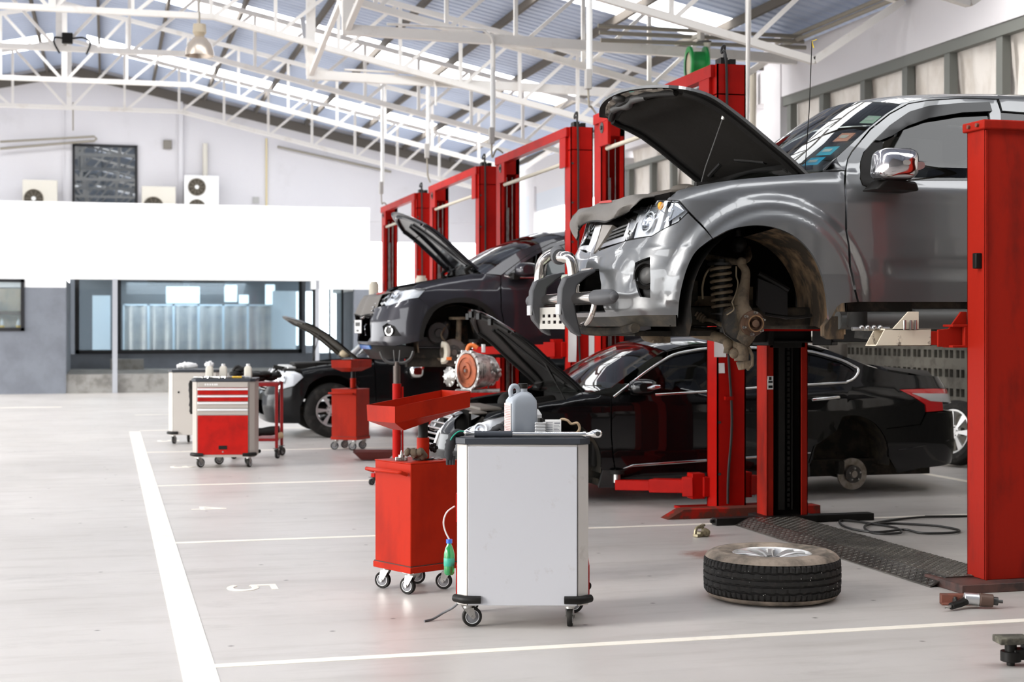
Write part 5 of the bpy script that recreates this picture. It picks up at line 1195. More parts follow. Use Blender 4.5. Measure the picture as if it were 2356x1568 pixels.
# headlights: bowl, reflectors, lens
hl = [sk.inv(*p) for p in [(1440, 551), (1449, 514), (1462, 469), (1478, 463), (1530, 461), (1562, 463), (1584, 486), (1560, 509), (1499, 541.5)]]
BEZ = pm('lamp_housing', (.92, .92, .93), .35)
for sg in (1, -1):
    pl = hl if sg > 0 else [(-u, z) for u, z in hl]
    hb = panel(sk, 'headlight', BEZ, pl, root, uz=True, off=-.055, thick=.01, h=.03)
    panel(sk, 'lens', LENS, pl, hb, uz=True, off=.001, thick=.012, h=.03)
    panel(sk, 'lamp_surround', BLK, [((p[0]-q[0])*1.03+q[0], (p[1]-q[1])*1.05+q[1]) for p, q in zip(pl, [(sum(a for a, b in pl)/len(pl), sum(b for a, b in pl)/len(pl))]*len(pl))], hb, holes=[pl], uz=True, off=-.006, thick=.03, h=.04)
    def lp(x, y, o=-.03):
        u, z = sk.inv(x, y); return sk.pt(sg*u, z, o)
    def ln(x, y): u, z = sk.inv(x, y); return sk.nrm(sg*u, z)
    LG = pm('lamp_grey', (.34, .36, .38), .3, .6); LW = pm('lamp_white', (.88, .89, .90), .3, .1)
    q = MB()
    for k in range(7):
        y = 466+k*3.6; q.bar(lp(1470-.55*(y-466), y), lp(1514-.3*(y-466), y-1.5), .006, .006)
    q.make('lamp_ribs', LG, hb)
    p, n_ = lp(1487, 513, -.05), ln(1487, 513); MB().lathe([(.062, .022), (.058, .016), (.05, .006), (.03, -.004), (.012, -.008), (.010, .02), (.001, .022)], p, n_, 26).make('reflector', SILV, hb, smooth=60)
    MB().lathe([(.066, .024), (.070, .028), (.062, .030)], p, n_, 26).make('reflector_ring', LW, hb, smooth=60)
    q = MB(); q.add([lp(1527, 462, -.018), lp(1536, 462, -.018), lp(1512, 533, -.018), lp(1500, 538, -.018)], [(0, 1, 2, 3)]); q.make('diagonal_band', LW, hb, smooth=0)
    rnd = random.Random(11); q = MB(); q2 = MB()
    for k in range(26):
        x0, y0 = rnd.uniform(1462, 1560), rnd.uniform(470, 535)
        if y0 > 548-(x0-1445)*.42: continue
        a = rnd.choice((-.9, -.75, .55, 1.9)); l = rnd.uniform(8, 24); x1, y1 = x0+l*math.cos(a), y0+l*math.sin(a)
        if y1 > 545-(x1-1445)*.45 or y1 < 465 or x1 > 1572 or x1 < 1452: continue
        (q if k % 2 else q2).bar(lp(x0, y0, -.022), lp(x1, y1, -.022), .004, .004)
    q.make('streaks', LW, hb); q2.make('streaks', LG, hb)
    q = MB(); q.add([lp(1543, 466, -.026), lp(1560, 467, -.026), lp(1575, 484, -.026), lp(1527, 516, -.026)], [(0, 1, 2, 3)]); q.make('side_reflector', pm('lamp_smoke', (.55, .56, .57), .15, .8), hb, smooth=0)
    MB().ball(lp(1518, 473, -.02), .020, (1, 1, 1.3)).make('indicator_bulb', AMB, hb)
# fog lamp bezels
for sg in (1, -1):
    us = [abs(p[0]) for p in fogo]; zs = [p[1] for p in fogo]
    pl = [(sg*u, z) for u, z in fogo]
    fb = panel(sk, 'fog_lamp_bezel', pm('bezel_grey', (.035, .034, .033), .5), pl, root, uz=True, off=-.05, thick=.03, h=.04)
    u0, z0 = sk.inv(1480, 633); p = sk.pt(sg*u0, z0, -.045); n_ = sk.nrm(sg*u0, z0)
    MB().lathe([(.085, 0), (.085, .02), (.07, .028), (.062, .0), (.045, -.01), (.001, -.012)], p, n_, 28).make('fog_lamp_ring', BLK, fb, smooth=40)
    MB().lathe([(.05, .004), (.03, .014), (.001, .018)], p, n_, 20).make('fog_lamp_cover', GUN, fb, smooth=40)
# lower lip, skid and dark inner
lip = MB()
rows = [[sk.pt(u, zl-(.0 if k == 0 else .07), -.005-.035*k) for u in [(-.96+1.92*i/40) for i in range(41)]] for k, zl in enumerate((zlow+.01, zlow+.01))]
lip.grid(rows); lip.make('bumper_lip', pm('dusty_lip', (.045, .042, .036), .6, col2=(.09, .075, .055), nscale=8), root, smooth=60)
gr = MB(); gr.b2((3.06, YC-.44, 1.56), (3.08, YC+.44, 1.86)); gr.b2((3.25, YC-.75, 1.5), (3.3, YC+.75, 2.3)); gr.make('radiator_support', DARK, root, smooth=0)
# grille with V shaped chrome and slats
CH2 = pm('grille_chrome', (.72, .71, .70), .16, 1.)
def fx(y, z): return sk.pt(max(-1.2, min(1.2, abs(YC-y)*1.02))*(1 if y < YC else -1), z).x
GV2 = pm('grille_beige', (.42, .38, .33), .3, .6)
grl = panel(sk, 'grille', CH2, [(1437, 554), (1379, 571), (1368, 583), (1321, 587), (1312, 560), (1317, 545), (1323, 560), (1326, 574), (1354, 575), (1366, 570), (1386, 561), (1434, 544), (1450, 502), (1454, 503)], root, off=.0, thick=.035, h=.03)
panel(sk, 'v_arm', CH2, [(1388, 517), (1369, 582), (1354, 577), (1374, 519)], grl, off=.012, thick=.04, h=.04)
panel(sk, 'v_face', GV2, [(1412, 517), (1379, 570), (1369, 581.5), (1388.7, 517)], grl, off=.008, thick=.04, h=.04)
panel(sk, 'grille_backing', DARK, [(1452, 490), (1437, 553), (1379, 571), (1322, 584), (1314, 545), (1330, 505)], grl, off=-.045, thick=.005, h=.05)
def sl(p0, p1): return [sk.pt(*[lerp(a, b, k/6) for a, b in zip(sk.inv(*p0), sk.inv(*p1))], -.015) for k in range(7)]
SLT = pm('slat_grey', (.10, .10, .10), .35, .5)
for k in range(4):
    f = k/3.6; MB().tube(sl((lerp(1386, 1402, f), lerp(560, 528, f)), (lerp(1437, 1449, f), lerp(543, 508, f))), .008, 6).make('slat', SLT, grl, smooth=50)
    MB().tube(sl((lerp(1326, 1330, f), lerp(570, 532, f)), (lerp(1357, 1368, f), lerp(566, 527, f))), .008, 6).make('slat', SLT, grl, smooth=50)
# fender cover draped over grille
def drape():
    B = [(1303, 543), (1322, 528), (1338, 517), (1384, 508), (1416, 509), (1430, 500), (1456, 488)]
    F = [(1310, 520), (1322, 503), (1340, 491), (1384, 482), (1416, 476), (1440, 470), (1464, 470)]
    K = [(1325, 490), (1338, 482), (1364, 474), (1395, 465), (1427, 456), (1460, 449), (1498, 449)]
    b = [sk.pt(*sk.inv(*p), .035) for p in B]; f = [atZ(x, y, 2.262-.01*abs(k-3)) for k, (x, y) in enumerate(F)]; kk = [atZ(x, y, 2.32-.006*abs(k-3)) for k, (x, y) in enumerate(K)]
    kb = [p+Vector((.16, .0, .004)) for p in kk]
    n = 4; cols = [spline([b[i], b[i].lerp(f[i], .5)+Vector((-.012, 0, .0)), f[i], f[i].lerp(kk[i], .5)+Vector((0, 0, .012)), kk[i], kb[i]], 3) for i in range(7)]
    rows = []
    for r_ in range(len(cols[0])):
        row = spline([c[r_] for c in cols], 4); rows.append([p+Vector((.006*math.sin(j*1.1+r_*.5), 0, .006*math.sin(j*.8-r_*.7))) for j, p in enumerate(row)])
    return rows[::-1]
t = thing('fender_cover', 'crumpled dark grey fender cover draped over the grille of the raised pickup', 'cover', (3.1, YC, 2.2), 0, world=True)
dr = drape()
CLO = pm('cover_cloth', (.16, .145, .13), .65, bump=.2, bscale=60)
sheetmesh('cloth', [CLO, CLO], dr, t, .006, smooth=70)
MB().tube([dr[-1][j]+Vector((-.004, 0, 0)) for j in range(len(dr[0]))], .006, 6).make('hem', BLK, t)
REDP = pm('red_print', (.5, .05, .04), .6)
q = MB(); q.grid([[dr[i][j]+Vector((-.002, 0, .007)) for j in (11, 12, 13, 14)] for i in (4, 5, 6)]); q.make('print', REDP, t, smooth=0)
# door, A-pillar, roof rail
door = [(1947.5, 394), (1952, 366), (1962, 349), (2004, 298.5), (2048, 263), (2091, 239.5), (2135, 232), (2220, 227), (2293, 229.5), (2302, 258), (2308, 420), (2306, 600), (2296, 694), (1976.5, 693.5), (1969.5, 666), (1958.5, 614), (1949.5, 527), (1946.5, 423)]
win = [(1979, 372), (1986, 350), (2010, 323), (2047, 288), (2090, 258), (2134, 245), (2212, 238), (2272, 236), (2283, 300), (2288, 416), (2025, 416), (1998, 432), (1984, 426), (1978, 410)]
drs = panel(sk, 'front_door', PGREY, door, root, holes=[win], mir=True, h=.03)
wins = panel(sk, 'side_window', TINT, win, root, mir=True, off=-.015, thick=.006, h=.08)
visor = [(2010, 323), (2047, 287), (2090, 257), (2134, 244), (2212, 237), (2273, 235), (2279, 256), (2212, 259), (2134, 272), (2085, 290), (2050, 312), (2020, 324)]
panel(sk, 'wind_visor', pm('visor_black', (.004, .004, .005), .10, spec=.3), visor, root, mir=True, off=.02, thick=.018, h=.05)
panel(sk, 'mirror_sail', BLK, [(1980, 371), (1987, 351), (2012, 323), (2030, 326), (2030, 416), (1999, 431), (1985, 425), (1979, 409)], root, mir=True, off=.006, thick=.012, h=.06)
pil = [(1893, 392), (1925, 362), (2003, 291), (2040, 261), (2074, 239), (2112, 228), (2177, 222), (2264, 220.5), (2420, 223), (2420, 229), (2296, 227), (2220, 224.5), (2135, 229.5), (2090, 237), (2046, 260.5), (2001.5, 295.5), (1959, 347), (1949, 365), (1944.5, 391)]
pp = panel(sk, 'a_pillar', PGREY, pil, root, mir=True, h=.04)
# rear door, bed side (behind the lift post), sill
X = lambda px, py: sk.inv(px, py)
ud0 = X(2309, 420)[0]; ud1 = sk.uofx(6.35); ube = sk.uofx(8.05); zs0 = X(2200, 692)[1]
zb = 2.46; zr_ = 2.98
panel(sk, 'rear_door', PGREY, [(X(2304, 258)[0]+.01, X(2304, 258)[1]), (X(2297, 229)[0]+.01, 2.985), (ud1-.15, 2.95), (ud1-.02, zb), (ud1, 2.2), (ud1-.12, zs0), (X(2298, 694)[0]+.01, zs0), (X(2308, 600)[0]+.01, X(2308, 600)[1]), (ud0+.01, zb-.05)], root,
      holes=[[(ud0+.10, zb+.01), (ud0+.06, 2.88), (ud1-.22, 2.86), (ud1-.12, zb+.01)]], uz=True, mir=True, h=.05)
panel(sk, 'rear_window', TINT, [(ud0+.10, zb+.01), (ud0+.06, 2.88), (ud1-.22, 2.86), (ud1-.12, zb+.01)], root, uz=True, mir=True, off=-.015, thick=.006, h=.08)
rx = 7.05; ra = [(sk.uofx(rx+.47*math.cos(R(a))), 1.62+.47*math.sin(R(a))) for a in range(180, -1, -15)]
panel(sk, 'bed_side', PGREY, [(ud1+.01, 2.2), (ud1+.01, 2.44), (ube, 2.44), (ube+.1, 1.7), (sk.uofx(rx+.5), 1.62)] + ra[::-1] + [(ud1-.1, zs0)], root, uz=True, mir=True, h=.05)
MB().b2((8.1, YC-.85, 1.75), (8.16, YC+.85, 2.44)).make('tailgate', PGREY, root, bevel=.01)
MB().b2((6.42, YC-.85, 1.75), (8.1, YC+.85, 1.8)).make('bed_floor', UNDER, root)
# roof and windscreen
railp = [sk.pt(*sk.inv(*p)) for p in [(2074, 239), (2112, 228), (2177, 222), (2264, 220.5), (2420, 223)]]
railp = railp + [Vector((6.1, railp[-1].y+.0, railp[-1].z-.02)), Vector((6.3, railp[-1].y+.03, railp[-1].z-.09))]
rail = spline(railp, 4)
sheetmesh('roof', [PGREY, INT], crossgrid(rail, YC, [.075]*len(rail), [-.12*max(0, 1-i/9) for i in range(len(rail))]), root, .02)
apl = [sk.pt(*sk.inv(*p)) for p in [(1893, 392), (1925, 362), (1965, 326), (2003, 291), (2040, 261), (2074, 239)]]
ws = crossgrid([p+Vector((0, .015, 0)) for p in apl], YC, [.0, .01, .025, .04, .06, .075], [-.22, -.21, -.19, -.17, -.14, -.12])
sheetmesh('windscreen', [GLASS, GLASS], ws, root, .005, smooth=80)
# rear window wall of the cab, floor, firewall, dash
c = MB(); c.b2((6.25, YC-.62, 2.45), (6.30, YC+.62, 2.95)); c.make('rear_glass', TINT, root, smooth=0)
c = MB(); c.b2((6.28, YC-.84, 1.65), (6.36, YC+.84, 2.46)); c.b2((4.35, YC-.80, 1.62), (6.3, YC+.8, 1.68)); c.b2((4.37, YC-.84, 1.65), (4.42, YC+.84, 2.30)); c.make('cab_floor', INT, root, smooth=0)
c = MB(); c.prism([(4.28, 2.30), (4.30, 2.42), (4.75, 2.47), (4.95, 2.40), (4.95, 2.1), (4.3, 2.1)], 'y', YC-.76, YC+.76); c.make('dashboard', INT, root, bevel=.02)
seats(root, 5.0, YC, 1.9); steer(root, 5.0, YC-.37, 2.38)
# stickers on the inside of the windscreen near the pillar
def wsp(f, j, o=.012):
    i = f*(len(ws)-1); a = int(min(i, len(ws)-2)); tt = i-a
    k = j*16; b_ = int(min(k, 15)); s2 = k-b_
    return ws[a][b_]*(1-tt)*(1-s2)+ws[a+1][b_]*tt*(1-s2)+ws[a][b_+1]*(1-tt)*s2+ws[a+1][b_+1]*tt*s2 + Vector((o, 0, -o))
for f, j, c_, nm in ((.20, .10, (.06, .60, .95), 'blue'), (.33, .09, (.08, .62, .85), 'teal'), (.50, .085, (.95, .45, .32), 'red and white'), (.74, .06, (.65, .80, .66), 'pale green')):
    q = MB(); q.grid([[wsp(f+df, j+dj) for dj in (-.035, 0, .035)] for df in (-.055, 0, .05)]); st = q.make('windscreen_sticker', pm('sticker_'+nm.split()[0], c_, .5), root, smooth=0); st['label'] = nm+' sticker'
    q = MB(); q.grid([[wsp(f+df, j+dj, .008) for dj in (-.02, 0, .02)] for df in (-.02, 0.0, .015)]); q.make('sticker_print', PAPER, st, smooth=0)
# mirror
mp = atY(2060, 378, 8.17)
def rloop(cx, w_, h_, y, r=.3, sk_=0.):
    return [Vector((mp.x+cx+a*w_+sk_*b*h_, y, mp.z+b*h_)) for a, b in rrect(1, 1, r, 4)]
q = MB(); loftloops(q, [rloop(.01, .05, .03, 8.052, .4), rloop(.01, .14, .10, 8.06, .38), rloop(.0, .22, .165, 8.09, .28), rloop(0, .265, .19, 8.14, .25, .12), rloop(0.01, .27, .19, 8.22, .22, .12), rloop(.015, .255, .18, 8.26, .22, .12)])
mi = q.make('door_mirror', pm('mirror_chrome', (.62, .60, .61), .12, 1.), root, smooth=60)
q = MB(); loftloops(q, [[Vector((mp.x+.075+a*.13, 8.085-.012*k, mp.z-.02+b*.05+a*.02)) for a, b in rrect(1, 1, .35, 4)] for k in (0, 1)]); q.make('mirror_indicator', pm('clear_lens', (.30, .27, .26), .15, .4), mi, smooth=50)
MB().prism([(mp.x-.13, mp.z-.15), (mp.x+.16, mp.z-.155), (mp.x+.14, mp.z-.10), (mp.x-.05, mp.z-.08)], 'y', 8.16, 8.36).make('mirror_arm', BLK, mi, bevel=.015)
# bonnet, open
HY = 8.50
hp_ = [(1862, 400), (1820, 360), (1780, 327), (1720, 276), (1660, 231), (1625, 212), (1590, 202), (1562, 197)]
edge = [atY(x, y, HY+(.02 if i < 6 else .05*(i-5))) for i, (x, y) in enumerate(hp_)]
edge = spline(edge, 3); ne = len(edge)
frontmost = [Vector((edge[-1].x-.06, edge[-1].y+.012, edge[-1].z+.004))]
edge2 = edge+frontmost
bow = [0]*(ne-8)+[-.02, -.05, -.09, -.13, -.10, -.115, -.13, -.14, -.14, -.13, -.12]
bow = bow[-len(edge2):] if len(bow) > len(edge2) else [0]*(len(edge2)-len(bow))+bow
crown = [.03]*(len(edge2)-7)+[.034, .04, .046, .052, .056, .056, .05]
rows = crossgrid(edge2, YC, crown, bow, 20)
UNB = pm('bonnet_underside', (.016, .015, .014), .6, spec=.2)
hood = sheetmesh('bonnet', [PGREY, UNB], rows, root, .018)
def hs(f, s_, o):
    i = f*(len(rows)-1); a = int(min(i, len(rows)-2)); t_ = i-a; k = s_*20; b_ = int(min(k, 19)); u_ = k-b_
    p = rows[a][b_]*(1-t_)*(1-u_)+rows[a+1][b_]*t_*(1-u_)+rows[a][b_+1]*(1-t_)*u_+rows[a+1][b_+1]*t_*u_
    n_ = (rows[a+1][b_]-rows[a][b_]).cross(rows[a][b_+1]-rows[a][b_]); n_.normalize()
    if n_.z > 0: n_ = -n_
    return p+n_*o
# insulation pad and stiffening ribs under the bonnet
PAD = pm('insulation_pad', (.018, .016, .014), .85, spec=.1, bump=.3, bscale=30)
pr = [[hs(f, s_, .045 if (0 < i < 12 and 0 < j < 12) else .02) for j, s_ in enumerate([.1+.8*k/12 for k in range(13)])] for i, f in enumerate([.1+.66*k/12 for k in range(13)])]
MB().grid(pr).make('insulation_pad', PAD, hood, smooth=30)
q = MB()
for s0, s1, f0, f1 in ((.05, .05, .04, .8), (.95, .95, .04, .8), (.05, .95, .055, .055), (.08, .5, .82, .84), (.5, .92, .84, .82), (.2, .42, .15, .22), (.58, .8, .22, .15)):
    q.tube([hs(lerp(f0, f1, k/8), lerp(s0, s1, k/8), .03) for k in range(9)], .022, 8)
q.make('inner_ribs', UNB, hood)
q = MB(); q.tube([hs(.82+.02*math.sin(k), .30+.05*k, .045) for k in range(9)], [.018+.012*math.sin(k*2.1)**2 for k in range(9)], 8); q.ball(hs(.9, .5, .04), .04, (1.3, 1, .6)); q.make('latch_support', GUN, hood, smooth=50)
MB().grid([[hs(f, s_, .024+.008*math.sin(s_*40)*math.sin(f*60)) for s_ in [.06+.88*k/24 for k in range(25)]] for f in [.83+.13*k/6 for k in range(7)]]).make('inner_nose_panel', pm('dusty_nose', (.22, .19, .16), .6, spec=.2, col2=(.07, .06, .05), nscale=12), hood, smooth=40)
q = MB(); q.grid([[hs(f, s_, .03) for s_ in (.32, .37)] for f in (.915, .95)]); q.make('teal_sticker', pm('teal', (.03, .28, .24), .5), hood, smooth=0)
q = MB(); q.grid([[hs(f, s_, .03) for s_ in (.66, .69)] for f in (.91, .95)]); q.make('white_sticker', PAPER, hood, smooth=0)
p0 = atY(1613, 424, 8.75); p1 = atY(1664, 270, 8.62)
pr_ = MB().tube([p0, p0+(p1-p0)*.2+Vector((.0, 0, .02)), p0+(p1-p0)*.55+Vector((-.004, 0, 0)), p1], .0055, 8).make('bonnet_prop', GUN, root)
MB().bar(p1-(p1-p0)*.03, p1+(p1-p0)*.1, .018, .018).make('prop_clip', pm('clip_white', (.75, .74, .70), .5), pr_, bevel=.004)
q = MB()
for s_ in (-.62, .62): q.tube([(4.14, YC+s_, 2.40), (4.05, YC+s_, 2.47), (4.16, YC+s_, 2.50)], .012, 8)
q.make('bonnet_hinge', GUN, hood)
# engine bay: inner wings, engine lumps, cowl, wipers
q = MB(); q.b2((3.4, YC-.80, 2.16), (4.24, YC-.76, 2.36)); q.b2((3.4, YC+.76, 2.16), (4.24, YC+.80, 2.36)); q.b2((3.3, YC-.78, 2.13), (4.22, YC+.78, 2.15)); q.make('inner_wing', ENG, root, smooth=0)
q = MB(); q.box((3.85, YC, 2.14), (.6, .5, .28)); q.cyl((3.55, YC+.3, 2.2), (4.0, YC+.42, 2.28), .07); q.cyl((3.6, YC-.45, 2.1), (3.6, YC-.45, 2.33), .08); q.ball((3.5, YC-.1, 2.3), .09, (1.2, 1, .6)); q.box((3.5, YC+.5, 2.2), (.3, .2, .26)); q.make('engine', ENG, root, bevel=.02)
q = MB(); q.ball((3.46, YC-.45, 2.345), .06, (1.5, 1.3, .6)); q.tube(spline([(3.44, YC-.6, 2.33), (3.5, YC-.3, 2.345), (3.42, YC, 2.34), (3.5, YC+.3, 2.34)], 5), .028, 10); q.make('radiator_hose', pm('dusty_hose', (.10, .085, .07), .7), root, smooth=60)
q = MB(); q.prism([(4.14, 2.38), (4.34, 2.40), (4.34, 2.455), (4.16, 2.435)], 'y', YC-.80, YC+.80); q.make('cowl', BLK, root, bevel=.008)
q = MB(); q.bar((4.22, YC-.55, 2.46), (4.30, YC-.02, 2.50), .02, .02); q.bar((4.25, YC-.6, 2.49), (4.36, YC-.04, 2.525), .012, .028); q.bar((4.22, YC+.15, 2.46), (4.30, YC+.65, 2.50), .02, .02); q.make('wiper', BLK, root)
q = MB(); a = sk.pt(*sk.inv(1862, 392)); q.tube([a+Vector((.0, .06, 0)), atY(1862, 250, a.y+.06), atY(1868, 95, a.y+.06)], .0028, 6); an = q.make('antenna', BLK, root)
b_ = atY(1868, 95, a.y+.06); MB().bar(b_, b_+Vector((.03, 0, .012)), .012, .004).bar(b_+Vector((0, 0, -.005)), b_+Vector((.012, 0, -.04)), .01, .003).make('yellow_ribbon', pm('yellow_ribbon', (.85, .62, .05), .6), an)
# sill, side step, chassis
q = MB(); q.b2((4.35, YC-.86, 1.585), (6.3, YC-.70, 1.66)); q.make('sill', UNDER, root, bevel=.01); MB().b2((4.35, YC+.70, 1.585), (6.3, YC+.86, 1.66)).make('sill', UNDER, root, bevel=.01)
q = MB(); a = atY(1928, 737, 8.42); q.cyl((a.x, 8.42, a.z), (6.6, 8.42, a.z+.005), .055, seg=20); q.cyl((a.x+.5, 8.42, a.z+.012), (6.6, 8.42, a.z+.02), .062, seg=20); q.make('side_step', pm('step_grey', (.10, .10, .095), .5, .3), root, smooth=60)
q = MB()
for s_ in (-.42, .42): q.b2((3.15, YC+s_-.04, 1.50), (8.0, YC+s_+.04, 1.62))
q.b2((3.25, YC-.45, 1.50), (3.35, YC+.45, 1.60)); q.b2((4.3, YC-.42, 1.48), (4.4, YC+.42, 1.56)); q.b2((5.4, YC-.15, 1.45), (6.3, YC+.15, 1.6)); q.make('chassis', UNDER, root, bevel=.01)
q = MB(); q.tube(spline([(3.05, YC-.7, 1.49), (3.1, YC-.2, 1.47), (3.05, YC+.2, 1.47), (3.1, YC+.7, 1.49)], 4), .03, 8); q.b2((3.1, YC-.55, 1.44), (3.7, YC+.3, 1.47)); q.make('skid_plate', UNDER, root)
# ---- pickup: wheel wells, suspension, bull bar
def arcpts(cx, cz, r, y, a0, a1, n): return [Vector((cx+r*math.cos(R(lerp(a0, a1, k/n))), y, cz+r*math.sin(R(lerp(a0, a1, k/n))))) for k in range(n+1)]
ac_, rr_ = Vector((3.835, 0, 1.62)), .475
for s_ in (1, -1):
    ys_ = [YC-s_*.885, YC-s_*.80, YC-s_*.50, YC-s_*.24]
    rows = [arcpts(3.835, 1.615, .505+.01*i, y, 200 if i else 190, -8, 22) for i, y in enumerate(ys_)]
    q = MB().grid(rows); q.make('wheel_arch_liner', pm('liner_black', (.012, .011, .010), .85, spec=.08, col2=(.05, .036, .024), nscale=8, namt=(.5, .8)), root, smooth=60)
    q = MB(); q.prism([(3.36, 1.62), (3.36, 2.1), (4.3, 2.1), (4.3, 1.62)], 'y', YC-s_*.26, YC-s_*.24); q.make('inner_panel', DARK, root, smooth=0)
# muddy rear half of the near liner and the flap hanging from it
rows = []
for i, y in enumerate((8.40, 8.55, 8.75, 8.98)):
    cxx = 3.835; rad = .495-.012*i
    pts = arcpts(cxx, 1.615, rad, y, 80, 0, 14)
    pts += [Vector((cxx+rad+.005, y, 1.56)), Vector((cxx+rad+(.005 if i < 2 else -.0), y, 1.50 if i > 1 else 1.45))]
    rows.append(pts)
MB().grid(rows).make('mud_flap_liner', MUD, root, smooth=60)
q = MB(); a = [sk.inv(*p) for p in ((1866, 745), (1870, 768), (1882, 777), (1905, 774), (1908, 735), (1900, 700), (1880, 715))]
q.prism([(4.20, 1.50), (4.20, 1.44), (4.24, 1.42), (4.335, 1.42), (4.345, 1.56), (4.25, 1.56)], 'y', 8.42, 8.47); q.make('mud_flap', MUD, root, bevel=.004)
q = MB(); q.tube(spline([atY(1868, 725, 8.6), atY(1820, 730, 8.62), atY(1760, 722, 8.7)], 4), .012, 6); q.tube(spline([atY(1745, 628, 8.78), atY(1785, 650, 8.78), atY(1815, 668, 8.75)], 4), .016, 8); q.make('brake_hose', BLK, root)
ab = MB(); p = atY(1700, 562, 8.8); ab.ball(p, .05, (1, 1, 1.1)); ab.cyl(p+Vector((0, 0, .02)), p+Vector((-.01, 0, .09)), .02); ab.make('reservoir', BLK, root, smooth=60)
# suspension, near side
YH = 8.52
sus = MB()
Pp = lambda x, y, Y=8.62: atY(x, y, Y)
# coil spring and damper
c0, c1 = Pp(1663, 712, 8.72), Pp(1657, 612, 8.76)
q = MB(); pts = []
for k in range(7*16+1):
    f = k/(7*16); a = 2*PI*k/16; c = c0.lerp(c1, f); pts.append(c+Vector((math.cos(a)*.060, math.sin(a)*.060, 0)))
q.tube(pts, .0105, 8); q.make('coil_spring', pm('spring_tan', (.26, .20, .13), .7, col2=(.16, .11, .07), nscale=20), root, smooth=60)
q = MB(); q.cyl(c0-Vector((0, 0, .12)), c1+Vector((0, 0, .04)), .038); q.cyl(c0-Vector((0, 0, .02)), c0-Vector((0, 0, .03)), .075); q.cyl(c1+Vector((0, 0, .005)), c1+Vector((0, 0, .02)), .078); q.cyl(c0-Vector((0, 0, .18)), c0-Vector((0, 0, .1)), .026); q.make('damper', GUN, root, smooth=40)
# upper arm
q = MB(); a, b, c = Pp(1610, 585, 8.92), Pp(1706, 603, 8.64), Pp(1720, 572, 8.95)
q.tube(spline([a, Pp(1640, 600, 8.8), b], 5), [.02]*10+[.026], 8) if False else q.tube(spline([a, Pp(1650, 596, 8.8), b], 5), .021, 8); q.tube(spline([c, Pp(1722, 592, 8.8), b], 5), .021, 8); q.ball(b, .032); q.make('upper_arm', DIRT, root, smooth=60)
# steering knuckle: long curved upright
up = spline([Pp(1703, 606, 8.64), Pp(1715, 622, 8.62), Pp(1714, 650, 8.61), Pp(1708, 680, 8.60), Pp(1706, 705, 8.59), Pp(1715, 730, 8.58), Pp(1720, 760, 8.58), Pp(1705, 785, 8.60)], 5)
rad = [lerp(.022, .030, k/10) if k < 10 else lerp(.030, .060, min(1, (k-10)/14)) for k in range(len(up))]
kn = MB().tube(up, rad, 12).make('steering_knuckle', DIRT, root, smooth=60)
# dust shield
sh = [(1663, 728), (1667, 712), (1690, 702), (1725, 700), (1735, 714), (1740, 735), (1735, 770), (1732, 792), (1722, 797), (1690, 784), (1668, 768), (1662, 748)]
q = MB(); f_ = [Pp(x, y, 8.555) for x, y in sh]; b_ = [p+Vector((0, .012, 0)) for p in f_]; n = len(sh)
ctr = [sum((p for p in f_), Vector())/n, sum((p for p in b_), Vector())/n]
def ringf(k): return [ctr[0]+(p-ctr[0])*k[0]+Vector((0, k[1], 0)) for p in f_]
q.grid([ringf((1.0, 0)), ringf((.94, .02)), ringf((.80, .012)), ringf((.05, .014))], closed=True); q.grid([ringf((1.0, 0)), ringf((1.0, .015)), ringf((.94, .03)), ringf((.80, .032))], closed=True)
q.make('dust_shield', pm('shield_dark', (.05, .046, .040), .6, .3, col2=(.15, .11, .07), nscale=10), kn, smooth=50)
# hub flange with six studs
hc = Pp(1731, 744, 8.53)
q = MB(); q.lathe([(.001, .05), (.022, .05), (.026, .02), (.042, .02), (.044, .055), (.052, .055), (.054, .012), (.075, .010), (.080, 0), (.078, -.012), (.05, -.02), (.05, -.06)], hc, (0, -1, 0), 40); hb = q.make('wheel_hub', pm('hub_rust', (.20, .12, .08), .45, .7, col2=(.10, .06, .045), nscale=16), kn, smooth=35)
MB().lathe([(.044, .056), (.050, .056), (.050, .03), (.044, .03)], hc, (0, -1, 0), 32, closed=True).make('hub_ring', pm('brass', (.55, .34, .18), .3, 1.), hb, smooth=35)
MB().lathe([(.001, .045), (.018, .045), (.022, .03), (.001, .03)], hc, (0, -1, 0), 20).make('drive_shaft_end', BLK, hb)
for k in range(6):
    a = R(60*k+20); p = hc+Vector((math.cos(a)*.066, 0, math.sin(a)*.066)); q = MB(); q.cyl(p+Vector((0, -.008, 0)), p+Vector((0, -.045, 0)), .0065, seg=10); q.cyl(p+Vector((0, -.010, 0)), p+Vector((0, -.018, 0)), .010, seg=6); q.make('wheel_stud', STEEL, hb)
# tie rod and boot
q = MB(); a, b = Pp(1597, 722, 8.86), Pp(1622, 735, 8.80); d = (b-a); n_ = 10
q.tube([a+d*(k/n_) for k in range(n_+1)], [(.042 if k % 2 else .033)*lerp(1.0, .55, k/n_) for k in range(n_+1)], 16); q.make('steering_boot', pm('boot_dusty', (.14, .10, .065), .8), root, smooth=50)
MB().tube(spline([b, Pp(1640, 737, 8.74), Pp(1655, 745, 8.68), Pp(1668, 748, 8.62)], 4), .013, 10).make('tie_rod', DIRT, root, smooth=60)
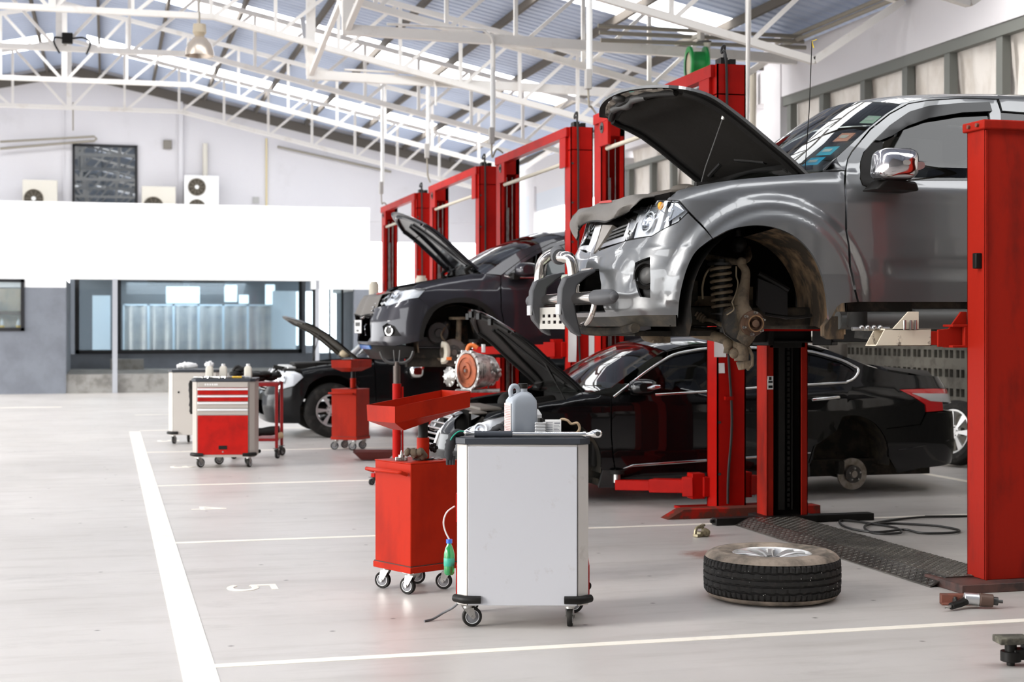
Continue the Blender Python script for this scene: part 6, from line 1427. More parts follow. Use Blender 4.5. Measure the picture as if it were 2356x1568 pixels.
# lower arm and ball joint
q = MB(); q.tube(spline([Pp(1566, 748, 8.95), Pp(1600, 765, 8.85), Pp(1640, 772, 8.75), Pp(1672, 782, 8.66), Pp(1700, 795, 8.6)], 4), .034, 8); q.tube(spline([Pp(1600, 770, 8.95), Pp(1640, 760, 8.85), Pp(1690, 770, 8.66)], 4), .026, 8); q.make('lower_arm', DIRT, root, smooth=60)
q = MB(); c = Pp(1706, 800, 8.6); q.cyl(c+Vector((0, 0, .04)), c-Vector((0, 0, .08)), .045); q.cyl(c-Vector((0, 0, .08)), c-Vector((-.01, 0, .13)), .035, .028); q.tube([Pp(1718, 790, 8.58), Pp(1731, 818, 8.57), Pp(1730, 840, 8.57), Pp(1718, 850, 8.58)], .012, 8); q.ball(Pp(1690, 812, 8.6), .034); q.box(Pp(1716, 838, 8.58), (.05, .03, .05)); q.make('brake_caliper_carrier', DIRT, kn, bevel=.006)
c = Pp(1675, 790, 8.62); MB().ball(c, .032, (1, 1, 1.2)).cyl(c, c+Vector((-.01, 0, -.06)), .02).make('ball_joint', DIRT, kn, smooth=50)
# stabiliser link, sensor wires, bracket plate on the frame
q = MB(); q.tube(spline([Pp(1617, 688, 8.8), Pp(1616, 660, 8.8), Pp(1624, 630, 8.8), Pp(1640, 612, 8.78), Pp(1665, 603, 8.76)], 5), .007, 8); q.tube(spline([Pp(1694, 612, 8.66), Pp(1694, 635, 8.66), Pp(1698, 650, 8.64), Pp(1694, 672, 8.62), Pp(1684, 695, 8.6)], 5), .005, 8); q.tube(spline([Pp(1684, 695, 8.58), Pp(1688, 712, 8.56), Pp(1672, 724, 8.55)], 5), .004, 8); q.make('brake_line', pm('line_tan', (.35, .27, .17), .6), root, smooth=50)
q = MB(); q.prism([(Pp(x, y, 8.90).x, Pp(x, y, 8.90).z) for x, y in ((1566, 735), (1562, 700), (1570, 650), (1606, 645), (1606, 690), (1590, 700), (1578, 735))], 'y', 8.90, 8.96)
fb = q.make('frame_bracket', UNDER, root, bevel=.004)
q = MB()
for x, y, r_ in ((1572, 665, .013), (1588, 667, .018), (1583, 683, .008), (1574, 722, .008)): p = Pp(x, y, 8.895); q.cyl(p, p+Vector((0, .004, 0)), r_, seg=14)
q.make('bracket_hole', DARK, fb); MB().b2(Pp(1585, 636, 8.88), Pp(1591, 647, 8.90)).make('bolt', STEEL, fb)
q = MB(); q.b2((3.30, 8.95, 1.63), (3.9, 9.0, 1.69)); q.b2((3.85, 8.9, 1.45), (3.95, 8.96, 1.75)); q.make('subframe', DIRT, root)
pl = [(1745, 640), (1812, 668), (1812, 735), (1760, 722), (1742, 700)]
q = MB(); q.prism([(Pp(x, y, 8.78).x, Pp(x, y, 8.78).z) for x, y in pl], 'y', 8.78, 8.80); q.make('rubber_apron', pm('apron', (.022, .021, .021), .6), root)
# underside bits at the front
q = MB(); a = atY(1497, 772, 8.9); q.ball(a, .05, (1.3, 1, .8)); q.box(a+Vector((.06, 0, -.02)), (.12, .08, .05)); q.tube(spline([a, a+Vector((.2, 0, .03)), a+Vector((.4, 0, .02))], 4), .03, 8); q.make('tow_hook', DIRT, root, bevel=.01)
# bull bar
CHB = pm('bar_chrome', (.66, .61, .56), .13, 1.)
BARR = pm('bar_rubber', (.055, .055, .058), .5)
bb = MB(); ya, yb = 9.64, 8.98
pa = [atY(1243, 690, ya), atY(1241, 655, ya), atY(1245, 612, ya), atY(1262, 587, ya+.0)]; pb = [atY(1321, 690, yb), atY(1321, 650, yb), atY(1313, 612, yb), atY(1297, 590, yb+.02)]
up = spline([pa[0], pa[1], pa[2], pa[2]+Vector((.03, -.015, .055)), pa[3]+Vector((.04, -.06, .015)), atY(1285, 590, 9.30), pb[3]+Vector((0, .05, 0)), pb[2]+Vector((0, .0, .04)), pb[1], pb[0]], 5)
tb = bb.tube(up, .036, 16).make('bull_bar', CHB, root, smooth=60)
def bline(y0, y1): # grip on the top bar
    return [p for p in up if y0 <= p.y <= y1]
gp = [p for p in up if 9.07 < p.y < 9.60]
MB().tube(gp, [.046+.004*(k % 2) for k in range(len(gp))], 16).make('bar_grip', BARR, tb, smooth=40)
for y, c in ((ya, pa[1]), (yb, pb[1])):
    MB().cyl(c+Vector((0, 0, -.09)), c+Vector((0, 0, -.01)), .038, seg=20).cyl(c+Vector((0, 0, -.02)), c+Vector((0, 0, -.01)), .042, seg=20).make('upright_sleeve', CHB, tb, smooth=40)
# lower tube with rubber ends
x0 = 2.80; zt = atY(1380, 686, 8.9).z
MB().tube(spline([(x0+.02, 8.62, zt), (x0, 8.9, zt-.002), (x0-.01, 9.28, zt-.002), (x0, 9.66, zt-.002), (x0+.02, 9.94, zt)], 5), .040, 18).make('lower_bar', CHB, tb, smooth=60)
for s_ in (-1, 1):
    y = YC+s_*.64; MB().tube([(x0+.02, y, zt), (x0+.03, y+s_*.12, zt), (x0+.045, y+s_*.22, zt+.002), (x0+.052, y+s_*.255, zt+.003)], [.046, .047, .043, .024], 16).ball((x0+.05, y+s_*.255, zt+.003), .028).make('bar_end', BARR, tb, smooth=60)
    y2 = YC+s_*.60; MB().tube(spline([(x0+.03, YC+s_*.36, zt-.16), (x0+.01, YC+s_*.5, zt-.15), (x0+.01, y2, zt-.10), (x0+.02, y2+s_*.02, zt-.03)], 5), .017, 10).make('corner_tube', CHB, tb, smooth=60)
# rubber faced uprights
for y in (ya, yb):
    prof = [(x0-.075, zt+.13), (x0-.105, zt+.06), (x0-.11, zt-.05), (x0-.09, zt-.13), (x0-.02, zt-.21), (x0+.03, zt-.235), (x0+.0, zt-.12), (x0-.02, zt-.02), (x0+.0, zt+.08), (x0+.06, zt+.13), (x0+.12, zt+.165), (x0+.12, zt+.185), (x0+.02, zt+.165)]
    bl = MB().prism(prof, 'y', y-.045, y+.045).make('overrider', BARR, tb, bevel=.012)
    MB().b2((x0-.118, y-.04, zt-.10), (x0-.105, y+.04, zt-.035)).make('reflector_strip', pm('strip_grey', (.5, .5, .5), .4), bl, bevel=.003)
m_ = MB(); ys2 = [yb+.05+(ya-yb-.10)*k/9 for k in range(10)]; zs2 = [zt-.19, zt-.155, zt-.135, zt-.115, zt-.095, zt-.05]
for i in range(9):
    for j in range(5):
        if i in (1, 3, 5, 7) and j in (1, 3): continue
        m_.b2((x0-.055, ys2[i], zs2[j]), (x0-.05, ys2[i+1], zs2[j+1]))
m_.make('bash_plate', pm('plate_alloy', (.50, .47, .42), .4, .8), tb, smooth=0)
# number plate behind the bar (blank greenish plate) and small badge strip
a = atY(1288, 655, 9.45)
f = MB().b2((2.885, 9.20, a.z-.10), (2.90, 9.56, a.z+.07)).make('number_plate_frame', pm('plate_frame', (.5, .49, .47), .4), root, bevel=.005)
MB().b2((2.879, 9.215, a.z-.09), (2.885, 9.545, a.z+.06)).make('number_plate', pm('plate_green', (.52, .60, .46), .5), f)
b_ = sk.inv(1350, 622); bp_ = sk.pt(*b_)
bd = MB().b2((bp_.x-.004, bp_.y-.10, bp_.z-.014), (bp_.x+.01, bp_.y+.10, bp_.z+.014)).make('badge_strip', pm('badge_pink', (.45, .36, .33), .5), root)
q = MB()
for k in range(9): q.lathe([(.006, 0), (.010, 0), (.010, .004), (.006, .004)], (bp_.x-.005, bp_.y-.085+.021*k, bp_.z), (-1, 0, 0), 10, closed=True)
q.make('badge_letters', PAPER, bd)
for x in (3.835, 7.05): # rear wheel far side etc.
    if x > 5:
        for s_ in (-1, 1): wheel('wheel', root, (x, YC+s_*.78, 1.46), (0, s_, 0), .375, .25, .215)
# ------------------------------------------------------------------ the other three cars
def circ(sk, cx, cz, r, a0, a1, n=16): return [(sk.uofx(cx+r*math.cos(R(lerp(a0, a1, k/n)))), cz+r*math.sin(R(lerp(a0, a1, k/n)))) for k in range(n+1)]
def I(sk, pts): return [sk.inv(*p) for p in pts]
def bonnet(root, paintm, yc, edge, bow, tip, crown=.03, thick=.02, n=18, under=None, name='bonnet'):
    """edge: near side from hinge to nose; bow: how far the middle of the nose runs ahead (x, z); tip: how far the lip turns down"""
    m = len(edge); rows = []
    d = (edge[-1]-edge[-3]).normalized(); dn = Vector((-d.z, 0, d.x)); dn = -dn if dn.z > 0 and dn.x < 0 else dn
    if dn.z > 0: dn = -dn
    ed = list(edge)+[edge[-1]+d*.02+dn*tip*.5, edge[-1]+dn*tip]
    for i, p in enumerate(ed):
        f = min(1, i/(m-1)); w_ = yc-p.y; k_ = f**2.2
        rows.append([Vector((p.x+bow[0]*k_*(1-abs(2*k/n-1)**2.0), yc-w_*(1-2*k/n), p.z+(bow[1]*k_+crown)*(1-abs(2*k/n-1)**2.0))) for k in range(n+1)])
    h = sheetmesh(name, [paintm, under or UNB], rows, root, thick)
    def hs(f, s_, o):
        i = f*(len(rows)-1); a = int(min(i, len(rows)-2)); t_ = i-a; k = s_*n; b_ = int(min(k, n-1)); u_ = k-b_
        p = rows[a][b_]*(1-t_)*(1-u_)+rows[a+1][b_]*t_*(1-u_)+rows[a][b_+1]*(1-t_)*u_+rows[a+1][b_+1]*t_*u_
        q = (rows[a+1][b_]-rows[a][b_]).cross(rows[a][b_+1]-rows[a][b_]); q.normalize()
        if q.z > 0: q = -q
        return p+q*o
    m_ = MB()
    for s0, s1, f0, f1 in ((.06, .06, .04, .82), (.94, .94, .04, .82), (.06, .94, .08, .08), (.1, .5, .80, .84), (.5, .9, .84, .80), (.25, .45, .12, .7), (.75, .55, .12, .7)):
        m_.tube([hs(lerp(f0, f1, k/8), lerp(s0, s1, k/8), .028) for k in range(9)], .018, 6)
    m_.make('inner_ribs', under or UNB, h)
    return h, hs
def headlamp(sk, root, pl, rows=2, housing=None, off=-.05):
    for sg in (1, -1):
        q = pl if sg > 0 else [(-u, z) for u, z in pl]
        hb = panel(sk, 'headlight', housing or BEZ, q, root, uz=True, off=off, thick=.01, h=.05)
        panel(sk, 'lens', LENS, q, hb, uz=True, off=.001, thick=.01, h=.05)
        us = [abs(a) for a, b in pl]; zs = [b for a, b in pl]
        def hp(fu, fz, o): u = lerp(min(us), max(us), fu); z = lerp(min(zs), max(zs), fz); return sk.pt(sg*u, z, o), sk.nrm(sg*u, z)
        m = MB()
        for k in range(rows):
            p, n_ = hp(.3+.32*k, .42+.12*k, off+.012); m.lathe([(.055, .025), (.045, .008), (.02, -.002), (.001, -.004)], p, n_, 20); m.lathe([(.058, .02), (.062, .03), (.055, .03)], p, n_, 20)
        m.make('reflector', SILV, hb, smooth=50)
def splitcar_rear(sk, root, mat, x0, zs, zbelt, zroof, arch, tail, glass=TINT):
    """plain rear door, quarter and tail for the parts of a car hidden behind other things"""
    ua, ub = sk.uofx(x0), sk.uofx(tail-.12); ue = sk.U[-1]; ax, az, ar = arch; xm = ax-ar-.06; um = sk.uofx(xm)
    w = [(ua+.05, zbelt+.02), (ua+.05, zroof-.10), (um-.02, zroof-.11), (um+.12, zbelt+.02)]
    panel(sk, 'rear_door', mat, [(ua, zs), (ua, zroof-.02), (um+.06, zroof-.03), (um+.18, zbelt), (um+.14, az+.3), (um-.02, zs)], root, holes=[w], uz=True, mir=True, h=.07)
    panel(sk, 'rear_window', glass, w, root, uz=True, mir=True, off=-.012, thick=.005, h=.15)
    ring = circ(sk, ax, az, ar, 180, 0, 14)
    panel(sk, 'rear_quarter', mat, [(um+.0, zs)] + ring + [(sk.uofx(ax+ar+.05), zs+.02), (ue*.99, zs+.1), (ue*.99, zbelt), (sk.uofx(tail-.25), zroof-.05), (um+.075, zroof-.035), (um+.195, zbelt), (um+.155, az+.3)], root, uz=True, mir=True, h=.08)

# ---- black sedan
YS = 13.1; BPAINT = paint('sedan_black', (.003, .003, .0035), .0, .25, .7, .12)
ss = Skin(YS, [(2.70, 0), (2.715, .25), (2.76, .48), (2.87, .68), (3.05, .82), (3.3, .885), (3.66, .905), (4.5, .915), (6.0, .91), (6.8, .88), (7.2, .84), (7.45, .74), (7.58, .5), (7.62, 0)],
          side=[(.1, .10), (.25, .03), (.45, .0), (.75, .0), (.86, .012), (.93, .035), (.97, .06), (1.2, .19), (1.36, .30), (1.42, .40)],
          front=[(.1, .12), (.3, .02), (.45, 0), (.6, .03), (.72, .10), (.82, .22), (1, .5)],
          rear=[(.2, .04), (.4, 0), (.7, .02), (.95, .10), (1.2, .3)],
          top=[(2.7, .74), (3.0, .82), (3.22, .865), (3.5, .90), (3.75, .945), (3.9, .98), (4.02, .985), (4.06, 99), (9, 99)], rnd=.10, zr=(.12, 1.4))
root = thing('sedan', 'black sedan with open bonnet and no wheels, low between the posts behind the white cabinet', 'car', (5.1, YS, .05), 0, world=True)
A0 = circ(ss, 3.66, .34, .375, 128, -5, 18)
top = I(ss, [(1406, 913), (1352, 904.5), (1339, 901), (1301, 919.5), (1240, 931), (1170, 943), (1120, 953)])
hl = I(ss, [(1056, 1006), (1078, 984), (1120, 967), (1170, 957), (1215, 952), (1237, 957), (1222, 980), (1160, 1008), (1085, 1018)])
fr = I(ss, [(1112, 966), (1170, 955), (1215, 950), (1240, 957), (1224, 982)])
panel(ss, 'front_fender', BPAINT, top + fr + A0 + I(ss, [(1388, 1082), (1414, 1080), (1409, 1050), (1405, 1000), (1404.5, 935)]), root, uz=True, mir=True, h=.04)
low = [(0.01, .17), (.5, .17), (.85, .19)]
pb = [A0[0], ] + [(A0[0][0]-.01, .5), (ss.uofx(3.30), .30), (ss.uofx(3.30), .19)]
bh = [fr[-1]] + I(ss, [(1160, 1010), (1085, 1020), (1054, 1008)]) + [(.50, .74), (.3, .76), (.01, .77)]
half = [(ss.uofx(3.31), .19), (ss.uofx(3.30), .34)] + [A0[0]] + bh
grl_h = [(-.40, .72), (-.30, .46), (.30, .46), (.40, .72)]
panel(ss, 'front_bumper', BPAINT, half + [(-u, z) for u, z in half[::-1]] + [(-u, z) for u, z in low[::-1]] + low, root, holes=[grl_h, [(-.45, .36), (-.4, .22), (.4, .22), (.45, .36)]], uz=True, h=.04)
headlamp(ss, root, hl)
panel(ss, 'bonnet_gap_trim', ENG, [(u, z+.012) for u, z in top[3:]]+[(u, z+.0) for u, z in top[3:]][::-1], root, uz=True, mir=True, off=-.03, h=.05)
g = MB()
for k in range(6):
    z = .48+.046*k; hw = .30+.1*(z-.46)/.26-.01; g.tube([ss.pt(-hw+2*hw*j/12, z, -.012) for j in range(13)], .0095, 8)
for s_ in (-1, 1): g.tube([ss.pt(s_*.30, .46, .0), ss.pt(s_*.345, .59, .0), ss.pt(s_*.40, .725, .0)], .018, 8)
g.tube([ss.pt(-.40+.8*j/12, .725, .0) for j in range(13)], .018, 8)
g.make('grille', CH2, root, smooth=50)
MB().b2((2.98, YS-.5, .2), (3.0, YS+.5, .78)).make('radiator_panel', DARK, root, smooth=0)
fogz = MB()
for s_ in (-1, 1): fogz.lathe([(.055, 0), (.05, .012), (.03, .004), (.001, .002)], ss.pt(s_*.75, .30, -.004), ss.nrm(s_*.75, .30), 20)
fogz.make('fog_lamps', SILV, root)
# doors, windows, chrome line
gapf = [(1408, 914), (1407.5, 935), (1408, 1000), (1412, 1050), (1417, 1079), (1421, 1090), (1438, 1101), (1510, 1102), (1612, 1095), (1700, 1090)]
ub = ss.uofx(5.22); zb_ = ss.inv(1700, 1090)[1]
winf = I(ss, [(1423, 909), (1472, 870), (1512, 842), (1549, 820.5), (1586, 812), (1619, 807), (1660, 804)]) ; rail_px = [(1532, 806), (1560, 797), (1600, 790), (1660, 786.5), (1750, 785), (1850, 791), (1900, 803), (1950, 822), (2000, 842), (2042, 854)]
belt = I(ss, [(1628, 902), (1507, 909)])
fwin = winf + [(ub-.03, winf[-1][1]), (ub-.03, belt[0][1]+.006)] + belt
fd_top = I(ss, [(1472, 862), (1511, 833), (1549, 812), (1586, 803), (1619, 798), (1660, 795)])
fd = I(ss, gapf[:9]) + [(ub, zb_), (ub, fd_top[-1][1]+.004)] + fd_top[::-1]
panel(ss, 'front_door', BPAINT, fd, root, holes=[[(u+(.0), z) for u, z in fwin]], uz=True, mir=True, h=.05)
panel(ss, 'front_window', TINT, fwin, root, uz=True, mir=True, off=-.012, thick=.005, h=.1)
gapr = I(ss, [(1885, 812), (1933, 826), (1960, 840), (1976, 850), (1965, 874), (1951, 893), (1949, 930), (1925, 990)])
rwin = [(ub+.05, fd_top[-1][1]-.025)] + I(ss, [(1750, 805), (1853, 812), (1885, 819), (1933, 833), (1955, 844), (1966, 853), (1955, 872), (1942, 876), (1853, 882)]) + [(ub+.05, belt[0][1]+.012)]
rd = [(ub+.008, zb_), (ub+.008, fd_top[-1][1]+.004)] + I(ss, [(1750, 797), (1853, 804)]) + gapr + [(ss.uofx(5.98), .45), (ss.uofx(5.93), .25)]
panel(ss, 'rear_door', BPAINT, rd, root, holes=[rwin], uz=True, mir=True, h=.05)
panel(ss, 'rear_side_window', TINT, rwin, root, uz=True, mir=True, off=-.012, thick=.005, h=.1)
tl = I(ss, [(2070, 896), (2115, 894), (2151, 893.5), (2161, 895), (2166, 910), (2169, 944), (2131, 947), (2129, 930), (2098, 910)])
A1 = circ(ss, 6.36, .34, .375, 180, 0, 18)
qp = [gapr[0]] + I(ss, rail_px[6:]) + I(ss, [(2091, 862), (2134, 869), (2146, 880), (2151, 891)]) + I(ss, [(2115, 892.5), (2069, 894.5), (2096, 911), (2127, 930), (2129, 947), (2117, 975), (2040, 985)]) + A1[::-1][3:] + [(ss.uofx(5.94), .25), (ss.uofx(5.99), .45)] + gapr[1:][::-1]
panel(ss, 'rear_quarter', BPAINT, qp, root, uz=True, mir=True, h=.05)
panel(ss, 'tail_lamp', REDL, tl, root, uz=True, mir=True, off=.004, thick=.03, h=.05)
panel(ss, 'tail_lamp_clear', pm('tail_clear', (.55, .55, .55), .15, coat=1.), I(ss, [(2098, 904), (2140, 903), (2162, 905), (2166, 928), (2140, 922)]), root, uz=True, mir=True, off=.008, thick=.01, h=.06)
ue = ss.U[-1]
rb = I(ss, [(2131, 949), (2168, 947), (2180, 966), (2188, 1002)]) + [(ue, .74), (ue, .24)] + I(ss, [(2197, 1060), (2115, 1077), (2066, 1088), (2062, 1078), (2000, 1084)]) + A1[::-1][:4] + I(ss, [(2040, 987), (2119, 977)])
rb = [A1[-1]] + A1[::-1][1:4] + I(ss, [(2040, 987), (2119, 977), (2132, 949)]) + [(ss.inv(2168, 947)[0], ss.inv(2132, 949)[1]), (ue, .70), (ue, .24), (ss.inv(2190, 1060)[0], .25)] + I(ss, [(2115, 1077), (2066, 1088), (2060, 1078)])
panel(ss, 'rear_bumper', BPAINT, rb, root, uz=True, mir=True, h=.05)
cr = MB(); cr.tube([ss.pt(*ss.inv(*p), .002) for p in ((2066, 1035), (2120, 1027), (2183, 1012))], .006, 6); cr.make('bumper_crease', BPAINT, root)
# chrome surround and side strips
for sg in (1, -1):
    m = MB(); mk = lambda pts: [ss.pt(sg*u, z, .004) for u, z in pts]
    m.tube(spline(mk(I(ss, [(1411, 913), (1471, 866), (1510.5, 838), (1548, 816), (1586, 807), (1619, 802), (1660, 799.5), (1750, 800), (1853, 807), (1885, 813), (1933, 827), (1962, 841), (1975, 851), (1965, 870), (1947, 878.5)])), 3), .012, 8)
    m.tube(spline(mk(I(ss, [(1947, 879.5), (1853, 885), (1749, 891), (1628, 900), (1507, 908)])), 3), .011, 8); m.make('window_chrome', CHR, root, smooth=60)
    m = MB(); m.tube(mk(I(ss, [(1433, 1077), (1455, 1070), (1628, 1058), (1749, 1050), (1864, 1041)])), [.003, .014, .014, .014, .006], 8); m.make('side_moulding', CHR, root, smooth=60)
    m = MB(); m.tube(spline([ss.pt(sg*u, z, o) for (u, z), o in zip(I(ss, [(1871, 919), (1885, 917), (1905, 915), (1925, 913), (1930, 916)]), (.0, .03, .035, .03, 0))], 4), .014, 8); m.make('door_handle', CHR, root, smooth=60)
sl = [(ss.uofx(4.03), .13), (ss.uofx(4.05), .285), (ss.uofx(4.13), .285), (ss.uofx(4.2), .215), (ss.uofx(5.9), .25), (ss.uofx(5.95), .3), (ss.uofx(5.98), .18), (ss.uofx(5.9), .15)]
panel(ss, 'sill', pm('sill_grey', (.03, .03, .03), .4), sl, root, uz=True, mir=True, off=.004, thick=.03, h=.06)
for sg in (1, -1):
    rows = [arcpts(3.66, .34, .385, YS-sg*y, 190, -12, 16) for y in (.87, .75, .5, .3)]; MB().grid(rows).make('wheel_arch_liner', UNDER, root, smooth=60)
    rows = [arcpts(6.36, .34, .385, YS-sg*y, 190, -12, 16) for y in (.87, .75, .5, .3)]; MB().grid(rows).make('wheel_arch_liner', UNDER, root, smooth=60)
MB().b2((3.3, YS-.6, .15), (7.3, YS+.6, .3)).b2((4.05, YS-.78, .14), (5.95, YS+.78, .2)).b2((3.1, YS-.5, .2), (3.2, YS+.5, .4)).b2((5.9, YS-.5, .16), (6.85, YS+.5, .8)).b2((3.35, YS-.45, .16), (4.0, YS+.45, .35)).make('underbody', UNDER, root, smooth=0)
q = MB(); q.b2((3.3, YS-.28, .3), (4.0, YS+.28, .80)); q.b2((3.2, YS-.7, .70), (3.35, YS+.7, .76)); q.b2((4.0, YS-.75, .3), (4.06, YS+.75, .90)); q.cyl((3.4, YS-.35, .8), (3.8, YS-.3, .84), .06); q.ball((3.55, YS+.35, .8), .1); q.b2((3.4, YS-.66, .65), (3.6, YS-.45, .84)); q.make('engine', ENG, root, bevel=.02)
q = MB(); q.b2((2.98, YS-.6, .755), (3.12, YS+.6, .775)); q.b2((3.1, YS-.4, .77), (3.3, YS+.4, .80)); q.make('slam_panel', pm('slam_tan', (.14, .12, .10), .5), root, bevel=.01)
rail = [ss.pt(*ss.inv(*p)) for p in rail_px]
sheetmesh('roof', [BPAINT, INT], crossgrid(spline(rail[:7], 4), YS, .07, [-.14*max(0, 1-i/10) for i in range(25)]), root, .02)
sheetmesh('rear_glass', [TINT, TINT], crossgrid([rail[6]+Vector((.01, .02, 0))]+[p+Vector((0, .02, 0)) for p in rail[7:]], YS, [.07, .06, .05, .035], [0, .05, .08, .1]), root, .006, smooth=70)
dk = [ss.pt(*ss.inv(*p)) for p in [(2042, 854), (2091, 862), (2134, 869), (2146, 880), (2151, 892)]]
dk += [Vector((dk[-1].x+.03, dk[-1].y+.03, .72))]
sheetmesh('boot_lid', [BPAINT, INT], crossgrid([p+Vector((0, .012, 0)) for p in dk], YS, [.035, .04, .045, .04, .03, 0], [.09, .10, .12, .14, .16, .14]), root, .02)
apl = [ss.pt(*ss.inv(*p)) for p in [(1352, 904), (1407, 891), (1458, 852), (1497, 826), (1532, 807)]]
sheetmesh('windscreen', [GLASS, GLASS], crossgrid([p+Vector((0, .02, 0)) for p in apl], YS, [.0, .02, .04, .06, .075], [-.26, -.28, -.22, -.18, -.14]), root, .005, smooth=80)
panel(ss, 'a_pillar', BPAINT, I(ss, [(1352, 904), (1407, 891), (1458, 852), (1497, 826), (1532, 806), (1560, 797), (1600, 790), (1660, 786.5), (1750, 785), (1850, 791), (1900, 803), (1883, 811), (1853, 803), (1750, 796), (1660, 794), (1619, 797), (1586, 802), (1548.5, 811), (1510.5, 832), (1471, 861), (1407, 913)]), root, mir=True, h=.05)
MB().prism([(4.02, .8), (4.02, .93), (4.5, .98), (4.75, .92), (4.75, .6), (4.02, .6)], 'y', YS-.72, YS+.72).make('dashboard', INT, root, bevel=.02)
seats(root, 4.75, YS, .38, pm('seat_beige', (.10, .085, .07), .7)); seats(root, 5.65, YS, .38, pm('seat_beige', (.10, .085, .07), .7)); steer(root, 4.85, YS-.36, .88)
p = atY(1480, 890, 12.08)
m = MB(); loftloops(m, [[Vector((p.x+a*w_, y, p.z+b*h_)) for a, b in rrect(1, 1, .35, 3)] for w_, h_, y in ((.12, .07, 12.0), (.22, .125, 12.03), (.25, .135, 12.1), (.2, .11, 12.15))]); mi = m.make('door_mirror', BPAINT, root, smooth=60)
MB().tube([(p.x+.0, 12.01, p.z-.005), (p.x+.06, 11.995, p.z), (p.x+.12, 12.01, p.z+.005)], [.006, .022, .016], 8).make('mirror_indicator', SILV, mi, smooth=50); MB().b2((p.x-.06, 12.12, p.z-.07), (p.x+.06, 12.24, p.z-.03)).make('mirror_arm', BLK, mi, bevel=.01)
edge = spline([atY(x, y, 12.36+.012*i) for i, (x, y) in enumerate([(1348, 899), (1317, 870), (1272, 832), (1228, 791), (1187, 762)])], 4)
h_, hs = bonnet(root, BPAINT, YS, edge, (-.20, .16), .02)
q = MB(); a = hs(.45, .12, .02); b_ = atY(1301, 920, 12.45); q.cyl(a, a+(b_-a)*.55, .012); q.cyl(a+(b_-a)*.5, b_, .007); q.make('gas_strut', BLK, root)
q = MB()
for s_ in (.2, .35, .5, .65): MB().box(hs(.93, s_, .045), (.025, .05, .055), rz=.3).make('bonnet_clip', BLK, h_)
rh = atY(1961, 1089.5, 12.36)
def rotor(root, c, r, near=True, s_=-1):
    ax = Vector((0, s_, 0)); RT = pm('rotor_iron', (.30, .27, .24), .35, .9, col2=(.18, .15, .12), nscale=12)
    ro = MB().lathe([(r*.55, -.02), (r, -.02), (r, .0), (r*.56, .0), (r*.54, .03), (r*.22, .032), (r*.20, .045), (.001, .045)], c, ax, 44).make('brake_disc', RT, root, smooth=35)
    MB().lathe([(r*.56, .001), (r*.54, .0315), (r*.24, .033)], c, ax, 40).make('disc_hat', pm('hat_dark', (.05, .045, .04), .6), ro, smooth=35)
    for k in range(5):
        a = R(72*k+20); p = Vector(c)+Vector((math.cos(a)*r*.38, s_*.03, math.sin(a)*r*.38)); MB().cyl(p, p+ax*.03, .008, seg=8).make('wheel_stud', STEEL, ro)
    return ro
rotor(root, (rh.x, rh.y, rh.z), .142)
m = MB(); m.box((rh.x-.12, 12.37, rh.z+.06), (.06, .09, .12)); m.cyl((rh.x, 12.4, rh.z), (rh.x, 12.9, rh.z), .06); m.bar((rh.x, 12.6, rh.z), (rh.x-.4, 12.7, rh.z+.02), .06, .06); m.cyl((rh.x-.05, 12.62, rh.z+.05), (rh.x-.02, 12.65, .7), .03); m.make('rear_hub_carrier', UNDER, root, bevel=.01)
m = MB(); m.cyl((3.66, 12.45, .24), (3.66, 12.6, .24), .15, seg=32); m.cyl((3.66, 12.6, .24), (3.66, 12.9, .24), .05); m.cyl((3.68, 12.65, .3), (3.7, 12.7, .8), .035); m.make('front_hub_carrier', DIRT, root, smooth=40)

# ---- dark grey crossover, raised
YV = 17.1; GV = paint('crossover_grey', (.026, .025, .031), .45, .28, .7, .3)
DZ = 1.23-.33
vs = Skin(YV, [(2.78, 0), (2.795, .3), (2.84, .52), (2.93, .70), (3.09, .83), (3.3, .89), (3.66, .91), (4.5, .915), (6.2, .91), (6.9, .87), (7.15, .8), (7.28, .55), (7.3, 0)],
          side=[(1.05, .08), (1.2, .04), (1.4, .0), (1.75, .0), (1.9, .015), (2.0, .04), (2.06, .06), (2.3, .17), (2.5, .27), (2.58, .34)],
          front=[(1.1, .16), (1.22, .05), (1.32, .0), (1.55, .01), (1.7, .06), (1.85, .16), (2.0, .3)],
          rear=[(1.2, .05), (1.4, 0), (2.0, .04), (2.5, .2)],
          top=[(2.75, 1.83), (3.0, 1.90), (3.2, 1.955), (3.5, 2.03), (3.87, 2.095), (4.0, 2.105), (4.05, 99), (9, 99)], rnd=.11, zr=(1.1, 2.56))
root = thing('crossover_car', 'dark grey crossover raised on the lift with bonnet open and front wheel off', 'car', (5.0, YV, 1.15), 0, world=True)
AO = spline([(x, y, 0) for x, y in [(962.6+1.5, 684+1), (991, 707)]], 1)
ao = [(991, 707), (1020, 692), (1058, 684), (1096.5, 688), (1125, 707), (1144, 732), (1156, 765), (1160, 800)]
fen = [(964, 685), (982, 664), (958, 663), (949, 660), (964, 652), (991, 646), (1056, 634.5), (1087, 629.5), (1118, 630), (1151, 634.5), (1151, 667), (1152, 713), (1162, 760), (1166, 798), (1160, 800)] + ao[::-1][1:]
panel(vs, 'front_fender', GV, fen, root, mir=True, h=.045)
cl_o = [(964.5, 781), (966.4, 761), (976, 728)] + ao; cl_i = [(973, 782), (978, 755), (991, 728), (1006.6, 709), (1039, 696.5), (1077, 696.5), (1106, 706), (1125, 724.5), (1140.5, 745), (1149, 775), (1151, 800)]
sp = lambda L: [(p.x, p.y) for p in spline([(x, y, 0) for x, y in L], 3)]
panel(vs, 'arch_cladding', BLK, sp(cl_o)+sp(cl_i)[::-1], root, mir=True, off=.012, thick=.03, h=.05)
hl = I(vs, [(878, 702), (897, 673), (924, 668), (957, 663), (981, 664), (963, 684), (940, 687), (896, 701)])
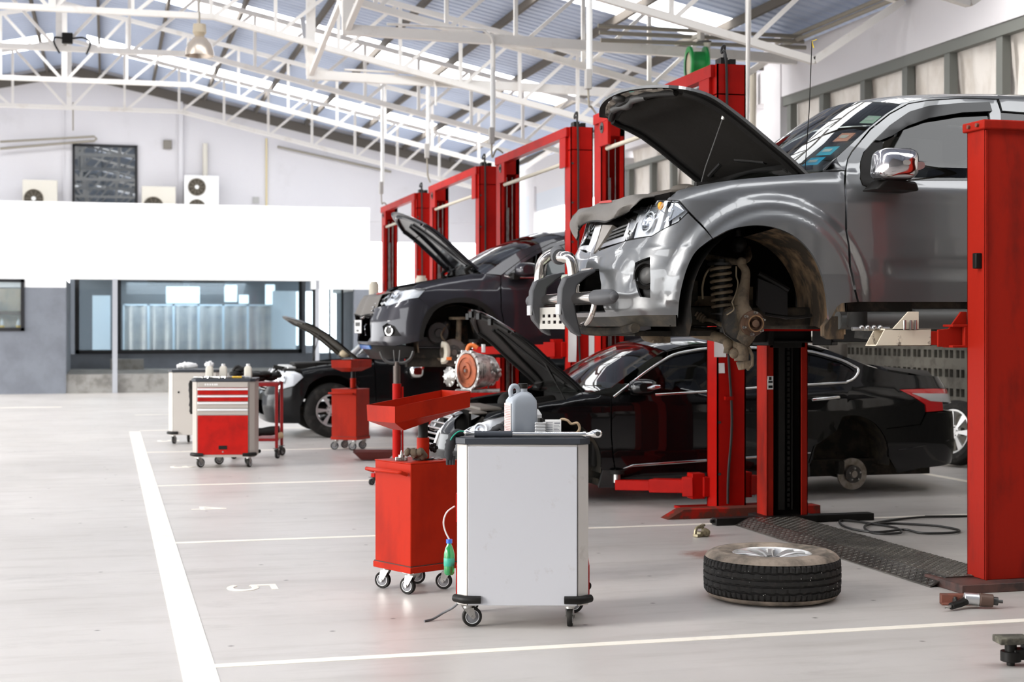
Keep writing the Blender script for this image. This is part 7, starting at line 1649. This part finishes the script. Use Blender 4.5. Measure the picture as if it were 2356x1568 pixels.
nb = I(vs, [(972, 783), (964.5, 781), (966.4, 761), (976, 728), (991, 707), (963, 685.5), (940, 688.5), (896, 702), (878, 704)])
zt_ = vs.inv(878, 704)[1]; zl_ = vs.inv(900, 795)[1]
hb_ = nb + [(.45, zt_-.02), (.01, zt_-.02)]; lo_ = [(.01, 1.30), (.5, 1.29), (.85, zl_+.0)]
fz = vs.inv(893.7, 760.5)
fogh = [(fz[0]-.09, fz[1]+.05), (fz[0]-.02, fz[1]+.085), (fz[0]+.08, fz[1]+.05), (fz[0]+.16, fz[1]-.055), (fz[0]-.05, fz[1]-.06)]
panel(vs, 'front_bumper', GV, hb_+[(-u, z) for u, z in hb_[::-1]]+[(-u, z) for u, z in lo_[::-1]]+lo_, root, holes=[fogh, [(-u, z) for u, z in fogh], [(-.40, 1.60), (-.46, 1.38), (-.36, 1.33), (.36, 1.33), (.46, 1.38), (.40, 1.60)]], uz=True, h=.04)
for sg in (1, -1):
    fb = panel(vs, 'fog_lamp_bezel', BLK, [(sg*u, z) for u, z in fogh], root, uz=True, off=-.03, thick=.02, h=.06)
    MB().lathe([(.050, .0), (.052, .014), (.040, .016), (.036, .004)], vs.pt(sg*fz[0], fz[1], -.02), vs.nrm(sg*fz[0], fz[1]), 24, closed=True).make('fog_lamp_ring', CHR, fb, smooth=40)
    MB().lathe([(.036, .004), (.001, .012)], vs.pt(sg*fz[0], fz[1], -.02), vs.nrm(sg*fz[0], fz[1]), 20).make('fog_lamp_glass', GUN, fb, smooth=40)
panel(vs, 'lower_bumper', BLK, [(-.95, 1.285), (-.5, 1.28), (.5, 1.28), (.95, 1.285), (1.08, 1.27), (1.08, 1.17), (.6, 1.13), (-.6, 1.13), (-1.08, 1.17), (-1.08, 1.27)], root, uz=True, off=-.02, thick=.04, h=.06)
panel(vs, 'blue_film', pm('film_blue', (.05, .18, .50), .3, coat=.5), [(-.35, 1.285), (.35, 1.285), (.35, 1.245), (-.35, 1.245)], root, uz=True, off=.0, thick=.02, h=.08)
headlamp(vs, root, hl)
MB().b2((2.98, YV-.5, 1.2), (3.0, YV+.5, 1.85)).make('radiator_panel', DARK, root, smooth=0)
g = MB()
for k in range(4): z = 1.63+.04*k; g.tube([vs.pt(-.42+.84*j/12, z, .004) for j in range(13)], .012, 8)
g.tube([vs.pt(-.25, 1.72, .01), vs.pt(-.12, 1.60, .01), vs.pt(.12, 1.60, .01), vs.pt(.25, 1.72, .01)], .02, 8); g.make('grille', CHR, root, smooth=50)
np_ = MB().b2((2.755, YV-.20, 1.42), (2.765, YV+.26, 1.57)).make('number_plate', PAPER, root, bevel=.004)
m = MB()
for k in range(6): m.b2((2.752, YV-.13+.055*k, 1.50), (2.756, YV-.10+.055*k, 1.545))
m.b2((2.752, YV-.05, 1.44), (2.756, YV+.1, 1.46)); m.make('plate_marks', GUN, np_, smooth=0)
ub = vs.uofx(5.05); zsv = 1.31
fwin = I(vs, [(1166, 632), (1205, 603), (1236, 584), (1268, 568), (1295, 562)]) + [(ub-.03, 2.44), (ub-.03, 2.06)] + I(vs, [(1295, 637), (1188, 637)])
panel(vs, 'front_door', GV, I(vs, [(1153.5, 634), (1153.5, 667), (1154.5, 713), (1164, 760), (1168, 796)])+[(ub, zsv), (ub, 2.50)]+I(vs, [(1295, 553), (1268, 560), (1232, 578), (1200, 598)]), root, holes=[fwin], uz=True, mir=True, h=.06)
panel(vs, 'front_window', TINT, fwin, root, uz=True, mir=True, off=-.012, thick=.005, h=.1)
for sg in (1, -1): MB().tube(spline([vs.pt(sg*u, z, .004) for u, z in I(vs, [(1295, 638.5), (1188, 638.5), (1160, 634)])], 3), .010, 8).make('window_chrome', CHR, root, smooth=60)
splitcar_rear(vs, root, GV, 5.06, zsv, 2.05, 2.52, (6.36, 1.25, .40), 7.3)
apx = [(1118, 629), (1156, 601), (1201, 574), (1250, 556), (1295, 543)]
apw = [vs.pt(*vs.inv(*p)) for p in apx]
panel(vs, 'a_pillar', GV, I(vs, apx)+[(vs.uofx(6.6), 2.54), (vs.uofx(6.6), 2.50), (ub, 2.51)]+I(vs, [(1295, 551), (1268, 558), (1232, 576), (1200, 596), (1153, 632)]), root, uz=True, mir=True, h=.06)
sheetmesh('windscreen', [GLASS, GLASS], crossgrid([p+Vector((0, .02, 0)) for p in apw], YV, [0, .02, .04, .06, .07], [-.26, -.24, -.2, -.17, -.14]), root, .005, smooth=80)
rl = [apw[-1], Vector((5.4, apw[-1].y+.02, 2.57)), Vector((6.2, apw[-1].y+.03, 2.57)), Vector((6.9, apw[-1].y+.06, 2.50))]
sheetmesh('roof', [GV, INT], crossgrid(spline(rl, 4), YV, .07, [-.14*max(0, 1-i/5) for i in range(13)]), root, .02)
sheetmesh('rear_glass', [TINT, TINT], crossgrid([rl[-1]+Vector((.02, .05, 0)), Vector((7.2, YV-.68, 2.1))], YV, [.07, .03], [0, .05]), root, .006)
MB().b2((7.2, YV-.7, 1.3), (7.26, YV+.7, 2.1)).make('tailgate', GV, root, bevel=.01)
MB().b2((3.2, YV-.65, 1.15), (7.1, YV+.65, 1.25)).b2((4.15, YV-.82, 1.18), (6.0, YV+.82, 1.28)).b2((3.2, YV-.62, 1.05), (3.9, YV-.5, 1.2)).make('underbody', UNDER, root, smooth=0)
MB().b2((3.3, YV-.5, 1.5), (3.9, YV+.5, 1.95)).b2((3.2, YV-.78, 1.86), (4.0, YV+.78, 1.9)).b2((3.96, YV-.8, 1.3), (4.02, YV+.8, 2.04)).make('engine', ENG, root, bevel=.02)
for sg in (1, -1):
    MB().grid([arcpts(3.70, 1.30, .425+.01*i, YV-sg*y, 192, -10, 16) for i, y in enumerate((.87, .75, .5, .3))]).make('wheel_arch_liner', pm('liner_brown', (.02, .015, .011), .8, spec=.1, col2=(.07, .045, .028), nscale=7), root, smooth=60)
    MB().b2((3.3, YV-sg*.3, 1.3), (4.1, YV-sg*.28, 1.75)).make('inner_panel', pm('panel_brown', (.03, .022, .016), .8, col2=(.10, .05, .03), nscale=9), root, smooth=0)
fl_ = [(1082, 740), (1100, 735), (1160, 800), (1153, 822), (1105, 815)]
MB().prism([(atY(x, y, 16.5).x, atY(x, y, 16.5).z) for x, y in fl_], 'y', 16.5, 16.53).make('arch_flap', MUD, root)
rc = atY(1043, 810.6, 16.33); rotor(root, tuple(rc), .150)
m = MB(); m.tube(spline([atY(1016, 792, 16.3), atY(1026, 795, 16.28), atY(1029, 812, 16.28), atY(1025, 828, 16.28), atY(1016, 830, 16.3)], 4), .035, 8); m.make('brake_caliper', pm('caliper_cream', (.58, .53, .43), .5), root, smooth=40)
a, b_ = atY(1057, 735, 16.45), atY(1054, 792, 16.4); m = MB(); m.cyl(a, b_, .032); m.cyl(a, a+Vector((0, 0, .03)), .12); m.cyl(b_, Vector(tuple(rc))+Vector((0, .08, 0)), .045); m.make('strut', DIRT, root, smooth=40)
m = MB(); c = atY(1003, 765, 16.6); m.cyl(c, c+Vector((0, -.14, 0)), .12, seg=20); m.cyl(c, c+Vector((0, -.18, 0)), .05, seg=16); m.box(c+Vector((-.1, 0, -.1)), (.3, .15, .12)); m.ball(c+Vector((.1, -.05, .08)), .06); m.make('gearbox_side', GUN, root, bevel=.01)
m = MB(); m.tube(spline([atY(985, 812, 16.7), atY(1010, 822, 16.5), atY(1040, 832, 16.42)], 4), .035, 8); m.tube(spline([atY(1030, 745, 16.5), atY(1015, 770, 16.4), atY(1028, 790, 16.4)], 4), .01, 6); m.make('lower_arm', DIRT, root, smooth=50)
p = atY(1210, 620, 16.08); m = MB(); loftloops(m, [[Vector((p.x+a_*w_, y, p.z+b_2*h__)) for a_, b_2 in rrect(1, 1, .35, 3)] for w_, h__, y in ((.12, .09, 15.98), (.23, .15, 16.02), (.25, .16, 16.09), (.2, .12, 16.14))]); mi = m.make('door_mirror', GV, root, smooth=60); MB().b2((p.x-.14, 16.1, p.z-.11), (p.x-.06, 16.24, p.z-.03)).make('mirror_arm', BLK, mi, bevel=.01)
edge = spline([atY(x, y, 16.38+.012*i) for i, (x, y) in enumerate([(1102, 617), (1081, 598.5), (1041, 561), (1010, 533), (983, 515)])], 4)
h_, hs = bonnet(root, GV, YV, edge, (-.24, .14), .02, under=pm('glossy_under', (.012, .012, .014), .25, coat=.6))
m = MB(); a, b_ = hs(.62, .9, .03), atY(928, 652, 17.3); m.tube([a, b_], .006, 6); m.make('bonnet_prop', BLK, root)
for s_ in (-1, 1): MB().tube(spline([(3.93, YV+s_*.62, 2.05), (3.86, YV+s_*.62, 2.12), (3.95, YV+s_*.64, 2.18)], 4), .02, 8).make('bonnet_hinge', BLK, root)


# grey cover over the front of the crossover
t = thing('fender_cover', 'dark grey fender cover hanging over the front of the raised crossover', 'cover', (2.75, YV, 1.9), 0, world=True)
rows = []
for i in range(12):
    f = i/11; row = []
    for j in range(19):
        s_ = -1+2*j/18; y = YV+.05+.50*s_
        if f < .45: x = 3.12-.25*f/.45; z = 1.89-.05*(f/.45)
        else: x = 2.87-.12*((f-.45)/.55)**.8; z = 1.84-.22*((f-.45)/.55)-.10*(s_ > .3)*(f-.45)
        row.append(Vector((x+.02*math.sin(s_*9+f*4)-.0+.10*abs(s_)**3, y, z+.015*math.sin(s_*6+1))))
    rows.append(row)
sheetmesh('cloth', [CLO, CLO], rows, t, .006, smooth=70)
MB().tube([rows[-1][j] for j in range(19)], .007, 6).make('hem', BLK, t)
MB().grid([[rows[i][j]+Vector((-.002, 0, .008)) for j in (6, 7, 8, 9)] for i in (1, 2, 3)]).make('print', REDP, t, smooth=0)
# two dusty canisters in the engine bay of the crossover and behind it
for k, (px, py, Y) in enumerate(((962, 668, 19.3), (860, 680, 19.6))):
    a = atY(px, py, Y)
# ---- low black pickup at the back
YB = 21.25; BP2 = paint('pickup_black', (.004, .0045, .005), 0., .3, .4, .12)
bs = Skin(YB, [(2.02, 0), (2.03, .3), (2.07, .55), (2.17, .76), (2.36, .87), (2.6, .905), (2.95, .92), (4.0, .92), (6.3, .92), (7.2, .9), (7.3, .8), (7.32, 0)],
          side=[(.15, .08), (.3, .03), (.5, 0), (.85, .0), (1.0, .02), (1.06, .05), (1.4, .18), (1.65, .28), (1.75, .36)],
          front=[(.1, .12), (.25, .03), (.4, 0), (.55, .01), (.7, .08), (.9, .18), (1.1, .4)], rear=[(.2, 0), (1.7, .1)],
          top=[(2.1, .93), (2.5, .965), (2.8, 1.01), (3.1, 1.04), (3.4, 1.07), (3.48, 1.075), (3.5, 99), (9, 99)], rnd=.10, zr=(.15, 1.75))
root = thing('pickup_truck', 'black pickup with its bonnet up, standing on its wheels behind the farther orange drainer', 'pickup truck', (4.7, YB, 0), 0, world=True)
A2 = circ(bs, 2.93, .40, .445, 135, -5, 16)
hl = I(bs, [(632, 855), (640, 850), (676, 854), (692, 860), (698, 868), (676, 887), (643, 896)])
fen = I(bs, [(853, 829), (795, 832), (730, 841), (693, 849), (699, 868)]) + A2 + [(bs.uofx(3.40), .30), (bs.uofx(3.52), .30), (bs.uofx(3.50), 1.0)]
panel(bs, 'front_fender', BP2, fen, root, uz=True, mir=True, h=.06)
hb_ = [A2[0]] + I(bs, [(699, 870), (677, 889), (642, 898)]) + [(.4, .80), (.01, .80)]
hb_ = [(bs.uofx(2.50), .20), (bs.uofx(2.50), .42)] + hb_
lo_ = [(.01, .22), (.6, .2)]
panel(bs, 'front_bumper', BP2, hb_+[(-u, z) for u, z in hb_[::-1]]+[(-u, z) for u, z in lo_[::-1]]+lo_, root, holes=[[(-.42, .76), (-.42, .62), (.42, .62), (.42, .76)], [(-.4, .5), (-.45, .3), (.45, .3), (.4, .5)]], uz=True, h=.06)
headlamp(bs, root, hl)
MB().b2((2.3, YB-.55, .3), (2.33, YB+.55, .95)).make('radiator_panel', DARK, root, smooth=0)
g = MB()
for k in range(4): g.tube([bs.pt(-.42+.84*j/8, .64+.035*k, 0) for j in range(9)], .008, 6)
g.make('grille', CHR, root)
MB().b2((1.975, YB-.2, .46), (1.985, YB+.24, .60)).make('number_plate', pm('plate_pale', (.55, .55, .47), .5), root, bevel=.004)
ub = bs.uofx(4.55)
fwin = [(bs.uofx(3.75), 1.08), (bs.uofx(3.95), 1.30), (bs.uofx(4.25), 1.56), (ub-.05, 1.62), (ub-.05, 1.08)]
panel(bs, 'front_door', BP2, [(bs.uofx(3.53), .32), (bs.uofx(3.51), 1.05), (bs.uofx(3.62), 1.12), (bs.uofx(3.90), 1.34), (bs.uofx(4.22), 1.62), (ub, 1.68), (ub, .34)], root, holes=[fwin], uz=True, mir=True, h=.07)
panel(bs, 'front_window', TINT, fwin, root, uz=True, mir=True, off=-.012, thick=.005, h=.15)
panel(bs, 'a_pillar', BP2, [(bs.uofx(3.45), 1.07), (bs.uofx(3.8), 1.36), (bs.uofx(4.15), 1.66), (bs.uofx(4.5), 1.74), (bs.uofx(5.6), 1.74), (bs.uofx(5.6), 1.70), (ub, 1.69), (bs.uofx(4.22), 1.635), (bs.uofx(3.90), 1.355), (bs.uofx(3.62), 1.13), (bs.uofx(3.52), 1.07)], root, uz=True, mir=True, h=.06)
splitcar_rear(bs, root, BP2, 4.56, .34, 1.07, 1.70, (6.1, .40, .445), 7.3)
apw = [bs.pt(bs.uofx(x), z) for x, z in ((3.46, 1.07), (3.8, 1.36), (4.15, 1.66), (4.3, 1.71))]
sheetmesh('windscreen', [GLASS, GLASS], crossgrid([p+Vector((0, .02, 0)) for p in apw], YB, [0, .02, .05, .06], [-.2, -.2, -.15, -.12]), root, .005, smooth=80)
rl = [apw[-1], Vector((4.8, apw[-1].y, 1.76)), Vector((5.6, apw[-1].y+.02, 1.74)), Vector((6.8, apw[-1].y+.05, 1.68))]
sheetmesh('roof', [BP2, INT], crossgrid(spline(rl, 3), YB, .06, [-.12*max(0, 1-i/5) for i in range(10)]), root, .02)
MB().b2((7.22, YB-.75, .45), (7.28, YB+.75, 1.6)).make('tailgate', BP2, root, bevel=.01)
MB().b2((2.4, YB-.65, .3), (7.1, YB+.65, .42)).b2((3.55, YB-.85, .26), (5.6, YB+.85, .34)).make('underbody', UNDER, root, smooth=0)
MB().b2((2.5, YB-.35, .5), (3.2, YB+.35, 1.0)).b2((2.3, YB-.75, .86), (3.4, YB+.75, .93)).b2((3.38, YB-.8, .4), (3.44, YB+.8, 1.02)).b2((2.45, YB-.65, .85), (2.75, YB-.4, 1.0)).make('engine', ENG, root, bevel=.02)
MB().b2((2.36, YB-.65, .91), (2.52, YB+.6, .955)).make('slam_panel', pm('bright_slam', (.6, .6, .58), .35, .5), root, bevel=.01)
for sg in (1, -1):
    for ax_ in (2.93, 6.1):
        MB().grid([arcpts(ax_, .40, .455, YB-sg*y, 190, -10, 16) for y in (.88, .7, .4)]).make('wheel_arch_liner', UNDER, root, smooth=60)
        wheel('wheel', root, (ax_, YB-sg*.79, .37), (0, -sg, 0), .37, .24, .215, ALU, 6)
p = bs.pt(bs.uofx(3.72), 1.1)+Vector((0, -.12, -.02)); p = atY(958, 853, 20.2); m = MB(); loftloops(m, [[Vector((p.x+a_*w_, y, p.z+b_2*h__)) for a_, b_2 in rrect(1, 1, .35, 3)] for w_, h__, y in ((.12, .1, 20.1), (.2, .18, 20.13), (.2, .19, 20.2), (.16, .15, 20.25))]); m.make('door_mirror', CHR, root, smooth=60); MB().b2((p.x-.05, 20.2, p.z-.1), (p.x+.05, 20.36, p.z-.04)).make('mirror_arm', BLK, root)
edge = spline([atY(x, y, 20.48+.01*i) for i, (x, y) in enumerate([(828, 826), (795, 799), (762, 772), (730, 752), (706, 741)])], 4)
h_, hs = bonnet(root, BP2, YB, edge, (-.22, .06), .03, under=pm('dusty_under', (.07, .062, .05), .5))
m = MB(); m.ball(atY(795, 813, 20.7), .07, (1.2, 1, .8)); m.make('tan_cap', pm('tan_cap', (.55, .45, .30), .6), root)
m = MB(); m.tube([hs(.55, .1, .03), atY(718, 832, 20.6)], .006, 6); m.make('bonnet_prop', GUN, root)
